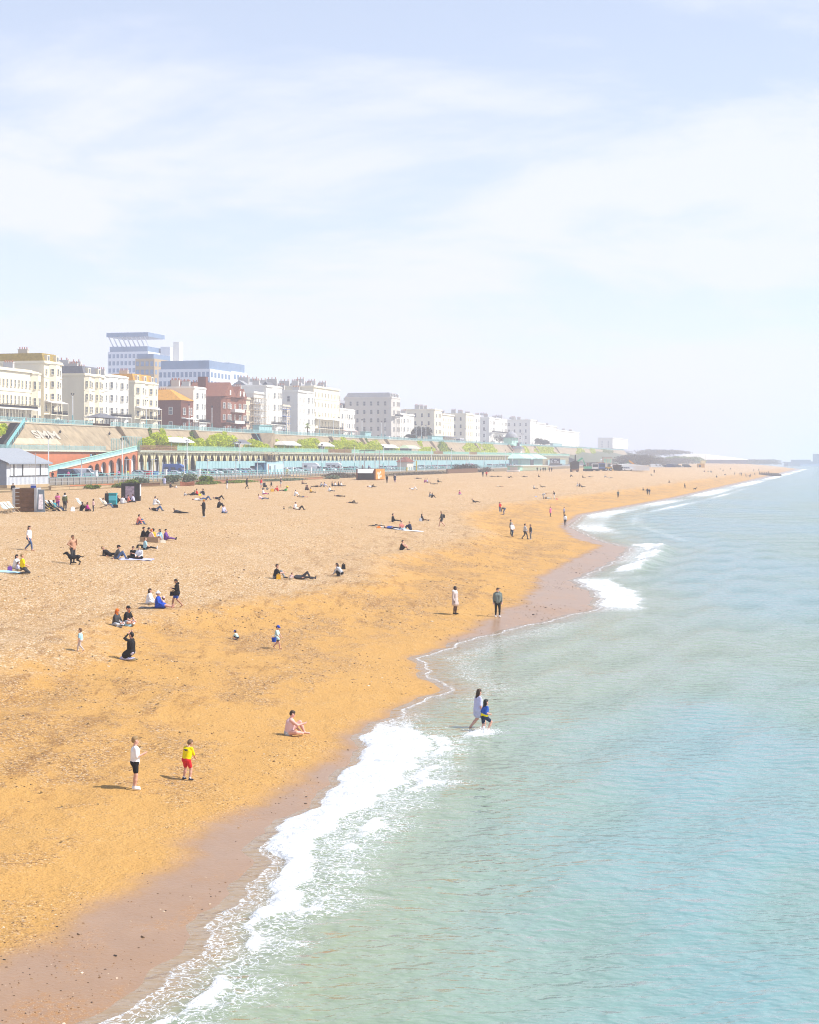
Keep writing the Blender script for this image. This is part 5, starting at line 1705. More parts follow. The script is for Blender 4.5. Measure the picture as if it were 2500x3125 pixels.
def van_at(label, kind, col, px, t, rz=RZ_CAR, z=ZC, **k):
    s, y = line(px, t)
    return car(label, kind, col, *st(s, t), z, rz, 'vans along the promenade', **k)
van_at('dark blue panel van parked before the red ramp', 'van', 'navy', 215, T_CAR - 2)
van_at('white minibus parked right of the dark blue van', 'van', 'white', 262, T_CAR + 1)
van_at('black car with roof down left of the ramp arches', 'saloon', 'black', 296, T_CAR + 2, name='parked_car', cat='car')
van_at('big blue motorhome with a white stripe', 'motorhome', 'blue', 535, T_CAR + 1)
van_at('white saloon in front of the blue motorhome', 'saloon', 'white', 536, T_CAR - 5, name='parked_car', cat='car')
van_at('silver hatchback right of the blue motorhome', 'hatchback', 'silver', 575, T_CAR - 2, name='parked_car', cat='car')
van_at('white motorhome facing the sea behind the railings', 'motorhome', 'white', 952, T_CAR + 1)
van_at('white van in front of the white motorhome', 'van', 'white', 966, T_CAR - 7)
van_at('long white caravan right of the lamp post', 'motorhome', 'white', 1022, T_CAR + 2)
van_at('white van seen above the hatchbacks near the dark scrub', 'van', 'white', 1437, T_CAR + 2)
van_at('black roofed van left of the pale blue container', 'van', 'black', 792, T_CAR + 2)
# cars on the upper road
for i, (px, c, k) in enumerate(((40, 'white', 'saloon'), (182, 'navy', 'estate'), (545, 'white', 'saloon'), (668, 'silver', 'hatchback'), (760, 'grey', 'estate'), (1052, 'white', 'hatchback'), (1092, 'black', 'saloon'), (1160, 'silver', 'saloon'), (1185, 'white', 'van'))):
    s, y = line(px, T_WALL1 + 6)
    car(f'{c} {k} on the upper road, {ORD[i]} from the left', k, c, *st(s, T_WALL1 + 6), Z_TOP - .13, ROT, 'cars on the upper road', parts=2)
def bus():
    s, y = line(1404, T_WALL1 + 7)
    r = thing('bus', 'white single deck bus on the upper road beyond the dark tree', 'bus', (*st(s, T_WALL1 + 7), Z_TOP - .13), ROT)
    MB().box(-5.5, 5.5, -1.25, 1.25, .4, 3.1).build('body', WHITEP, r)
    MB().box(-5.52, -5.5, -1.1, 1.1, 1.2, 2.8).build('windscreen', CGLASS, r)
    for i in range(6):
        MB().box(-5 + i * 1.7, -3.5 + i * 1.7, -1.28, -1.25, 1.5, 2.7).build('window', CGLASS, r)
    for x in (-3.5, 3.5):
        put('wheel', WHEEL_ME, r, (x, -1.1, .45), 0, (1.4, 1.4, 1.4))
bus()
# bins and pedestrians' bits by the railings
for i, (px, m, nm) in enumerate(((450, PAINT['red'], 'red'), (457, PAINT['red'], 'second red'), (466, PAINT['blue'], 'blue'), (474, PAINT['blue'], 'second blue'))):
    s, y = line(px, T_RAIL + 1)
    r = thing('wheeled_bin', f'{nm} wheeled bin behind the railings left of the motorhome', 'bin', (*st(s, T_RAIL + 1), Z_LOW), ROT, 'bins behind the railings')
    MB().hexa([(-.5, -.45, .15), (.5, -.45, .15), (.5, .45, .15), (-.5, .45, .15), (-.62, -.55, 1.25), (.62, -.55, 1.25), (.62, .55, 1.25), (-.62, .55, 1.25)]).build('body', m, r)
    MB().box(-.66, .66, -.6, .6, 1.25, 1.36).build('lid', m, r)
    MB().tube((-.4, -.5, .14), (.4, -.5, .14), .14, .14, 8).build('wheels', TYRE, r)
# white gate pillars in the railings
for i, px in enumerate((292, 505, 607, 873, 892, 948)):
    s, y = line(px, T_RAIL - 1.5)
    r = thing('gate_pillar', f'stout white pillar in the promenade railing, {ORD[i]} from the left', 'pillar', (*st(s, T_RAIL - 1.5), Z_LOW - .3), ROT, 'white pillars in the railing')
    MB().box(-.3, .3, -.3, .3, 0, 1.9).build('shaft', WHITEP, r)
    MB().box(-.36, .36, -.36, .36, 1.9, 2.05).build('cap', WHITEP, r)

# ------------------------------------------------------------------ steps and ramps from promenade to beach
def access_ramp(label, px0, px1):
    s0, y = line(px0, T_RAIL - 8)
    s1, _ = line(px1, T_RAIL - 8)
    L = s1 - s0
    r = thing('access_ramp', label, 'ramp', (*st(s0, T_RAIL - 8), 5.4), ROT)
    MB().hexa([(0, 0, -.3), (L, 0, -.3), (L, 1.6, -.3), (0, 1.6, -.3), (0, 0, .6), (L, 0, .1), (L, 1.6, .1), (0, 1.6, .6)]).build('slab', SANDC, r)
    for yy in (0.05, 1.55):
        mb = MB()
        for i in range(8):
            x = L * i / 7
            mb.box(x - .04, x + .04, yy - .04, yy + .04, 0, 1.55 - .45 * i / 7)
        mb.tube((0, yy, 1.55), (L, yy, 1.1), .05, .05, 5).tube((0, yy, 1.1), (L, yy, .65), .05, .05, 5)
        mb.build('handrail', TURQ_L, r)
access_ramp('turquoise railed ramp down from the promenade behind the timber wall', 392, 492)
access_ramp('turquoise railed ramp left of the motorhomes', 885, 950)
def rowing_boat(label, px, py, L, m, rz):
    X, Y, z = at(px, py)
    r = thing('rowing_boat', label, 'boat', (X, Y, z), rz)
    rows = []
    for i in range(9):
        u = i / 8 * 2 - 1
        w = .75 * (1 - abs(u) ** 2.4)
        rows.append((u * L / 2, w, .45 + .25 * u * u))
    mb = MB()
    vs = []
    for x, w, h in rows:
        vs += [(x, -w, h + .15), (x, -w * .6, .08), (x, 0, 0), (x, w * .6, .08), (x, w, h + .15)]
    fs = [(i * 5 + k, (i + 1) * 5 + k, (i + 1) * 5 + k + 1, i * 5 + k + 1) for i in range(8) for k in range(4)]
    mb.add(vs, fs)
    mb.build('hull', m, r)
    MB().box(-.15, .15, -.6, .6, .4, .45).build('thwart', PALEWOOD, r)
    MB().box(L * .2, L * .2 + .25, -.5, .5, .42, .47).build('thwart', PALEWOOD, r)
rowing_boat('brown upturned looking old boat on the bank of weeds', 572, 1483, 7.0, mat('brown_hull', (.25, .09, .05), .7), ROT)
rowing_boat('small white boat on the shingle before the green beach bar', 1567, 1440, 5.0, WHITEP, .2)

# ------------------------------------------------------------------ works yard at the far end of the beach
def yard(px, py):
    return at(px, py)
def tipper():
    X, Y, z = at(1757, 1440)
    r = thing('tipper_truck', 'dark tipper truck seen from behind in the works yard', 'truck', (X, Y, z), 0)
    D = mat('dark_truck', (.07, .065, .065), .7, var=.3)
    MB().hexa([(-1.6, 0, 1.1), (1.3, 0, 1.1), (1.3, 5, 1.1), (-1.6, 5, 1.1), (-1.7, -.2, 3.6), (1.4, -.2, 3.6), (1.4, 5, 3.6), (-1.7, 5, 3.6)]).build('tipper_body', D, r)
    MB().prism([(-1.7, 3.6), (1.4, 3.6), (.4, 4.1), (-.7, 4.1)], 0, 5, 'y').build('load', D, r)
    MB().box(-1.2, 1.0, 5.2, 7.2, .8, 3.2).build('cab', mat('grey_green_cab', (.32, .40, .36), .6), r)
    MB().box(-1.6, 1.3, -.2, .1, .5, 1.0).build('tailgate', RUST, r)
    for x in (-1.3, 1.0):
        for y in (1, 2.6, 6):
            o = put('wheel', WHEEL_ME, r, (x, y, .5), math.pi / 2, (1.55, 1.6, 1.55))
    MB().tube((.1, 2, 4), (.1, 2, 6.4), .3, .22, 6).build('vertical_bucket', D, r)
tipper()
def excavator(label, px, py, m, col, flip=1, h=6.0, tipm=None):
    X, Y, z = at(px, py)
    r = thing('excavator', label, 'excavator', (X, Y, z), 0)
    for sy in (-1.2, 1.2):
        MB().prism([(-1.9, 0.2), (-1.5, 0), (1.5, 0), (1.9, .2), (1.9, .75), (1.5, .95), (-1.5, .95), (-1.9, .75)], sy - .3, sy + .3, 'y').build('track', TYRE, r)
    MB().box(-1.7, 1.4, -1.3, 1.3, 1.0, 1.9).build('upper_frame', m, r)
    MB().hexa([(.2, -1.2, 1.9), (1.4, -1.2, 1.9), (1.4, -.1, 1.9), (.2, -.1, 1.9), (.3, -1.15, 3.2), (1.2, -1.15, 3.2), (1.2, -.15, 3.2), (.3, -.15, 3.2)]).build('cab', GLASS, r)
    MB().box(-1.9, -1.0, -1.2, 1.2, 1.9, 2.6).build('counterweight', BLACKM, r)
    f = flip
    MB().hexa([(.6 * f, .1, 1.8), (1.2 * f, .1, 1.8), (1.2 * f, .6, 1.8), (.6 * f, .6, 1.8), (1.9 * f, .1, h - .8), (2.4 * f, .1, h), (2.4 * f, .6, h), (1.9 * f, .6, h - .8)]).build('boom', m, r)
    MB().hexa([(2.0 * f, .15, h - .6), (2.4 * f, .15, h), (2.4 * f, .55, h), (2.0 * f, .55, h - .6), (4.4 * f, .15, h - 2.2), (4.7 * f, .15, h - 1.8), (4.7 * f, .55, h - 1.8), (4.4 * f, .55, h - 2.2)]).build('stick', tipm or m, r)
    MB().prism([(4.2 * f, h - 2.0), (4.9 * f, h - 1.7), (4.9 * f, h - 2.9), (4.1 * f, h - 3.1)], -.1, .8, 'y').build('bucket', BLACKM, r)
GMACH = mat('machine_green', (.12, .48, .30), .5)
excavator('mint green excavator with raised boom behind the tipper', 1795, 1438, GMACH, 'green', -1, 5.6)
excavator('green excavator with orange stick reaching over the dark skip', 1904, 1436, mat('machine_olive', (.16, .36, .16), .5), 'green', 1, 4.6, mat('machine_orange', (.62, .27, .05), .5))
def lorry(label, px, py, boxm, cabm):
    X, Y, z = at(px, py)
    r = thing('lorry', label, 'truck', (X, Y, z), 0)
    MB().box(-1.25, 1.25, 0, 2.2, .7, 3.1).build('cab', cabm, r)
    MB().box(-1.1, 1.1, -.03, 0, 1.7, 2.8).build('windscreen', CGLASS, r)
    MB().box(-1.25, 1.25, -.06, 0, .45, .95).build('bumper', BLACKM, r)
    MB().box(-1.35, 1.35, 2.3, 9, 1.0, 3.5).build('load_box', boxm, r)
    for x in (-1.1, 1.1):
        for y in (1, 4.5, 7.5):
            put('wheel', WHEEL_ME, r, (x, y, .5), math.pi / 2, (1.5, 1.5, 1.5))
lorry('white fronted lorry with dark load beside the green excavator', 1817, 1438, BLACKM, WHITEP)
lorry('lorry with orange and blue box body in the works yard', 1838, 1437, mat('orange_brown_box', (.40, .20, .10), .7), PAINT['blue'])
def loader():
    X, Y, z = at(1858, 1437)
    r = thing('wheel_loader', 'yellow wheel loader between the blue lorry and the dark skip', 'loader', (X, Y, z), 0)
    YM = mat('machine_yellow', (.62, .38, .04), .5)
    MB().box(-1.6, 1.2, -.9, .9, .8, 1.7).build('body', YM, r)
    MB().box(-.5, .7, -.75, .75, 1.7, 3.0).build('cab', GLASS, r)
    MB().hexa([(1.2, -1.1, .1), (2.1, -1.1, .1), (2.1, 1.1, .1), (1.2, 1.1, .1), (1.4, -1.1, 1.0), (1.6, -1.1, 1.0), (1.6, 1.1, 1.0), (1.4, 1.1, 1.0)]).build('bucket', YM, r)
    for x in (-1.1, .8):
        for y in (-.9, .9):
            put('wheel', WHEEL_ME, r, (x, y, .65), 0, (2, 1.6, 2))
loader()
def skip(label, px, py, w, h, d=3.0):
    X, Y, z = at(px, py)
    r = thing('skip', label, 'skip', (X, Y, z), 0)
    D = mat('dark_skip', (.085, .075, .07), .8, var=.3)
    MB().hexa([(-w * .45, 0, .1), (w * .45, 0, .1), (w * .45, d, .1), (-w * .45, d, .1), (-w / 2, -.2, h), (w / 2, -.2, h), (w / 2, d + .2, h), (-w / 2, d + .2, h)]).build('body', D, r)
    MB().box(-w / 2 - .06, w / 2 + .06, -.26, d + .26, h, h + .14).build('rim', RUST, r)
    for i in range(5):
        MB().box(-w * .45 + w * .9 * i / 5, -w * .45 + w * .9 * i / 5 + .12, -.28, -.1, .2, h).build('rib', D, r)
skip('dark ribbed skip left of the white pickup', 1885, 1437, 3.4, 2.4)
X, Y, z = at(1916, 1437)
car('white pickup with hard top parked by the marquee', 'estate', 'white', X, Y, z, 0, name='pickup', cat='pickup', parts=True)
skip('long low black trailer in front of the marquee', 1947, 1437, 4.6, 1.3)
def marquee(label, px0, px1, py, h, rise, depth):
    X0, Y, z = at(px0, py)
    X1 = X0 + (px1 - px0) / F_PX * Y
    r = thing('marquee', label, 'tent', (X0, Y + 2, z), 0)
    W = X1 - X0
    MB().box(0, W, 0, depth, 0, h).build('walls', WHITEP, r)
    MB().prism([(-.3, h), (W + .3, h), (W / 2, h + rise)], -.2, depth + .2, 'y').build('roof', WHITEP, r)
    MB().box(W * .2, W * .45, -.03, 0, .1, h * .8).build('doorway', BLACKM, r)
marquee('long white marquee at the end of the works yard', 1862, 1985, 1436, 1.9, 1.0, 8)
marquee('small white peaked tent behind the lorries', 1838, 1868, 1430, 4.2, 1.2, 5)
for i, (px0, px1, py, h, m) in enumerate(((1800, 1850, 1425, 3.0, mat('brown_sheds', (.26, .19, .15), .9)), (1848, 1877, 1422, 5.5, PALEG))):
    X0, Y, z = at(px0, 1433)
    r = thing('site_cabin', ('brown shed roofs behind the lorries', 'two storey site cabin with green windows above the white tent')[i], 'cabin', (X0, Y + 10, z), 0)
    W = (px1 - px0) / F_PX * Y
    MB().box(0, W, 0, 3, 0, h).build('body', m, r)
    MB().box(-.2, W + .2, -.2, 3.2, h, h + .2).build('roof', LEAD, r)
    for k in range(3):
        MB().box(W * (.12 + k * .3), W * (.12 + k * .3) + W * .2, -.04, 0, h * .55, h * .88).build('window', GREENP if i else BLACKM, r)

# ------------------------------------------------------------------ far end: scrub bank, hall, groynes, harbour
def far_land():
    S = np.linspace(1240, 3300, 90)
    T = [104, 118, 140, 160, 176, 190, 230, 400, 800]
    Zp = [5.3, 5.4, 5.8, 8.5, 14.5, 20.0, 22.0, 27.0, 40.0]
    V = []
    for s in S:
        f = np.clip(1.0 - (s - 1500) / 1500, .12, 1)
        lead = np.clip((s - 1240) / 300, 0, 1)
        for t, z in zip(T, Zp):
            h = 5.3 + (z - 5.3) * (f if t < 500 else max(f, .5))
            h += .8 * math.sin(s * .05 + t * .1) * math.sin(t * .06) * (t > 150) * f
            x, y = st(s, t + (1 - lead) * (6 if t < 200 else 0))
            V.append((x, y, h - (1 - lead) * (.6 if t < 150 else 0)))
    me = grid_mesh('hill', np.array(V), len(S), len(T), [leaf_mat('scrub_ground', (.10, .10, .06), (.17, .19, .08))])
    tag(put('hill', me), 'low scrubby bank at the far end of the beach', kind='structure')
far_land()
def scrub(label, px, py, Y, w, h, m, n=2200, size=.9):
    X = (px - CX) / F_PX * Y
    r = thing('scrub', label, 'bush', (X, Y, zpx(py, Y)), 0, 'scrub at the far end')
    leaves(blob_points(n * 2, 0, 0, 0, w / 2, w / 3, h * .8, 34), size * .7, m, 'foliage', r)
    mb = MB()
    for i in range(6):
        mb.tube((RNG.uniform(-w / 4, w / 4), 0, -1), (RNG.uniform(-w / 3, w / 3), RNG.uniform(-2, 2), h * .7), .2, .06, 5)
    mb.build('stems', WOOD, r)
scrub('big purple brown mound of scrub behind the marquee', 1944, 1420, 1150, 36, 9.5, SCRUB, 4200, .8)
scrub('grey scrub running down right of the mound', 1995, 1420, 1200, 22, 5, SCRUB, 1800, .8)
scrub('pale scrub on the bank above the far cars', 2040, 1416, 1500, 44, 7, SCRUB, 2200, 1.1)
scrub('green scrub right of the pale bank', 2090, 1412, 1600, 40, 8, GREEN, 1800, 1.1)
scrub('faint trees left of the harbour', 2320, 1418, 2100, 60, 9, DARKL, 1600, 1.4)
scrub('faint dark trees beyond the long white hall', 2240, 1416, 2050, 80, 6, DARKL, 1600, 1.4)
scrub('faint scrub over the long hall roof', 2020, 1390, 1900, 70, 9, SCRUB, 1600, 1.5)
def hall():
    Y = 1750
    x0, x1 = (2066 - CX) / F_PX * Y, (2284 - CX) / F_PX * Y
    zb, ze, zr = zpx(1416, Y), zpx(1402, Y), zpx(1385, Y)
    r = thing('long_hall', 'long low hall with curved white roof beyond the far beach', 'building', (x0, Y, zb), 0)
    W = x1 - x0
    MB().box(2, W - 2, 0, 20, -2, ze - zb).build('wall', mat('hall_blue', (.22, .24, .34), .8), r)
    n = 10
    for i in range(n):
        u0, u1 = i / n, (i + 1) / n
        f = lambda u: (ze - zb) + (zr - ze) * (1.25 * math.sin(math.pi * min(1, u ** .7 * 1.02)) ** .8 * (1 - .55 * u))
        MB().hexa([(W * u0, -3, ze - zb - .3), (W * u1 - .2, -3, ze - zb - .3), (W * u1 - .2, 20, ze - zb - .3), (W * u0, 20, ze - zb - .3),
                   (W * u0, 0, f(u0)), (W * u1 - .2, 0, f(u1)), (W * u1 - .2, 20, f(u1)), (W * u0, 20, f(u0))]).build('roof_panel', WHITE, r)
hall()
def yellow_tower():
    X, Y, z = at(2142, 1427)
    r = thing('yellow_kiosk', 'yellow beach kiosk with a paler box on top, far along the beach', 'kiosk', (X, Y, z), 0)
    w = 22 / F_PX * Y
    MB().box(-w / 2, w * .4, 0, 4, 0, w * .55).build('base', mat('far_orange', (.66, .36, .06), .7), r)
    MB().box(-w * .05, w * .55, .3, 4, w * .55, w * .98).build('upper_box', mat('far_cream', (.80, .66, .36), .7), r)
    MB().box(-w * .4, -w * .1, -.05, 0, .2, w * .4).build('door', BLACKM, r)
yellow_tower()
for k, (label, px, py, n) in enumerate((('dark timber groyne running into the surf far along the beach', 2318, 1448, 12), ('second dark groyne at the water far along the beach', 2340, 1451, 9))):
    X, Y, z = at(px, py)
    r = thing('groyne', label, 'groyne', (X, Y, z - .3), -.15)
    for i in range(n):
        MB().tube((i * 1.0, 0, -1), (i * 1.0, 0, 2.0 - .09 * i), .28, .25, 6).build('pile', WOOD, r)
    MB().box(-.3, n - .7, -.15, .15, -.5, 1.0).build('planking', WOOD, r)
def harbour():
    B = mat('harbour_concrete', (.20, .24, .30), .9, var=.1)
    Y = 2250
    x0 = (2405 - CX) / F_PX * Y
    r = thing('harbour_wall', 'blue grey harbour wall closing the view at the right edge', 'harbour wall', (x0, Y, 0), 0)
    sc = Y / F_PX
    for i, (a, b, py) in enumerate(((0, 22, 1410), (22, 70, 1403), (70, 76, 1408), (76, 140, 1411), (140, 420, 1412))):
        MB().box(a * sc, b * sc - .1, 0, 25, -1, zpx(py, Y)).build('wall_section', B, r)
    MB().hexa([(30 * sc, -20, -1), (420 * sc, -40, -1), (420 * sc, 0, -1), (30 * sc, 0, -1), (34 * sc, -3, 3), (420 * sc, -4, 5), (420 * sc, 0, 5), (34 * sc, 0, 3)]).build('rock_apron', mat('harbour_rock', (.10, .16, .24), .95, var=.3, scale=.2), r)
    MB().box(88 * sc, 120 * sc, 12, 22, 3, zpx(1385, Y)).build('tall_block', B, r)
harbour()
for i, (px, c, k) in enumerate(((1996, 'silver', 'van'), (2010, 'white', 'van'), (2031, 'grey', 'estate'), (2048, 'navy', 'van'), (2064, 'grey', 'van'), (2074, 'silver', 'estate'), (2096, 'black', 'van'))):
    X, Y, z = at(px, 1428)
    car(f'hazy {c} {k} behind the far beach, {ORD[i]} from the marquee', k, c, X, Y, z, random.uniform(-.4, .4), 'hazy vehicles behind the far beach', parts=0)

# ------------------------------------------------------------------ people: one continuous skin grown round a posed skeleton
CLOTH = {'black': (.016, .016, .018), 'white': (.80, .80, .82), 'navy': (.02, .028, .06), 'denim': (.07, .12, .24), 'blue': (.03, .09, .38), 'royal': (.02, .07, .42), 'sky': (.36, .60, .72),
         'teal': (.03, .30, .36), 'mint': (.48, .66, .62), 'aqua': (.10, .55, .66), 'yellow': (.85, .66, .0), 'mustard': (.62, .33, .02), 'red': (.62, .025, .03), 'pink': (.75, .18, .36), 'palepink': (.74, .50, .50),
         'coral': (.62, .20, .16), 'lilac': (.52, .52, .72), 'purple': (.16, .06, .28), 'magenta': (.42, .02, .22), 'olive': (.13, .15, .07), 'green': (.06, .38, .10), 'greygreen': (.17, .20, .18), 'grey': (.22, .23, .25),
         'charcoal': (.06, .06, .065), 'lightgrey': (.46, .48, .52), 'cream': (.70, .62, .50), 'beige': (.56, .47, .44), 'khaki': (.32, .26, .15), 'brown': (.12, .06, .03), 'orange': (.75, .18, .015), 'maroon': (.16, .02, .04), 'bare': (.50, .27, .17)}
HAIRC = {'black': (.012, .010, .010), 'brown': (.045, .022, .012), 'fair': (.30, .19, .08), 'blonde': (.50, .36, .16), 'ginger': (.48, .11, .015), 'grey': (.35, .34, .33), 'light brown': (.16, .09, .045)}
SKINC = {'fair': (.62, .34, .25), 'tan': (.44, .23, .14), 'brown': (.24, .115, .065), 'dark': (.09, .045, .03), 'pink': (.70, .38, .31)}
def cloth(c):
    return mat('cloth_' + c, CLOTH[c], .85, var=.14, scale=6, bump=.2, spec=.15)
def hairm(c):
    return mat('hair_' + c, HAIRC[c], .55, var=.25, scale=20, spec=.3)
def skinm(c):
    return mat('skin_' + c, SKINC[c], .55, var=.06, scale=4, spec=.3)

def sdf_mesh(name, bones, h, mats, k=.022):
    B = np.array([b[:8] for b in bones], float)
    ids = [b[8] for b in bones]
    rmax = np.maximum(B[:, 6], B[:, 7])
    lo = np.minimum((B[:, 0:3] - rmax[:, None]).min(0), (B[:, 3:6] - rmax[:, None]).min(0)) - 3 * h
    hi = np.maximum((B[:, 0:3] + rmax[:, None]).max(0), (B[:, 3:6] + rmax[:, None]).max(0)) + 3 * h
    n = np.ceil((hi - lo) / h).astype(int) + 1
    ax = [lo[i] + h * np.arange(n[i]) for i in range(3)]
    D = np.full(n, .3)
    M = np.zeros(n, np.int16)
    DM = np.full(n, 9.)
    for b, mid in zip(B, ids):
        a, c, ra, rb = b[0:3], b[3:6], b[6], b[7]
        r = max(ra, rb) + .07
        i0 = np.maximum(np.floor((np.minimum(a, c) - r - lo) / h).astype(int), 0)
        i1 = np.minimum(np.ceil((np.maximum(a, c) + r - lo) / h).astype(int) + 1, n)
        sl = tuple(slice(i0[i], i1[i]) for i in range(3))
        X, Y, Z = ax[0][sl[0]][:, None, None] - a[0], ax[1][sl[1]][None, :, None] - a[1], ax[2][sl[2]][None, None, :] - a[2]
        v = c - a
        L2 = float(v @ v) + 1e-9
        t = np.clip((X * v[0] + Y * v[1] + Z * v[2]) / L2, 0, 1)
        d = np.sqrt((X - t * v[0]) ** 2 + (Y - t * v[1]) ** 2 + (Z - t * v[2]) ** 2) - (ra + (rb - ra) * t)
        q = D[sl]
        g = np.clip(.5 + .5 * (q - d) / k, 0, 1)
        D[sl] = q * (1 - g) + d * g - k * g * (1 - g)
        m = DM[sl]
        w = d < m
        M[sl] = np.where(w, mid, M[sl])
        DM[sl] = np.minimum(m, d)
    S = D < 0
    c8 = [(i, j, l) for i in (0, 1) for j in (0, 1) for l in (0, 1)]
    sh = n - 1
    cut = lambda A, o: A[o[0]:o[0] + sh[0], o[1]:o[1] + sh[1], o[2]:o[2] + sh[2]]
    cnt = sum(cut(S, o).astype(np.int8) for o in c8)
    act = (cnt > 0) & (cnt < 8)
    I = np.argwhere(act)
    idx = np.full(sh, -1)
    idx[act] = np.arange(len(I))
    acc = np.zeros((len(I), 3))
    num = np.zeros(len(I))
    for o in c8:
        for axis in range(3):
            if o[axis]:
                continue
            p = list(o); p[axis] = 1
            da = D[I[:, 0] + o[0], I[:, 1] + o[1], I[:, 2] + o[2]]
            db = D[I[:, 0] + p[0], I[:, 1] + p[1], I[:, 2] + p[2]]
            x = (da < 0) != (db < 0)
            t = np.where(x, da / np.where(x, da - db, 1), 0)
            pos = np.tile(np.array(o, float), (len(I), 1))
            pos[:, axis] += t
            acc += pos * x[:, None]
            num += x
    V = lo + (I + acc / np.maximum(num, 1)[:, None]) * h
    F, FM = [], []
    for axis in range(3):
        e = [slice(None)] * 3
        f = [slice(None)] * 3
        e[axis], f[axis] = slice(0, -1), slice(1, None)
        A, Bq = S[tuple(e)], S[tuple(f)]
        E = np.argwhere(A != Bq)
        u, w = (axis + 1) % 3, (axis + 2) % 3
        ok = (E[:, u] > 0) & (E[:, w] > 0) & (E[:, u] < sh[u]) & (E[:, w] < sh[w])
        E = E[ok]
        def cell(du, dw):
            q = E.copy()
            q[:, u] += du
            q[:, w] += dw
            return idx[q[:, 0], q[:, 1], q[:, 2]]
        q = np.stack((cell(-1, -1), cell(0, -1), cell(0, 0), cell(-1, 0)), 1)
        ins = S[E[:, 0], E[:, 1], E[:, 2]]
        q = np.where(ins[:, None], q, q[:, ::-1])
        F.append(q)
        FM.append(M[E[:, 0], E[:, 1], E[:, 2]])
    F = np.concatenate(F)
    FM = np.concatenate(FM)
    me = bpy.data.meshes.new(name)
    me.vertices.add(len(V))
    me.vertices.foreach_set('co', V.astype(np.float32).ravel())
    me.loops.add(F.size)
    me.loops.foreach_set('vertex_index', F.ravel().astype(np.int32))
    me.polygons.add(len(F))
    me.polygons.foreach_set('loop_start', np.arange(0, F.size, 4, dtype=np.int32))
    me.polygons.foreach_set('use_smooth', np.ones(len(F), bool))
    for m in mats:
        me.materials.append(m)
    me.polygons.foreach_set('material_index', FM.astype(np.int32))
    me.update()
    return me

V3 = lambda *a: np.array(a, float)
# legs: knee, ankle, toe for the right side (x positive); a pair gives right then left
POSES = {
    'stand': dict(pel=(0, 0, .93), lean=.02, legs=[((.11, .03, .5), (.115, -.02, .085), (.13, .15, .035))], arms='down'),
    'walk': dict(pel=(0, 0, .90), lean=.06, legs=[((.1, .22, .52), (.1, .28, .09), (.11, .44, .05)), ((.1, .02, .5), (.1, -.30, .16), (.1, -.16, .04))], arms='swing'),
    'run': dict(pel=(0, 0, .88), lean=.22, legs=[((.1, .40, .66), (.1, .22, .28), (.1, .36, .18)), ((.1, -.08, .48), (.1, -.42, .30), (.1, -.40, .16))], arms='bent'),
    'sit': dict(pel=(0, 0, .12), lean=.02, legs=[((.1, .43, .17), (.1, .85, .085), (.12, .90, .22))], arms='lap'),
    'knees': dict(pel=(0, 0, .12), lean=.22, legs=[((.12, .38, .47), (.1, .60, .085), (.11, .77, .04))], arms='knees'),
    'cross': dict(pel=(0, 0, .12), lean=.18, legs=[((.34, .28, .15), (-.05, .34, .10), (-.17, .38, .09)), ((.34, .30, .13), (-.06, .46, .08), (-.18, .48, .07))], arms='lap'),
    'oneknee': dict(pel=(0, 0, .12), lean=.16, legs=[((.34, .26, .15), (.02, .50, .08), (-.10, .54, .06)), ((.14, .42, .46), (.12, .58, .085), (.12, .76, .04))], arms='onknee'),
    'recline': dict(pel=(0, 0, .12), lean=-.95, legs=[((.1, .43, .20), (.1, .85, .085), (.12, .90, .22))], arms='elbow'),
    'lie': dict(pel=(0, 0, .12), lean=-1.50, legs=[((.1, .43, .13), (.13, .86, .085), (.16, .89, .21))], arms='along'),
    'lieknee': dict(pel=(0, 0, .12), lean=-1.48, legs=[((.1, .36, .48), (.1, .58, .085), (.1, .74, .04)), ((.1, .43, .13), (.13, .86, .085), (.15, .89, .21))], arms='along'),
    'lieknees': dict(pel=(0, 0, .12), lean=-1.40, legs=[((.11, .36, .48), (.1, .60, .085), (.1, .76, .04))], arms='along'),
    'prone': dict(pel=(0, 0, .13), lean=1.28, legs=[((.09, -.43, .11), (.11, -.85, .085), (.12, -1.0, .05))], arms='prop'),
    'squat': dict(pel=(0, -.14, .26), lean=.6, legs=[((.17, .28, .44), (.14, .04, .09), (.16, .22, .035))], arms='reach'),
    'kneel': dict(pel=(0, -.06, .40), lean=-.02, legs=[((.13, .33, .10), (.11, -.14, .085), (.11, -.30, .05))], arms='head'),
    'bend': dict(pel=(0, -.16, .90), lean=1.35, legs=[((.13, .02, .5), (.14, -.02, .085), (.15, .15, .035))], arms='drop'),
    'stoop': dict(pel=(0, -.06, .89), lean=.26, legs=[((.15, .06, .48), (.18, -.04, .085), (.20, .12, .035))], arms='front'),
    'chair': dict(pel=(0, 0, .36), lean=-.55, legs=[((.12, .42, .48), (.12, .72, .10), (.12, .88, .05))], arms='lap'),
    'wade': dict(pel=(0, 0, .90), lean=.18, legs=[((.1, .34, .62), (.1, .16, .26), (.1, .28, .18)), ((.1, .0, .48), (.1, -.10, .085), (.1, .06, .04))], arms='bent'),
}
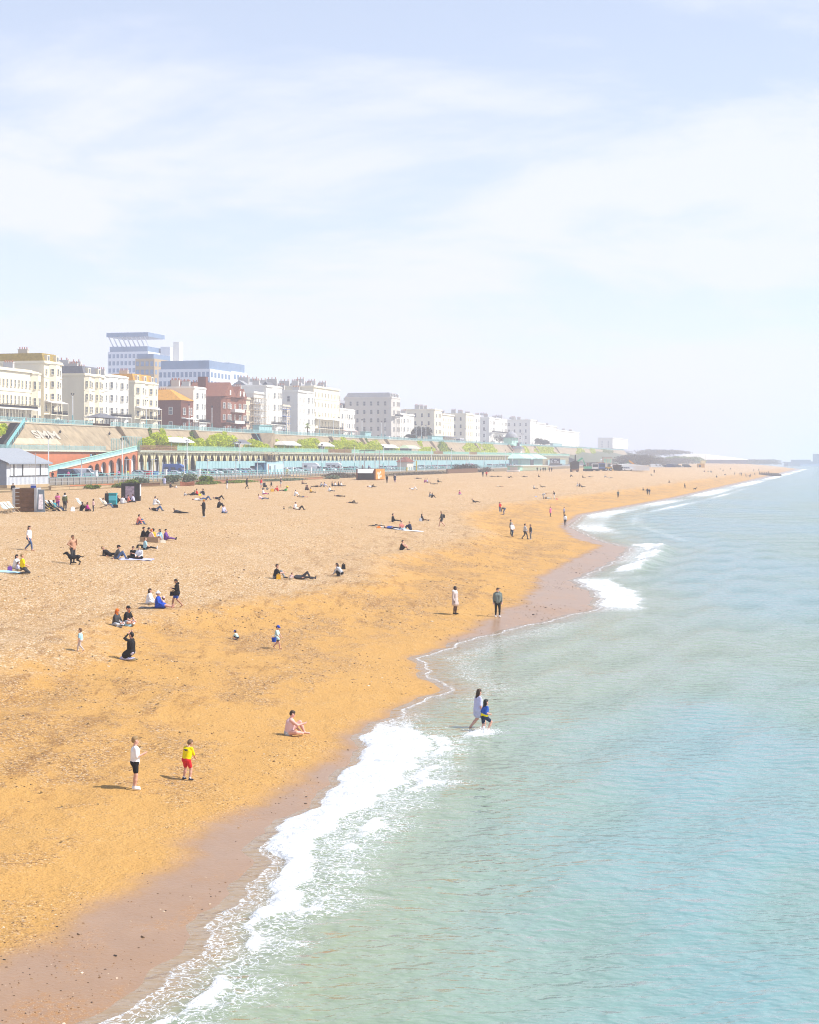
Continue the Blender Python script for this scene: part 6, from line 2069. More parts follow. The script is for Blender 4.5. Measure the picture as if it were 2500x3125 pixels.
ARMS = {  # elbow and hand from the shoulder, right side
    'down': ((.06, -.03, -.27), (.06, .05, -.51)), 'swing': ((.06, .10, -.26), (.04, .24, -.44)), 'bent': ((.06, -.10, -.24), (.0, .12, -.32)), 'hold': ((.04, .04, -.27), (-.07, .25, -.20)),
    'lap': ((.08, .10, -.25), (-.04, .28, -.36)), 'knees': ((.08, .20, -.20), (-.08, .42, -.20)), 'onknee': ((.10, .22, -.16), (.02, .44, -.12)), 'along': ((.10, -.02, -.26), (.14, .02, -.50)),
    'elbow': ((.06, -.02, -.30), (.08, .20, -.36)), 'prop': ((.02, .16, -.20), (-.05, .34, -.18)), 'reach': ((.02, .16, -.24), (-.05, .30, -.42)), 'head': ((.14, .16, .12), (-.02, .06, .30)),
    'drop': ((.0, .06, -.27), (-.02, .10, -.52)), 'front': ((.03, .10, -.25), (-.06, .26, -.40)), 'hip': ((.20, -.06, -.20), (.02, .06, -.36)), 'phone': ((.06, .08, -.25), (-.06, .18, -.02)),
    'up': ((.10, .06, .24), (.06, .10, .50)), 'back': ((.08, -.18, -.22), (.12, -.30, -.46)), 'ground': ((.06, .16, -.26), (.02, .36, -.46)), 'under': ((.18, -.02, .16), (-.02, -.10, .24))}
NPEOPLE = [0]
def person(px, py, H, pose, hd, top, bot, label, hair='brown', skin='fair', sleeves='long', legs='long', shoes='charcoal', long=0, arms=None, arms2=None, hat=None, coat=0., head=1.0, group=None, xyz=None,
           look=0., fat=1.22, tilt=0., extra=None, split=None, hood=None, beard=None, print_=None, socks=None):
    ps = POSES[pose]
    if xyz is None:
        X, Y, Z = at(px, py)
    else:
        X, Y, Z = xyz
    k = H / 1.75
    step = .0105 if Y < 66 else .0135 if Y < 115 else .022 if Y < 175 else .034
    step = min(step, .022 * max(k, .6)) if Y < 200 else step
    mats = [skinm(skin), cloth(top), cloth(bot), hairm(hair), cloth('charcoal' if shoes == 'skin' else shoes), cloth(hat[1]) if hat else cloth('black'), cloth('white'), cloth('charcoal')]
    SK, TP, BT, HR, SH, HT, WH, DK = range(8)
    if extra:
        mats.append(cloth(extra))
    B = []
    def bone(a, b, ra, rb, m):
        B.append((*(np.array(a) * 1.0), *(np.array(b) * 1.0), ra, rb, m))
    pel = V3(*ps['pel'])
    ln = ps['lean']
    sp = V3(0, math.sin(ln), math.cos(ln))
    bk = V3(0, -math.cos(ln), math.sin(ln))          # out of the back
    rx = V3(1, 0, 0)
    chest, neck = pel + sp * .36, pel + sp * .52
    f = fat
    bm = BT if legs != 'swim' else BT
    for s in (-1, 1):
        bone(pel + rx * s * .05, chest + rx * s * .085 - sp * .02, .122 * f, .118 * f, TP)
        bone(chest + rx * s * .04 + sp * .02, pel + sp * .46 + rx * s * .13, .115 * f, .075, TP)
        bone(pel + rx * s * .06, pel + rx * s * .07 - sp * .03 + bk * .03, .118 * f, .105 * f, bm)
    bone(neck - sp * .04, neck + sp * .02, .06, .052, TP if sleeves == 'long' else SK)
    # head
    lying = abs(ln) > 1.2
    up = sp if lying and pose != 'prone' else (sp * .35 + V3(0, 0, 1) * .65)
    if pose == 'prone':
        up = V3(0, .45, .9)
    up = up / np.linalg.norm(up)
    fw = V3(0, 1, 0) - up * up[1]
    if np.linalg.norm(fw) < .2:
        fw = V3(0, 0, 1)
    fw = fw / np.linalg.norm(fw)
    if tilt:
        up, fw = up * math.cos(tilt) + fw * math.sin(tilt), fw * math.cos(tilt) - up * math.sin(tilt)
    hs = head
    c = neck + up * (.085 + .07 * hs)
    if look:
        a = math.radians(look)
        fw = fw * math.cos(a) + np.cross(fw, up) * math.sin(a)
    sdv = np.cross(fw, up)
    bone(neck - sp * .02, c - up * .06 * hs, .052, .05, SK)
    bone(c + up * .03 * hs - fw * .015, c - up * .01 * hs, .088 * hs, .080 * hs, SK)
    bone(c - up * .01 * hs + fw * .03 * hs, c - up * .085 * hs + fw * .045 * hs, .060 * hs, .042 * hs, SK)
    bone(c + fw * .085 * hs - up * .0 * hs, c + fw * .098 * hs - up * .03 * hs, .012 * hs, .017 * hs, SK)
    for s in (-1, 1):
        bone(c + sdv * s * .083 * hs - up * .015 * hs, c + sdv * s * .086 * hs + up * .012 * hs, .018 * hs, .02 * hs, SK)
        if step < .015:
            bone(c + fw * .076 * hs + sdv * s * .032 * hs + up * .012 * hs, c + fw * .076 * hs + sdv * s * .040 * hs + up * .012 * hs, .013 * hs, .013 * hs, HR)
    if step < .015:
        bone(c + fw * .083 * hs - up * .062 * hs + sdv * .015, c + fw * .083 * hs - up * .062 * hs - sdv * .015, .011 * hs, .011 * hs, SK)
    HB = []
    def hbone(a, b, ra, rb, m=HR):
        HB.append((*a, *b, ra, rb, m))
    hbone(c + up * .045 * hs - fw * .022 * hs, c + up * .01 * hs - fw * .035 * hs, .092 * hs, .086 * hs)
    hbone(c + up * .075 * hs + fw * .02 * hs, c + up * .06 * hs - fw * .03 * hs, .068 * hs, .075 * hs)
    if long:
        hbone(c - fw * .05 * hs - up * .0, neck - fw * .085 - up * (.10 * long - .03), .075 * hs, .05)
        for s in (-1, 1):
            hbone(c - fw * .02 * hs + sdv * s * .06, c - fw * .03 - up * .12 + sdv * s * .07, .045, .035)
        if long > 1.5:
            hbone(neck - fw * .09 - up * .03, neck - fw * .12 - up * .18 * long, .055, .03)
    if beard:
        hbone(c - up * .07 * hs + fw * .05 * hs, c - up * .20 * hs + fw * .05 * hs, .052, .03)
    if hat:
        if hat[0] == 'cap':
            hbone(c + up * .05 * hs - fw * .01, c + up * .062 * hs, .097 * hs, .094 * hs, HT)
            hbone(c + up * .05 * hs + fw * .08 * hs, c + up * .042 * hs + fw * .155 * hs, .030 * hs, .022 * hs, HT)
        elif hat[0] == 'brim':
            hbone(c + up * .06 * hs, c + up * .09 * hs, .096 * hs, .088 * hs, HT)
            for i in range(8):
                a, b2 = i * math.pi / 4, (i + 1) * math.pi / 4
                hbone(c + up * .045 + (fw * math.cos(a) + sdv * math.sin(a)) * .13, c + up * .045 + (fw * math.cos(b2) + sdv * math.sin(b2)) * .13, .022, .022, HT)
        elif hat[0] == 'beanie':
            hbone(c + up * .06 * hs - fw * .01, c + up * .05 * hs, .10 * hs, .098 * hs, HT)
        elif hat[0] == 'scarf':
            hbone(c + up * .045 - fw * .02, c - up * .03 - fw * .03, .098, .096, HT)
            hbone(c - up * .06 - fw * .03, neck - fw * .03, .085, .10, HT)
    if hood:
        bone(neck - fw * .10 + up * .0 - rx * .06, neck - fw * .10 + rx * .06, .07, .07, {'fur': WH, 'top': TP}[hood])
        for s in (-1, 1):
            bone(neck - fw * .10 + rx * s * .06, neck + rx * s * .11 + fw * .02, .062, .05, {'fur': WH, 'top': TP}[hood])
    # arms
    for s, an in ((1, arms or ps['arms']), (-1, arms2 or arms or ps['arms'])):
        e, hnd = [V3(*q) for q in ARMS[an]]
        sh_ = pel + sp * .455 + rx * s * .185 * (.9 + .1 * f)
        def place(q):
            q = q * V3(s, 1, 1)
            if an in ('along', 'under'):
                return sh_ + rx * q[0] + sp * q[2] - bk * q[1]
            return sh_ + q
        e, hnd = place(e), place(hnd)
        zmin = .045
        e[2], hnd[2] = max(e[2], zmin), max(hnd[2], zmin)
        bone(sh_, e, .064 * (.6 + .4 * f), .050, SK if sleeves == 'none' else TP)
        bone(e, hnd, .047, .033, TP if sleeves == 'long' else SK)
        d = hnd - e
        d = d / (np.linalg.norm(d) + 1e-6)
        bone(hnd, hnd + d * .07, .033, .034, SK)
        if step < .014:
            sdh = np.cross(d, V3(0, 0, 1) if abs(d[2]) < .8 else V3(0, 1, 0))
            sdh /= np.linalg.norm(sdh)
            cu = np.cross(sdh, d)
            for i in range(4):
                o = sdh * (.026 - .0175 * i)
                l_ = (.062, .072, .068, .052)[i]
                m1 = hnd + d * .085 + o
                m2 = m1 + d * l_ * .55 + cu * .012
                bone(m1, m2, .0095, .009, SK)
                bone(m2, m2 + d * l_ * .4 + cu * .022, .009, .008, SK)
            th = hnd + d * .025 + sdh * .034
            bone(th, th + d * .04 + sdh * .025 + cu * .01, .011, .009, SK)
        else:
            bone(hnd + d * .07, hnd + d * .14, .032, .018, SK)
    # legs
    lg = ps['legs'] if len(ps['legs']) == 2 else ps['legs'] * 2
    for s, (kn, an, to) in zip((1, -1), lg):
        hip = pel + rx * s * .085
        kn, an, to = [V3(q[0] * s, q[1], q[2]) for q in (kn, an, to)]
        up_m = SK if legs == 'swim' else BT
        lo_m = BT if legs == 'long' else SK
        if legs == 'short':
            mid = hip + (kn - hip) * .72
            bone(hip, mid, .098 * f, .088, BT)
            bone(mid, kn, .070, .060, SK)
        else:
            bone(hip, kn, .094 * f, .068, up_m)
        bone(kn, kn + (an - kn) * .4, .058 * (.5 + .5 * f), .056 * (.5 + .5 * f), lo_m)
        bone(kn + (an - kn) * .4, an, .056 * (.5 + .5 * f), .042 if lo_m == BT else .036, lo_m)
        sm = SK if shoes == 'skin' else SH
        hl = an + (an - to) / np.linalg.norm(an - to) * .045 * (1 if abs(an[2] - to[2]) < .09 else 0)
        bone(an - V3(0, 0, .02), to, .042, .034, sm)
        bone(hl - V3(0, 0, .035 if an[2] < .1 else 0), an, .038, .042, sm)
        if socks:
            bone(an + (kn - an) * .08, an + (kn - an) * .22, .044, .043, WH)
    if coat:
        for s in (-1, 1):
            a0 = pel + rx * s * .06
            kn = V3(lg[0][0][0] * s, lg[0][0][1], lg[0][0][2]) if s > 0 else V3(lg[1][0][0] * s, lg[1][0][1], lg[1][0][2])
            bone(a0, a0 + (kn - a0) * coat, .13 * f, .135 * f, TP)
        bone(pel, pel + (V3(0, lg[0][0][1], lg[0][0][2]) - pel) * coat, .14 * f, .15 * f, TP)
    if print_ == 'chest':
        for s in (-1, 1):
            bone(pel + sp * .18 + rx * s * .05 - bk * .072, pel + sp * .36 + rx * s * .055 - bk * .070, .062 * f, .060 * f, DK)
    if print_ == 'back':
        bone(pel + sp * .37 - rx * .09 + bk * .100 * f, pel + sp * .37 + rx * .09 + bk * .100 * f, .03, .03, DK)
    if extra:
        for s in (-1, 1):
            bone(pel + rx * s * .05 + sp * .03, pel + rx * s * .055 + sp * .09, .126 * f, .126 * f, 8)
    if split is None:
        split = step < .02
    sc = lambda L_: [tuple(v * k for v in b[:8]) + (b[8],) for b in L_]
    kk = .024 * k
    nm = 'person'
    rz = -math.radians(hd)
    if split:
        o = put(nm, sdf_mesh(nm, sc(B), step, mats, kk), None, (X, Y, Z), rz)
        ho = put('hair' if not hat else 'hat_and_hair', sdf_mesh('hair', sc(HB), step, mats, kk), o)
    else:
        o = put(nm, sdf_mesh(nm, sc(B + HB), step, mats, kk), None, (X, Y, Z), rz)
    tag(o, label, 'person', group)
    NPEOPLE[0] += 1
    return o

def simple(name, label, cat, px, py, build, rz=0., dz=0., group=None, xyz=None):
    X, Y, Z = xyz or at(px, py)
    r = thing(name, label, cat, (X, Y, Z + dz), rz, group)
    build(r)
    return r
def bag(label, px, py, col, w=.45, d=.3, h=.4, rz=.3, xyz=None, name='bag'):
    w, d, h = w * .72, d * .72, h * .75
    def b(r):
        m = cloth(col)
        MB().hexa([(-w / 2, -d / 2, 0), (w / 2, -d / 2, 0), (w / 2, d / 2, 0), (-w / 2, d / 2, 0), (-w * .42, -d * .28, h), (w * .42, -d * .28, h), (w * .38, d * .28, h * .92), (-w * .42, d * .28, h * .95)]).build('body', m, r)
        MB().tube((-w * .2, 0, h * .95), (-w * .1, 0, h * 1.15), .02, .02, 5).tube((-w * .1, 0, h * 1.15), (w * .1, 0, h * 1.15), .02, .02, 5).tube((w * .1, 0, h * 1.15), (w * .2, 0, h * .95), .02, .02, 5).build('handles', m, r)
    return simple(name, label, 'bag', px, py, b, rz, xyz=xyz)
def blanket(label, px, py, col, w, d, rz=0., name='blanket'):
    X, Y, Z = at(px, py)
    nx, ny = 9, 9
    V = []
    ca, sa = math.cos(rz), math.sin(rz)
    for i in range(nx):
        for j in range(ny):
            u, v = (i / (nx - 1) - .5) * w, (j / (ny - 1) - .5) * d
            u += .05 * math.sin(v * 5); v += .05 * math.sin(u * 4)
            gx, gy = X + u * ca - v * sa, Y + u * sa + v * ca
            V.append((gx - X, gy - Y, float(zt(gx, gy)) - Z + .03 + .025 * math.sin(u * 9) * math.sin(v * 8)))
    me = grid_mesh(name, np.array(V), nx, ny, [cloth(col)], flip=True)
    o = put(name, me, None, (X, Y, Z))
    return tag(o, label, 'blanket')

# ---- near the water
P = person
P(412, 2410, 1.52, 'stand', 78, 'white', 'black', 'fair haired boy in white printed T-shirt and black shorts standing on the near sand', hair='fair', sleeves='short', legs='short', shoes='white', arms='hold', arms2='down', head=1.1, socks=1, look=-8, print_='chest')
P(572, 2381, 1.24, 'stoop', 35, 'yellow', 'red', 'stooping boy in yellow T-shirt and red shorts on the near sand', hair='light brown', sleeves='short', legs='short', shoes='navy', head=1.22, tilt=.5, socks=1, print_='back')
P(882, 2244, 1.66, 'oneknee', 82, 'palepink', 'lightgrey', 'barefoot bather in pink top and grey shorts sitting on the sand by the surf', hair='brown', skin='pink', sleeves='none', legs='swim', shoes='skin', arms='onknee', arms2='ground', fat=1.38, tilt=.25)
X0, Y0, Z0 = at(1459, 2226)
YW = 10.0 * F_PX / (2226 - HZ)
def sea_xyz(px, py, sink):
    y = (CAM_H - .05) * F_PX / (py - HZ)
    return ((px - CX) / F_PX * y, y, .05 - sink)
P(0, 0, 1.58, 'walk', 68, 'lilac', 'lilac', 'girl in pale patterned dress wading at the edge of the surf', hair='brown', long=1, sleeves='short', legs='short', shoes='skin', coat=.55, xyz=sea_xyz(1459, 2222, .10), arms='down', tilt=.12)
P(0, 0, 1.30, 'wade', 66, 'blue', 'navy', 'smaller girl with long plait in blue top and navy shorts splashing into the sea', hair='black', long=2.2, sleeves='short', legs='short', shoes='skin', xyz=sea_xyz(1478, 2232, .12), head=1.15, extra='yellow')
P(1389, 1875, 1.72, 'stand', 120, 'beige', 'cream', 'woman in long beige hooded coat standing near the water', hair='black', skin='dark', legs='short', shoes='black', coat=.62, hood='fur', look=-40)
P(1519, 1883, 1.80, 'stand', 175, 'greygreen', 'black', 'man in grey green jacket and black trousers standing near the water', hair='brown', shoes='white', hood='top', look=30)
P(722, 1952, .78, 'squat', 300, 'mint', 'navy', 'toddler in blue cap crouching on the sand', hair='brown', sleeves='short', legs='short', shoes='blue', head=1.45, hat=('cap', 'royal'))
P(845, 1980, 1.14, 'walk', 105, 'mint', 'charcoal', 'small boy in blue cap and pale green top carrying a bucket', hair='brown', sleeves='short', legs='short', shoes='skin', head=1.3, hat=('cap', 'royal'), coat=.3, tilt=.3)
def bucket(r):
    MB().lathe([(0, 0), (.09, 0), (.13, .22), (.12, .22)], 12).build('pail', cloth('royal'), r)
    mb = MB()
    for i in range(8):
        a, b = math.pi * i / 8, math.pi * (i + 1) / 8
        mb.tube((.12 * math.cos(a), 0, .22 + .12 * math.sin(a)), (.12 * math.cos(b), 0, .22 + .12 * math.sin(b)), .008, .008, 5)
    mb.build('handle', cloth('white'), r)
X, Y, Z = at(834, 1980)
simple('bucket', 'blue bucket hanging from the small boy in blue cap', 'bucket', 0, 0, bucket, xyz=(X + .05, Y - .12, Z + .34))
P(396, 2016, 1.76, 'kneel', 285, 'black', 'lilac', 'kneeling person in long black coat with both hands at the head', hair='black', shoes='khaki', coat=.5, arms='head')
P(246, 1989, .98, 'walk', 282, 'sky', 'beige', 'toddler in sky blue T-shirt and pale trousers walking left', hair='light brown', sleeves='short', shoes='skin', head=1.4, arms='hold', arms2='down')
P(352, 1911, 1.66, 'cross', 110, 'charcoal', 'lightgrey', 'seated woman with bright orange hair in dark coat', hair='ginger', long=1.2, tilt=.15, fat=1.2, hat=('scarf', 'orange'))
P(386, 1906, 1.78, 'cross', 110, 'black', 'lightgrey', 'seated bearded man in black T-shirt and cap beside the orange haired woman', hair='ginger', sleeves='short', legs='short', beard=1, hat=('cap', 'black'), fat=1.2, shoes='white', arms='lap')
bag('striped white bag before the orange haired woman', 362, 1914, 'lightgrey', .5, .3, .4)
bag('white and blue bag before the bearded man', 391, 1911, 'sky', .45, .3, .35)
P(453, 1843, 1.62, 'cross', 95, 'white', 'white', 'woman in white sitting behind the person in the blue coat', hair='brown', long=.8, legs='long')
P(482, 1856, 1.72, 'sit', 100, 'royal', 'royal', 'person in bright blue coat and white sun hat sitting with bare feet out', hair='brown', legs='short', shoes='skin', hat=('brim', 'white'), coat=.7, fat=1.15)
P(496, 1852, 1.0, 'cross', 90, 'palepink', 'brown', 'small child in pale pink sun hat beside the blue coat', hair='brown', hat=('brim', 'palepink'), head=1.35, skin='brown')
blanket('dark mat under the blue coated group', 466, 1856, 'charcoal', 1.4, .8, .1, 'picnic_mat')
P(541, 1854, 1.60, 'walk', 262, 'black', 'blue', 'figure in black hooded jacket and blue shorts walking with a bag', hair='black', legs='short', shoes='skin', tilt=.3, arms='hold', skin='tan', coat=.15, hood='top')
X, Y, Z = at(532, 1852)
bag('black bag held by the figure in blue shorts', 0, 0, 'black', .5, .3, .32, xyz=(X - .05, Y - .1, Z + .62))
# ---- left middle
P(88, 1681, 1.68, 'walk', 100, 'white', 'denim', 'woman in white T-shirt and jeans walking on the left of the beach', hair='brown', long=1, sleeves='short', shoes='skin', arms='down')
P(222, 1719, 1.80, 'stand', 120, 'bare', 'charcoal', 'shirtless man in dark trousers standing behind a black dog', hair='light brown', skin='tan', sleeves='none', shoes='black', arms='hip', arms2='phone', beard=None)
P(46, 1735, 1.62, 'knees', 100, 'white', 'cream', 'woman in white top sitting behind the yellow T-shirt at the left edge', hair='black', long=.5)
P(52, 1742, 1.0, 'cross', 90, 'lilac', 'khaki', 'small girl in grey lilac top sitting beside the yellow T-shirt', hair='black', long=.6, head=1.3)
P(72, 1752, 1.74, 'kneel', 75, 'yellow', 'charcoal', 'man in bright yellow T-shirt kneeling at the left edge', hair='fair', sleeves='short', arms='lap')
blanket('blue rolled mat at the left edge of the beach', 20, 1745, 'sky', 1.6, .7, .1, 'beach_mat')
bag('purple bag at the left edge beside the kneeling man', 30, 1742, 'purple', .4, .35, .35)
P(335, 1698, 1.72, 'recline', 95, 'black', 'black', 'fair headed figure in black leaning back behind a man in a black cap', hair='fair')
P(356, 1706, 1.76, 'knees', 80, 'charcoal', 'denim', 'man in black cap and jeans leaning back on the shingle', hair='brown', hat=('cap', 'black'), arms='back', shoes='black')
P(408, 1703, 1.5, 'cross', 200, 'black', 'black', 'boy in black sitting left of the blonde woman on a pale blanket', hair='black', sleeves='short', arms='hold')
P(428, 1706, 1.66, 'cross', 200, 'white', 'black', 'blonde woman in white top sitting on a pale blanket', hair='blonde', long=1.2)
blanket('pale lilac blanket under the blonde woman', 416, 1708, 'lilac', 2.2, 1.1, .05)
P(443, 1677, 1.68, 'sit', 80, 'sky', 'black', 'person in pale blue shirt sitting with legs out below the cardboard box', hair='light brown', sleeves='short', shoes='white')
bag('black rucksack behind the pale blue shirt', 427, 1673, 'black', .7, .4, .35, name='rucksack')
P(434, 1643, 1.74, 'knees', 80, 'black', 'black', 'dark haired person in black at the left of the picnic group', hair='black')
P(447, 1644, 1.74, 'knees', 70, 'black', 'charcoal', 'second person in black bending forward in the picnic group', hair='black', tilt=.4)
P(459, 1650, 1.72, 'cross', 60, 'palepink', 'cream', 'person in pale pink jumper with back turned in the picnic group', hair='ginger')
P(471, 1649, 1.78, 'cross', 290, 'mustard', 'charcoal', 'man in mustard and navy sitting in the middle of the picnic group', hair='black', skin='tan')
P(491, 1648, 1.66, 'knees', 225, 'sky', 'palepink', 'long haired woman in pale blue top and pink trousers in the picnic group', hair='black', long=1.6)
P(506, 1648, 1.66, 'sit', 95, 'purple', 'purple', 'reclining person in purple leggings at the right of the picnic group', hair='black', shoes='black')
def cardboard(r):
    MB().box(-.9, .5, -.3, .3, 0, .3).build('box', mat('cardboard', (.36, .25, .16), .9), r)
    MB().box(-.9, .5, -.32, -.301, .26, .42).build('flap', mat('cardboard', (.36, .25, .16), .9), r)
simple('cardboard_box', 'long low cardboard box beside the picnic group', 'box', 465, 1655, cardboard, -.05)
bag('crumpled white carrier bag right of the cardboard box', 497, 1657, 'cream', .6, .4, .32)
P(421, 1601, 1.72, 'knees', 95, 'coral', 'denim', 'person in salmon pink shirt and jeans hugging knees alone on the left', hair='black', arms='knees')
P(430, 1599, 1.0, 'cross', 260, 'red', 'denim', 'child in red top held by the person in salmon pink', hair='brown', head=1.3)
# ---- deckchair line
P(40, 1517, 1.76, 'stand', 175, 'black', 'cream', 'man in black jumper and pale trousers standing by the hut steps', hair='brown', skin='tan')
P(176, 1556, 1.68, 'stand', 190, 'pink', 'purple', 'long haired woman in pink top standing behind the deckchairs', hair='brown', long=1.5, sleeves='short', arms='hold', skin='tan')
P(198, 1560, 1.78, 'stand', 20, 'olive', 'charcoal', 'man in olive T-shirt and white scarf standing with his back turned by the deckchairs', hair='black', skin='brown', sleeves='short', hood='fur')
P(285, 1561, 1.20, 'stand', 250, 'palepink', 'navy', 'girl in pink top and navy dungarees standing right of the deckchairs', hair='black', head=1.2, skin='brown')
P(248, 1559, 1.68, 'knees', 100, 'black', 'black', 'person in black sitting on the ground before an empty deckchair', hair='black', skin='brown')
P(264, 1560, 1.66, 'cross', 90, 'magenta', 'black', 'person in black and magenta sitting on the ground by the girl in dungarees', hair='black', skin='brown')
bag('white and navy beach bag left of the seated pair in black', 222, 1560, 'white', .6, .5, .5)
P(357, 1536, 1.66, 'knees', 110, 'black', 'black', 'long haired person in black sitting left of the black poster board', hair='black', long=1)
P(373, 1537, 1.74, 'cross', 20, 'white', 'lightgrey', 'person in white shirt with back turned left of the black poster board', hair='black', sleeves='short')
P(392, 1534, 1.7, 'sit', 80, 'coral', 'black', 'small seated figure in coral at the foot of the black poster board', hair='black')
P(408, 1532, 1.72, 'cross', 280, 'lilac', 'black', 'seated person in pale lilac shirt before the black poster board', hair='black')
STRIPE = cloth('white')
CANVAS = mat('deckchair_canvas', (.66, .72, .76), .8, var=.05)
def deckchair(label, px, py, hd, xyz=None):
    X, Y, Z = xyz or at(px, py)
    r = thing('deckchair', label, 'deckchair', (X, Y, Z), -math.radians(hd), 'deckchairs at the top of the beach')
    for s in (-1, 1):
        MB().tube((s * .3, .62, .02), (s * .3, -.62, 1.05), .028, .028, 5).build('side_rail', PALEWOOD, r)
        MB().tube((s * .27, -.62, .02), (s * .27, .55, .48), .028, .028, 5).build('side_rail', PALEWOOD, r)
    for p in ((-.62, 1.05), (.55, .48), (.62, .03), (-.62, .03)):
        MB().tube((-.32, p[0], p[1]), (.32, p[0], p[1]), .025, .025, 5).build('cross_bar', PALEWOOD, r)
    mb = MB()
    n = 10
    pts = []
    for i in range(n + 1):
        u = i / n
        y = -.62 + 1.17 * u
        z = 1.05 + (.48 - 1.05) * u - .32 * math.sin(math.pi * min(1, u * 1.0)) ** 1.2
        pts.append((y, z))
    for k in range(6):
        x0, x1 = -.27 + .09 * k, -.27 + .09 * (k + 1)
        for i in range(n):
            mb.add([(x0, pts[i][0], pts[i][1]), (x1, pts[i][0], pts[i][1]), (x1, pts[i + 1][0], pts[i + 1][1]), (x0, pts[i + 1][0], pts[i + 1][1])], [(0, 1, 2, 3)], k % 2)
    mb.build('canvas', [CANVAS, cloth('navy') if k < 0 else cloth('sky')], r)
    return r
deckchair('empty striped deckchair at the left edge, nearest of three', 18, 1567, 110)
deckchair('empty striped deckchair at the left edge, middle of three', 28, 1566, 110)
deckchair('empty striped deckchair at the left edge, farthest of three', 40, 1565, 112)
deckchair('empty striped deckchair behind the two people in black on the ground', 250, 1552, 110)
for i, (px, top, lab) in enumerate(((142, 'black', 'person in black jacket in the left deckchair of the row'), (158, 'charcoal', 'person in black leaning forward in the middle deckchair'), (172, 'teal', 'person in teal jacket in the right deckchair of the row'))):
    deckchair('striped deckchair under ' + ('the person in the black jacket', 'the person leaning forward', 'the person in teal')[i], px, 1560, 100)
    P(px, 1560, 1.72, 'chair', 100, top, 'black' if i < 2 else 'denim', lab, hair='black', skin='brown', tilt=.2)
bag('yellow bag hung behind the row of deckchairs', 149, 1553, 'yellow', .4, .3, .9)
deckchair('striped deckchair under the person in jeans by the blue cool box', 322, 1551, 95)
P(324, 1551, 1.70, 'chair', 95, 'cream', 'denim', 'person in jeans lounging in a striped deckchair by the blue cool box', hair='black', tilt=.1)
def coolbox(r):
    MB().box(-.4, .4, -.35, .35, 0, 1.2).build('body', cloth('teal'), r)
    MB().box(-.43, .43, -.38, .38, 1.2, 1.3).build('lid', cloth('teal'), r)
    MB().box(-.4, .4, -.37, -.351, .5, 1.0).build('front_panel', cloth('aqua'), r)
simple('blue_bin', 'bright blue tall box behind the deckchair', 'box', 345, 1541, coolbox)
bag('black bag right of the deckchair in front of the blue box', 352, 1550, 'black', .8, .4, .45)
bag('tall black rucksack behind the blue box', 326, 1538, 'black', .7, .5, 1.6, name='rucksack')
# crate, signs, boards
def crate(r):
    for i in range(6):
        MB().box(-1.1, .85, -.05, .05, .06 + i * .36, .38 + i * .36).build('plank', WOOD, r)
    for x in (-1.15, .9):
        MB().box(x - .12, x + .12, -.12, 1.7, 0, 2.25).build('end_post', mat('grey_board', (.45, .46, .48), .8), r)
    MB().box(-1.0, .8, 1.55, 1.65, 0, 2.2).build('back_boards', WOOD, r)
    MB().hexa([(1.05, -.3, 0), (1.85, -.3, 0), (1.85, -.2, 0), (1.05, -.2, 0), (1.0, .3, 2.1), (1.6, .3, 2.1), (1.6, .4, 2.1), (1.0, .4, 2.1)]).build('leaning_board', mat('slate_board', (.16, .19, .22), .6), r)
    MB().hexa([(1.2, -.28, .25), (1.65, -.28, .25), (1.65, -.24, .25), (1.2, -.24, .25), (1.15, .22, 1.8), (1.5, .22, 1.8), (1.5, .26, 1.8), (1.15, .26, 1.8)]).build('poster', mat('pale_poster', (.70, .62, .62), .8, var=.4, scale=6), r)
simple('deckchair_store', 'dark plank store box with grey posts and leaning poster board', 'store', 80, 1562, crate)
def signpost(r):
    MB().tube((0, 0, 0), (0, 0, 5.6), .05, .05, 6).build('post', GALV, r)
    MB().box(-.58, .06, -.05, -.02, .9, 2.0).build('sign_plate', mat('blue_white_sign', (.55, .58, .72), .7, var=.1), r)
    MB().box(-.58, .06, -.06, -.051, 1.55, 1.8).build('blue_band', cloth('royal'), r)
    MB().box(-.58, .06, -.06, -.051, .9, 1.1).build('red_band', cloth('red'), r)
simple('sign_post', 'tall thin post with a blue, white and red notice behind the plank store', 'sign', 109, 1530, signpost)
def poster_board(r):
    MB().box(-1.25, .95, 0, .9, 0, 2.1).build('box', BLACKP, r)
    MB().box(-.75, .3, -.02, -.001, .35, 1.75).build('poster', mat('mauve_poster', (.34, .28, .36), .8, var=.6, scale=4), r)
    MB().box(.951, .97, .05, .85, .6, 1.95).build('side_poster', mat('pale_poster2', (.66, .66, .68), .8, var=.2, scale=5), r)
simple('poster_board', 'black box shaped poster board behind the people in white shirts', 'board', 402, 1529, poster_board)
# ---- middle left
P(471, 1541, 1.78, 'knees', 60, 'white', 'white', 'broad figure in white shirt sitting with a child beyond the picnic groups', hair='black', fat=1.2)
P(482, 1540, 1.2, 'cross', 270, 'black', 'white', 'child in black and white beside the broad figure in white', hair='black', head=1.25)
P(478, 1559, 1.74, 'lieknees', 98, 'black', 'denim', 'person lying with jeans knees raised below the broad figure in white', hair='black')
P(548, 1567, 1.72, 'prone', 282, 'charcoal', 'black', 'figure in black lying face down alone', hair='fair', arms='lap')
P(622, 1579, 1.78, 'stand', 290, 'black', 'black', 'man all in black with orange knitted hat standing in mid beach', hair='ginger', hat=('beanie', 'mustard'), shoes='white', arms='hold')
P(563, 1513, .95, 'knees', 100, 'lightgrey', 'lightgrey', 'small child in grey sitting left of the reclining trio', hair='black', head=1.35)
P(584, 1512, 1.76, 'recline', 280, 'black', 'charcoal', 'person in black leaning back with legs raised left of the red top', hair='black')
P(602, 1511, 1.68, 'cross', 260, 'red', 'black', 'person in red top sitting between two in black', hair='black')
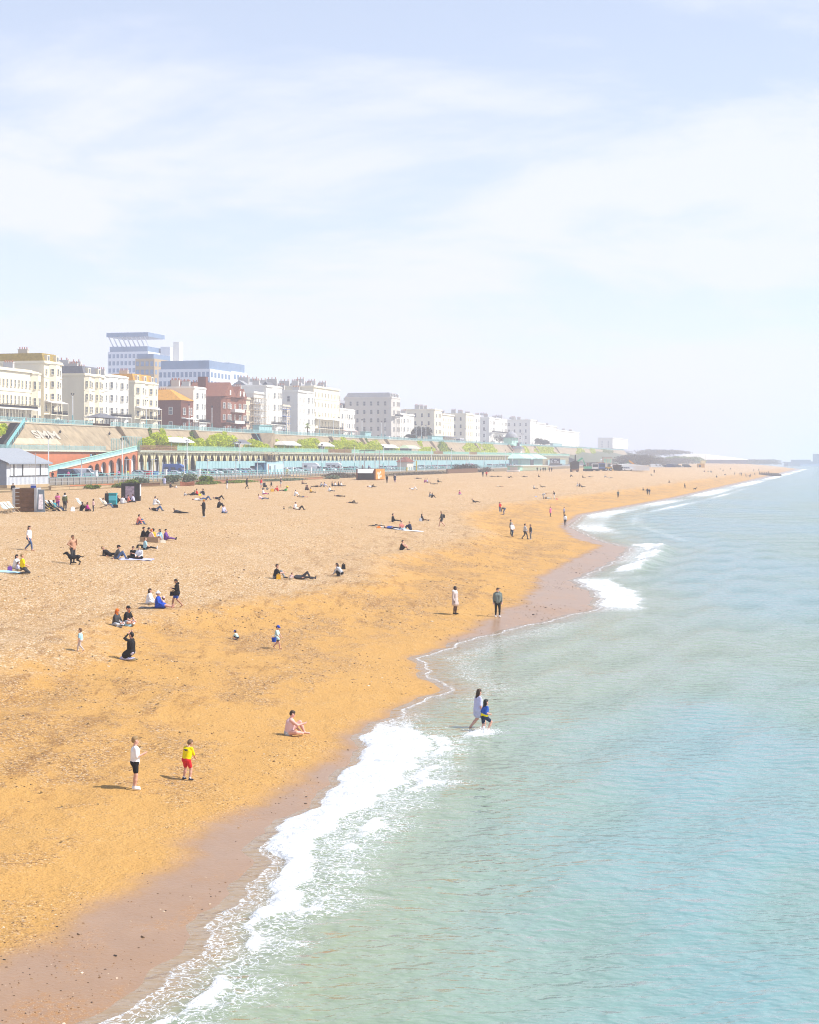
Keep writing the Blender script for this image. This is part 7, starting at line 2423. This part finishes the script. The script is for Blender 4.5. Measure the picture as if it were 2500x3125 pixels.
P(622, 1511, 1.76, 'knees', 285, 'black', 'denim', 'person in black T-shirt with back turned right of the red top', hair='black', sleeves='short')
bag('yellow bag between the red top and the black T-shirt', 610, 1513, 'yellow', .5, .3, .35)
P(606, 1528, 1.74, 'lie', 100, 'white', 'lightgrey', 'sunbather in white lying flat behind the man in the orange hat', hair='black')
P(628, 1526, 1.74, 'lieknees', 98, 'denim', 'denim', 'sunbather in denim with raised knees behind the man in the orange hat', hair='black')
P(668, 1524, 1.76, 'lieknees', 96, 'black', 'black', 'sunbather all in black with both knees raised', hair='black')
P(667, 1549, 1.76, 'knees', 110, 'black', 'black', 'young man in black sitting alone, knees up, right of the orange hat', hair='brown', shoes='white', arms='hold')
P(681, 1566, 1.60, 'cross', 120, 'lilac', 'denim', 'person in pale lilac sitting in front of the young man in black', hair='brown')
P(693, 1493, 1.76, 'stand', 280, 'navy', 'white', 'man in navy T-shirt and white trousers standing near the brick edged wall', hair='black', skin='brown', sleeves='short', arms='hip', arms2='down')
P(753, 1492, 1.76, 'walk', 100, 'black', 'black', 'person all in black striding past the low wall', hair='black', arms='up')
P(502, 1483, 1.62, 'stand', 180, 'lilac', 'lilac', 'woman in long lilac dress by the timber wall', hair='black', coat=.9)
P(520, 1488, 1.70, 'sit', 110, 'black', 'black', 'person in black sitting below the weeds by the old boat', hair='black')
P(537, 1489, 1.0, 'cross', 90, 'white', 'white', 'child in white sitting below the old boat', hair='black', head=1.3)
# ---- bright group right of centre left
P(797, 1490, 1.76, 'stoop', 100, 'red', 'lightgrey', 'man in red vest and pale shorts bending over a pushchair', hair='black', legs='short', shoes='skin', sleeves='short')
def pushchair(r):
    MB().box(-.3, .3, -.25, .25, .45, .75).build('seat', cloth('black'), r)
    MB().hexa([(-.32, -.27, .75), (.1, -.27, .75), (.1, .27, .75), (-.32, .27, .75), (-.35, -.27, 1.15), (.05, -.27, 1.2), (.05, .27, 1.2), (-.35, .27, 1.15)]).build('hood', cloth('charcoal'), r)
    for x in (-.3, .35):
        for y in (-.25, .25):
            put('wheel', WHEEL_ME, r, (x, y, .2), 0, (.6, .25, .6))
    MB().tube((-.3, -.25, .6), (-.6, -.25, 1.05), .02, .02, 5).tube((-.3, .25, .6), (-.6, .25, 1.05), .02, .02, 5).tube((-.6, -.25, 1.05), (-.6, .25, 1.05), .02, .02, 5).build('handle', GALV, r)
simple('pushchair', 'black pushchair beside the man in red', 'pushchair', 809, 1495, pushchair)
P(829, 1490, 1.35, 'run', 275, 'black', 'charcoal', 'child in black running left beyond the red hoodie', hair='black', legs='short', head=1.1, skin='tan', shoes='skin')
P(857, 1487, 1.76, 'stand', 100, 'charcoal', 'lightgrey', 'man in white cap, dark T-shirt and pale shorts standing by the ball', hair='black', hat=('cap', 'white'), legs='short', sleeves='short', arms='hold', shoes='skin')
P(803, 1509, 1.66, 'sit', 100, 'white', 'magenta', 'person in white top and magenta skirt sitting before the pushchair', hair='black')
P(848, 1499, 1.70, 'knees', 255, 'red', 'red', 'person in bright red hoodie sitting among bags', hair='black', hat=('beanie', 'red'))
bag('mustard yellow bag left of the red hoodie', 831, 1500, 'mustard', .8, .6, .55)
P(868, 1499, 1.68, 'recline', 285, 'green', 'black', 'person in green top leaning back right of the red hoodie', hair='black')
def ball(r):
    MB().lathe([(0, 0), (.10, .03), (.18, .11), (.21, .21), (.18, .31), (.10, .39), (0, .42)], 12).build('skin', cloth('yellow'), r, smooth=True)
    MB().lathe([(.213, .17), (.216, .21), (.213, .25)], 12).build('band', cloth('orange'), r, smooth=True)
simple('beach_ball', 'yellow beach ball by the man in the white cap', 'ball', 877, 1490, ball)
P(800, 1524, 1.76, 'recline', 100, 'palepink', 'denim', 'person in pale pink shirt and jeans leaning back below the bright group', hair='brown')
P(900, 1513, 1.72, 'knees', 95, 'white', 'white', 'person in white sitting beside a sunbather in denim shorts', hair='brown')
P(922, 1518, 1.70, 'lie', 100, 'khaki', 'denim', 'sunbather in denim shorts lying by the person in white', hair='brown', legs='short', shoes='skin')
P(866, 1554, .6, 'cross', 90, 'black', 'black', 'tiny dark seated child left of the reader in white', hair='black', head=1.6)
P(900, 1554, 1.66, 'cross', 110, 'white', 'black', 'reader in white top sitting beside dark bundles in mid shingle', hair='brown', arms='hold')
P(913, 1556, 1.70, 'lieknees', 100, 'cream', 'black', 'person in cream and black lying by the reader in white', hair='black')
bag('khaki bag left of the reader in white', 886, 1552, 'khaki', .6, .4, .3)
P(933, 1496, 1.70, 'knees', 90, 'charcoal', 'brown', 'person in charcoal behind the rust red jumper', hair='brown', long=1)
P(937, 1496, 1.68, 'cross', 90, 'maroon', 'black', 'person in rust red jumper sitting behind the mustard jacket', hair='brown', long=1)
P(948, 1504, 1.66, 'sit', 100, 'mustard', 'black', 'person in mustard jacket sitting with black legs out', hair='brown')
P(923, 1477, 1.70, 'sit', 100, 'charcoal', 'black', 'small lone figure in dark top sitting near the signpost', hair='black', skin='tan', sleeves='none')
P(979, 1486, 1.70, 'knees', 95, 'lightgrey', 'black', 'left one of two in grey sitting side by side', hair='black', long=1.2)
P(989, 1486, 1.70, 'knees', 95, 'lilac', 'lightgrey', 'right one of two in grey sitting side by side', hair='black', long=1.2)
P(964, 1486, 1.74, 'lie', 275, 'black', 'black', 'sunbather in black lying left of the two in grey', hair='black')
for i, (px, t_) in enumerate(((1014, 'charcoal'), (1023, 'white'), (1033, 'black'), (1041, 'white'))):
    P(px, 1484, 1.70, 'sit', 95, t_, 'black', f'{ORD[i]} from the left of four friends sitting in a row', hair='brown', long=1.2)
P(1006, 1500, 1.74, 'sit', 98, 'white', 'navy', 'person in white shirt sitting with dark legs out in front of the four friends', hair='brown', arms='back')
P(1036, 1516, 1.78, 'lie', 103, 'black', 'black', 'sunbather all in black lying straight below the four friends', hair='black')
P(1074, 1537, 1.74, 'lieknee', 100, 'black', 'black', 'sunbather in black with one knee up, alone in mid shingle', hair='black')
P(1134, 1487, 1.80, 'lieknee', 96, 'white', 'black', 'sunbather in black trousers lying in front of the rusty kiosk', hair='black')
P(840, 1765, 1.78, 'knees', 88, 'black', 'grey', 'man in black T-shirt sitting with legs up beside a yellow bag', hair='brown', sleeves='short', skin='fair', arms='knees', shoes='black')
bag('bright yellow bag beside the man in black T-shirt', 850, 1768, 'mustard', .42, .2, .42)
P(888, 1768, .72, 'squat', 60, 'palepink', 'cream', 'baby in pale pink crawling beside the lying person in grey', hair='light brown', head=1.5)
P(922, 1768, 1.76, 'lieknee', 95, 'charcoal', 'charcoal', 'person in dark grey lying with one knee up beside the baby', hair='brown')
P(1036, 1759, 1.64, 'squat', 280, 'lightgrey', 'black', 'crouching woman with a black rucksack', hair='brown', long=1)
X, Y, Z = at(1043, 1757)
bag('black rucksack on the back of the crouching woman', 0, 0, 'black', .35, .3, .45, xyz=(X + .12, Y + .02, Z + .45), name='rucksack')
P(1029, 1758, .8, 'stand', 100, 'pink', 'black', 'toddler in pink held by the crouching woman', hair='black', head=1.4)
# ---- right half
P(1181, 1474, 1.68, 'stand', 20, 'black', 'black', 'person all in black standing right of the rusty kiosk', hair='black')
P(1205, 1473, 1.76, 'stand', 180, 'navy', 'purple', 'person in dark coat and pale scarf standing right of the rusty kiosk', hair='grey', coat=.6, hood='fur')
P(1276, 1461, 1.76, 'lie', 95, 'charcoal', 'charcoal', 'sunbather in dark grey lying at the foot of the dry scrub', hair='black')
P(1296, 1473, 1.70, 'knees', 95, 'magenta', 'purple', 'person in plum sitting left in a pair below the scrub', hair='black')
P(1304, 1473, 1.70, 'sit', 95, 'lilac', 'black', 'person in lilac sitting right in a pair below the scrub', hair='black')
P(1324, 1478, 1.74, 'lie', 100, 'khaki', 'charcoal', 'sunbather lying flat right of the plum pair', hair='brown')
P(1337, 1472, 1.72, 'sit', 98, 'black', 'black', 'lone figure in black sitting with legs out below the scrub', hair='black')
P(1262, 1494, 1.76, 'lieknees', 98, 'white', 'white', 'sunbather in white with knees up, alone on the upper right shingle', hair='black')
P(1311, 1517, 1.72, 'knees', 100, 'grey', 'grey', 'person in grey behind a companion in black', hair='brown', long=1)
P(1318, 1519, 1.72, 'knees', 100, 'black', 'black', 'person in black leaning forward beside the one in grey', hair='brown')
P(1402, 1510, 1.66, 'cross', 110, 'magenta', 'white', 'person in plum top and white trousers sitting alone', hair='brown')
P(1450, 1534, 1.78, 'recline', 92, 'black', 'black', 'figure in black propped on elbows, alone right of centre', hair='black')
P(1199, 1592, 1.72, 'sit', 95, 'black', 'black', 'figure in black sitting behind the bicycle', hair='black')
P(1288, 1590, 1.70, 'sit', 100, 'black', 'brown', 'dark haired person with a pale bag behind, sitting alone', hair='black', long=1.2)
bag('pale printed bag beside the dark haired person sitting alone', 1284, 1591, 'lightgrey', .5, .3, .5)
P(1349, 1607, 1.80, 'walk', 275, 'charcoal', 'charcoal', 'man in charcoal shorts walking with a rucksack, head down', hair='fair', legs='short', shoes='skin', tilt=.3)
X, Y, Z = at(1353, 1607)
bag('black rucksack on the walking man in charcoal', 0, 0, 'black', .34, .3, .5, xyz=(X + .06, Y, Z + 1.0), name='rucksack')
blanket('white blanket under the bicycle party', 1226, 1618, 'white', 4.5, 1.6, .0)
P(1224, 1616, 1.66, 'cross', 150, 'coral', 'sky', 'person in pink top sitting on the white blanket', hair='brown', skin='pink', sleeves='short')
P(1253, 1617, 1.74, 'knees', 290, 'navy', 'navy', 'man in navy sitting at the right end of the white blanket', hair='fair')
P(1196, 1614, 1.76, 'lie', 100, 'blue', 'navy', 'person in blue lying between the bicycle and the white blanket', hair='black')
bag('orange bag under the fallen bicycle', 1156, 1611, 'orange', .6, .4, .2)
def bicycle(r):
    def wheel(cx):
        mb = MB()
        n = 18
        for i in range(n):
            a, b = 2 * math.pi * i / n, 2 * math.pi * (i + 1) / n
            mb.tube((cx + .34 * math.cos(a), .34 * math.sin(a), .06), (cx + .34 * math.cos(b), .34 * math.sin(b), .06), .022, .022, 5)
        for i in range(8):
            a = math.pi * i / 4
            mb.tube((cx, 0, .06), (cx + .33 * math.cos(a), .33 * math.sin(a), .06), .005, .005, 4)
        mb.build('wheel', TYRE, r)
    wheel(-.52); wheel(.52)
    m = cloth('charcoal')
    mb = MB()
    for a, b in (((-.52, 0), (-.05, -.02)), ((-.52, 0), (-.15, .5)), ((-.15, .5), (-.05, -.02)), ((-.15, .48), (.40, .52)), ((-.05, -.02), (.40, .46)), ((.40, .55), (.52, 0))):
        mb.tube((*a, .12), (*b, .12), .025, .025, 6)
    mb.build('frame', m, r)
    MB().box(-.28, -.02, .52, .60, .06, .20).build('saddle', BLACKP, r)
    MB().tube((.36, .70, -.0), (.36, .70, .45), .018, .018, 6).tube((.38, .55, .12), (.36, .70, .2), .018, .018, 6).build('handlebar', GALV, r)
simple('bicycle', 'bicycle lying on its side left of the white blanket', 'bicycle', 1150, 1608, bicycle, -.15, .06)
P(1225, 1679, 1.70, 'knees', 80, 'black', 'black', 'woman in black dress sitting alone with bare shoulders', hair='brown', sleeves='none', legs='short', fat=1.25, coat=.6, arms='knees')
P(1474, 1456, 1.76, 'walk', 190, 'charcoal', 'black', 'dark figure with bags walking beside one in red by the scrub', hair='black')
P(1485, 1456, 1.72, 'walk', 190, 'red', 'black', 'figure in red jacket walking by the dark scrub', hair='brown')
P(1526, 1563, 1.66, 'stand', 140, 'red', 'denim', 'woman in red top and jeans standing with a phone', hair='black', long=1, arms='phone', shoes='white')
P(1538, 1570, 1.76, 'bend', 282, 'charcoal', 'denim', 'person bending right over beside the woman in red', hair='black')
blanket('dark heap of clothes before the bending person', 1532, 1571, 'navy', .9, .5, .1, 'clothes_heap')
P(1680, 1577, 1.68, 'stand', 110, 'pink', 'charcoal', 'woman in bright pink jacket standing near the water line', hair='brown', coat=.35, arms='phone')
P(1722, 1576, 1.60, 'stand', 260, 'lilac', 'navy', 'person in pale lilac top at the water line behind the one in white', hair='brown', arms='hip')
P(1725, 1604, 1.66, 'stand', 20, 'white', 'charcoal', 'person in white top and dark leggings standing at the water line', hair='black')
P(1559, 1632, 1.76, 'stand', 95, 'greygreen', 'black', 'man in grey standing behind the one in turquoise', hair='black', arms='hold')
P(1563, 1638, 1.60, 'walk', 150, 'white', 'navy', 'woman in white hooded top with turquoise jacket round her waist', hair='grey', coat=.0, hat=('scarf', 'white'))
P(1563.5, 1637, 1.02, 'stand', 150, 'aqua', 'aqua', 'turquoise jacket wearer seen between the man in grey and the woman in white', hair='grey', head=.8)
P(1602, 1646, 1.78, 'walk', 80, 'lightgrey', 'charcoal', 'man in light grey hoodie walking with a companion', hair='black', shoes='black')
P(1620, 1647, 1.70, 'stand', 262, 'charcoal', 'grey', 'youth in dark top turned to the man in the light grey hoodie', hair='black', shoes='white', tilt=.2)
P(1630, 1492, 1.74, 'sit', 98, 'lightgrey', 'black', 'person in pale top sitting with black legs out on the far shingle', hair='grey')
P(1655, 1487, 1.74, 'recline', 96, 'khaki', 'charcoal', 'sunbather propped up right of the pale topped sitter', hair='brown')
P(1524, 1486, 1.76, 'lie', 100, 'cream', 'khaki', 'pale sunbather lying flat on the far shingle', hair='brown', legs='short')
P(1659, 1522, 1.72, 'bend', 100, 'lightgrey', 'lightgrey', 'person in pale grey bending over towards a friend', hair='black')
P(1692, 1522, 1.72, 'stoop', 270, 'black', 'white', 'person in black top and white trousers stooping opposite the pale grey one', hair='black', tilt=.4)
P(1670, 1522, 1.70, 'lie', 95, 'black', 'sky', 'person lying between the two stooping friends', hair='black')
bag('pink beach bag right of the stooping friends', 1699, 1525, 'coral', .6, .4, .35)
bag('pale lilac bag left of the stooping friends', 1636, 1517, 'lilac', .6, .4, .3)
for i, (px, py, ps_, t_, b_, lab) in enumerate((
        (1503, 1455, 'lie', 'charcoal', 'black', 'left one of two dark specks lying by the breastwork'), (1522, 1455, 'lie', 'black', 'khaki', 'right one of two dark specks lying by the breastwork'),
        (1556, 1458, 'lieknees', 'black', 'black', 'dark sunbather with raised knees before the green beach bar'), (1601, 1455, 'lie', 'charcoal', 'charcoal', 'long dark sunbather before the green beach bar'),
        (1644, 1456, 'cross', 'brown', 'black', 'bare backed figure sitting before the slatted fence'), (1742, 1455, 'knees', 'black', 'charcoal', 'dark seated figure before the tipper truck'),
        (1779, 1458, 'sit', 'black', 'black', 'small dark sitter below the green excavator'), (1802, 1456, 'lie', 'charcoal', 'khaki', 'sunbather lying below the white fronted lorry'),
        (1846, 1457, 'knees', 'lightgrey', 'charcoal', 'pale sitter below the orange and blue lorry'), (1862, 1459, 'lie', 'cream', 'charcoal', 'sunbather lying right of the pale sitter'),
        (1762, 1484, 'knees', 'white', 'black', 'left one of a trio on the far shingle'), (1768, 1485, 'knees', 'black', 'black', 'middle one of a trio on the far shingle'),
        (1778, 1487, 'recline', 'charcoal', 'black', 'right one of a trio on the far shingle'), (1963, 1497, 'sit', 'black', 'black', 'dark sitter left of the walking pair by the water'),
        (1990, 1451, 'recline', 'charcoal', 'lightgrey', 'far sunbather propped up below the marquee'), (2042, 1473, 'cross', 'black', 'black', 'lone dark crouching dot on the far beach'))):
    P(px, py, 1.74, ps_, 97 + 5 * math.sin(i), t_, b_, lab, hair='black')
P(1887, 1519, 1.78, 'walk', 190, 'greygreen', 'black', 'man in dark jacket walking alone on the far right of the beach', hair='brown')
P(1976, 1510, 1.78, 'walk', 180, 'black', 'black', 'left one of a dark pair walking near the far water', hair='black')
P(1982, 1511, 1.74, 'walk', 180, 'navy', 'grey', 'right one of a dark pair walking near the far water', hair='grey')
P(1997, 1445, 1.76, 'stand', 180, 'brown', 'charcoal', 'far standing figure right of the marquee', hair='black')
P(2090, 1491, 1.76, 'walk', 90, 'charcoal', 'navy', 'dark walker with a dog near the far surf', hair='black')
for i, (px, py) in enumerate(((2243, 1450), (2259, 1451), (2263, 1452), (2275, 1454), (2304, 1450), (2346, 1446), (2301, 1439), (2316, 1438), (2280, 1456), (2287, 1458), (2213, 1450), (2207, 1438), (2187, 1457), (2162, 1441), (2168, 1441), (2172, 1442), (2150, 1440), (2291, 1456), (2199, 1432), (2230, 1432))):
    P(px, py, random.uniform(1.5, 1.8), 'stand' if i < 10 or i == 17 else 'cross', random.uniform(0, 360), random.choice(['black', 'charcoal', 'navy', 'grey', 'maroon']), 'charcoal',
      'tiny dark figure in the scattered crowd by the far groynes', hair='black', group='tiny figures by the far groynes')
for i, (px, py) in enumerate(((1622 + 18, 1439), (1650, 1439), (1658, 1439), (1664, 1439), (1677, 1440), (1684, 1440))):
    P(px, py, 1.74, 'stand', 180, ['black', 'lightgrey', 'black', 'black', 'charcoal', 'charcoal'][i], 'black', f'{ORD[i]} from the left of the dark figures by the slatted fence', hair='black', group='figures by the slatted fence')
# on the kiosk roof
for i, (dx, dy) in enumerate(((1.0, 3.4), (1.0, 1.9))):
    x, y = st(KIOSK[0] + dx, KIOSK[1] + dy)
    P(0, 0, 1.70, 'knees', 150 - 30 * i, 'black' if i == 0 else 'denim', 'lightgrey', ('left', 'right')[i] + ' one of two fair haired people sitting on the rusty kiosk roof', hair='ginger', xyz=(x, y, KIOSK[2]), long=1)
# on the roads
def at_line(px, t, z):
    s, y = line(px, t)
    return (*st(s, t), z)
for px, t_, b_, lab in ((80, 'red', 'denim', 'person in red jacket on the upper pavement at the left edge'), (100, 'black', 'black', 'person in black with arms wide on the upper pavement at the left edge'), (207, 'red', 'navy', 'person in red and navy on the upper pavement left of the tall lamp'),
                        (264, 'black', 'black', 'dark figure on the upper pavement before the blank flank'), (377, 'charcoal', 'black', 'dark figure on the upper pavement before the white bow house'), (391, 'lightgrey', 'charcoal', 'figure in pale grey looking over the upper railing')):
    P(0, 0, 1.76, 'stand', random.choice([80, 200, 270]), t_, b_, lab, hair='black', xyz=at_line(px, T_WALL1 + 1.6, Z_TOP), arms='up' if t_ == 'black' and px == 100 else None)
for px, t_, lab in ((277, 'sky', 'person in pale blue walking up the red ramp'), (283, 'black', 'first dark figure on the red ramp'), (290, 'black', 'second dark figure on the red ramp')):
    s, y = line(px, T_FRONT + 1.5)
    sA = line(148, T_FRONT)[0]
    zz = 6.9 + (Z_DECK - .1 - 6.9) * ((s - sA) / (S_AR0 - sA)) + .15
    P(0, 0, 1.72, 'walk', 20, t_, 'charcoal', lab, hair='black', xyz=(*st(s, T_FRONT + 1.5), zz))
for i, (px, t_) in enumerate(((160, 'black'), (209, 'pink'), (222, 'navy'), (309, 'black'), (340, 'charcoal'), (345, 'black'), (362, 'pink'), (390, 'yellow'), (1032, 'maroon'), (1044, 'white'), (1050, 'black'), (1060, 'charcoal'))):
    P(0, 0, 1.74, 'walk', (13 + 180 * (i % 2)), t_, 'charcoal', f'stroller in {t_} on the promenade, {ORD[i]} from the left', hair='black', xyz=at_line(px, T_RAIL + .8 + (i % 3) * .5, Z_LOW), group='strollers on the promenade')

# ------------------------------------------------------------------ dogs, chairs, prints, gull
def dog(label, px, py, size, hd, col='black', tail=True):
    X, Y, Z = at(px, py)
    B = []
    def bone(a, b, ra, rb, m=0):
        ra, rb = ra * 1.18, rb * 1.18
        B.append((*[v * size for v in a], *[v * size for v in b], ra * size, rb * size, m))
    bone((0, .26, .52), (0, .05, .50), .145, .12)
    bone((0, .05, .50), (0, -.26, .52), .115, .10)
    bone((0, .34, .58), (0, .50, .74), .085, .07)
    bone((0, .50, .76), (0, .58, .77), .085, .07)
    bone((0, .60, .75), (0, .72, .71), .05, .038)
    for s in (-1, 1):
        bone((s * .055, .50, .84), (s * .085, .47, .76), .03, .02)
        bone((s * .09, .28, .48), (s * .09, .24, .28), .065, .04)
        bone((s * .09, .24, .28), (s * .09, .27, .04), .035, .028)
        bone((s * .09, .27, .03), (s * .09, .33, .025), .03, .025)
        bone((s * .09, -.26, .50), (s * .10, -.16, .32), .085, .05)
        bone((s * .10, -.16, .32), (s * .10, -.36, .20), .045, .03)
        bone((s * .10, -.36, .20), (s * .10, -.32, .04), .028, .026)
        bone((s * .10, -.32, .03), (s * .10, -.26, .025), .03, .025)
    bone((0, -.33, .55), (0, -.50, .50), .035, .025)
    bone((0, -.50, .50), (0, -.66, .58), .024, .014)
    me = sdf_mesh('dog', B, .016 if Y < 200 else .04, [cloth(col)], .03)
    o = put('dog', me, None, (X, Y, Z), -math.radians(hd))
    tag(o, label, 'dog')
    nk = MB().lathe([(.088 * size, -.02), (.092 * size, .0), (.088 * size, .02)], 10).build('collar', cloth('maroon'), o, (0, .42 * size, .66 * size))
    nk.rotation_euler = (-.75, 0, 0)
dog('black dog with long tail standing in front of the shirtless man', 228, 1723, .95, 262)
dog('small dark dog trotting near the far surf', 2121, 1496, 1.0, 90)
# splash round the wading girls
def splash():
    x, y, z = sea_xyz(1478, 2240, 0)
    n = 300
    a = RNG.uniform(0, 2 * math.pi, n)
    r = np.abs(RNG.normal(0, .30, n))
    P_ = np.stack((r * np.cos(a) * 1.2, r * np.sin(a) * .6, np.abs(RNG.normal(0, .16, n)) * np.exp(-2 * r)), 1)
    mb = MB()
    for p in P_:
        s = RNG.uniform(.005, .018)
        mb.add([(p[0] - s, p[1], p[2]), (p[0], p[1] - s, p[2]), (p[0] + s, p[1], p[2]), (p[0], p[1] + s, p[2]), (p[0], p[1], p[2] + s), (p[0], p[1], p[2] - s)],
               [(0, 1, 4), (1, 2, 4), (2, 3, 4), (3, 0, 4), (1, 0, 5), (2, 1, 5), (3, 2, 5), (0, 3, 5)])
    o = mb.build('splash', mat('spray', (.85, .87, .88), .4), None, (x, y, z + .06))
    tag(o, 'white spray thrown up by the wading girls', kind='stuff')
splash()

# ------------------------------------------------------------------ loose pebbles and weed on the beach
def pebbles():
    n = 60000
    Y = 24 * np.exp(RNG.uniform(0, 1, n) ** 1.3 * math.log(190 / 24))
    L = np.where(RNG.uniform(0, 1, n) < .45, RNG.uniform(.6, 15, n), RNG.uniform(8, 45, n))
    X = shore(Y) - L + K * Y
    ok = (np.abs(X) < .262 * Y)
    # gather in patches
    pn = np.sin(X * .55 + Y * .21) + np.sin(Y * .33 - X * .27 + 1.3) + .6 * np.sin(X * 1.3 + Y * .9)
    ok &= (pn + RNG.normal(0, .8, n)) > .25
    X, Y = X[ok], Y[ok]
    Z = zt(X, Y)
    n = len(X)
    s = RNG.gamma(2.0, .0065, n) + .006
    s *= np.clip(Y / 70, .7, 1.3)
    ang = RNG.uniform(0, math.pi, n)
    base = np.array([(1, 0, 0), (0, 1, 0), (-1, 0, 0), (0, -1, 0), (.5, .5, .55), (-.5, -.4, .5)])
    V = np.zeros((n, 6, 3))
    for i, b in enumerate(base):
        bx, by = b[0] * 1.35, b[1]
        V[:, i, 0] = X + s * (bx * np.cos(ang) - by * np.sin(ang))
        V[:, i, 1] = Y + s * (bx * np.sin(ang) + by * np.cos(ang))
        V[:, i, 2] = Z + s * (b[2] * 1.1) - .002
    Fb = np.array([(0, 1, 4), (1, 5, 4), (1, 2, 5), (2, 3, 5), (3, 4, 5), (3, 0, 4)])
    F = (Fb[None] + 6 * np.arange(n)[:, None, None]).reshape(-1, 3)
    me = bpy.data.meshes.new('pebbles')
    me.from_pydata(V.reshape(-1, 3).tolist(), [], F.tolist())
    cols = [(.10, .062, .035), (.19, .105, .045), (.30, .19, .10), (.62, .50, .36), (.045, .035, .03)]
    for i, c in enumerate(cols):
        me.materials.append(mat(f'pebble_{i}', c, .8, var=.2, scale=9))
    mi = RNG.choice(5, n, p=[.26, .28, .14, .16, .16])
    me.polygons.foreach_set('material_index', np.repeat(mi, 6).astype(np.int32))
    o = put('pebbles', me)
    tag(o, 'loose pebbles scattered over the sand', kind='stuff')
pebbles()

# ------------------------------------------------------------------ haze over the whole shore
def haze():
    m = bpy.data.materials.new('haze')
    m.use_nodes = True
    t = m.node_tree
    t.nodes.clear()
    v = t.nodes.new('ShaderNodeVolumePrincipled')
    v.inputs['Color'].default_value = (.84, .855, .95, 1)
    v.inputs['Density'].default_value = 0.00045
    v.inputs['Anisotropy'].default_value = 0.0
    o = t.nodes.new('ShaderNodeOutputMaterial')
    t.links.new(v.outputs[0], o.inputs['Volume'])
    b = MB().box(-5200, 9000, -400, 15000, -9.5, 96)
    h = b.build('haze', m)
    tag(h, 'pale sea haze lying over the whole shore', kind='stuff')
haze()
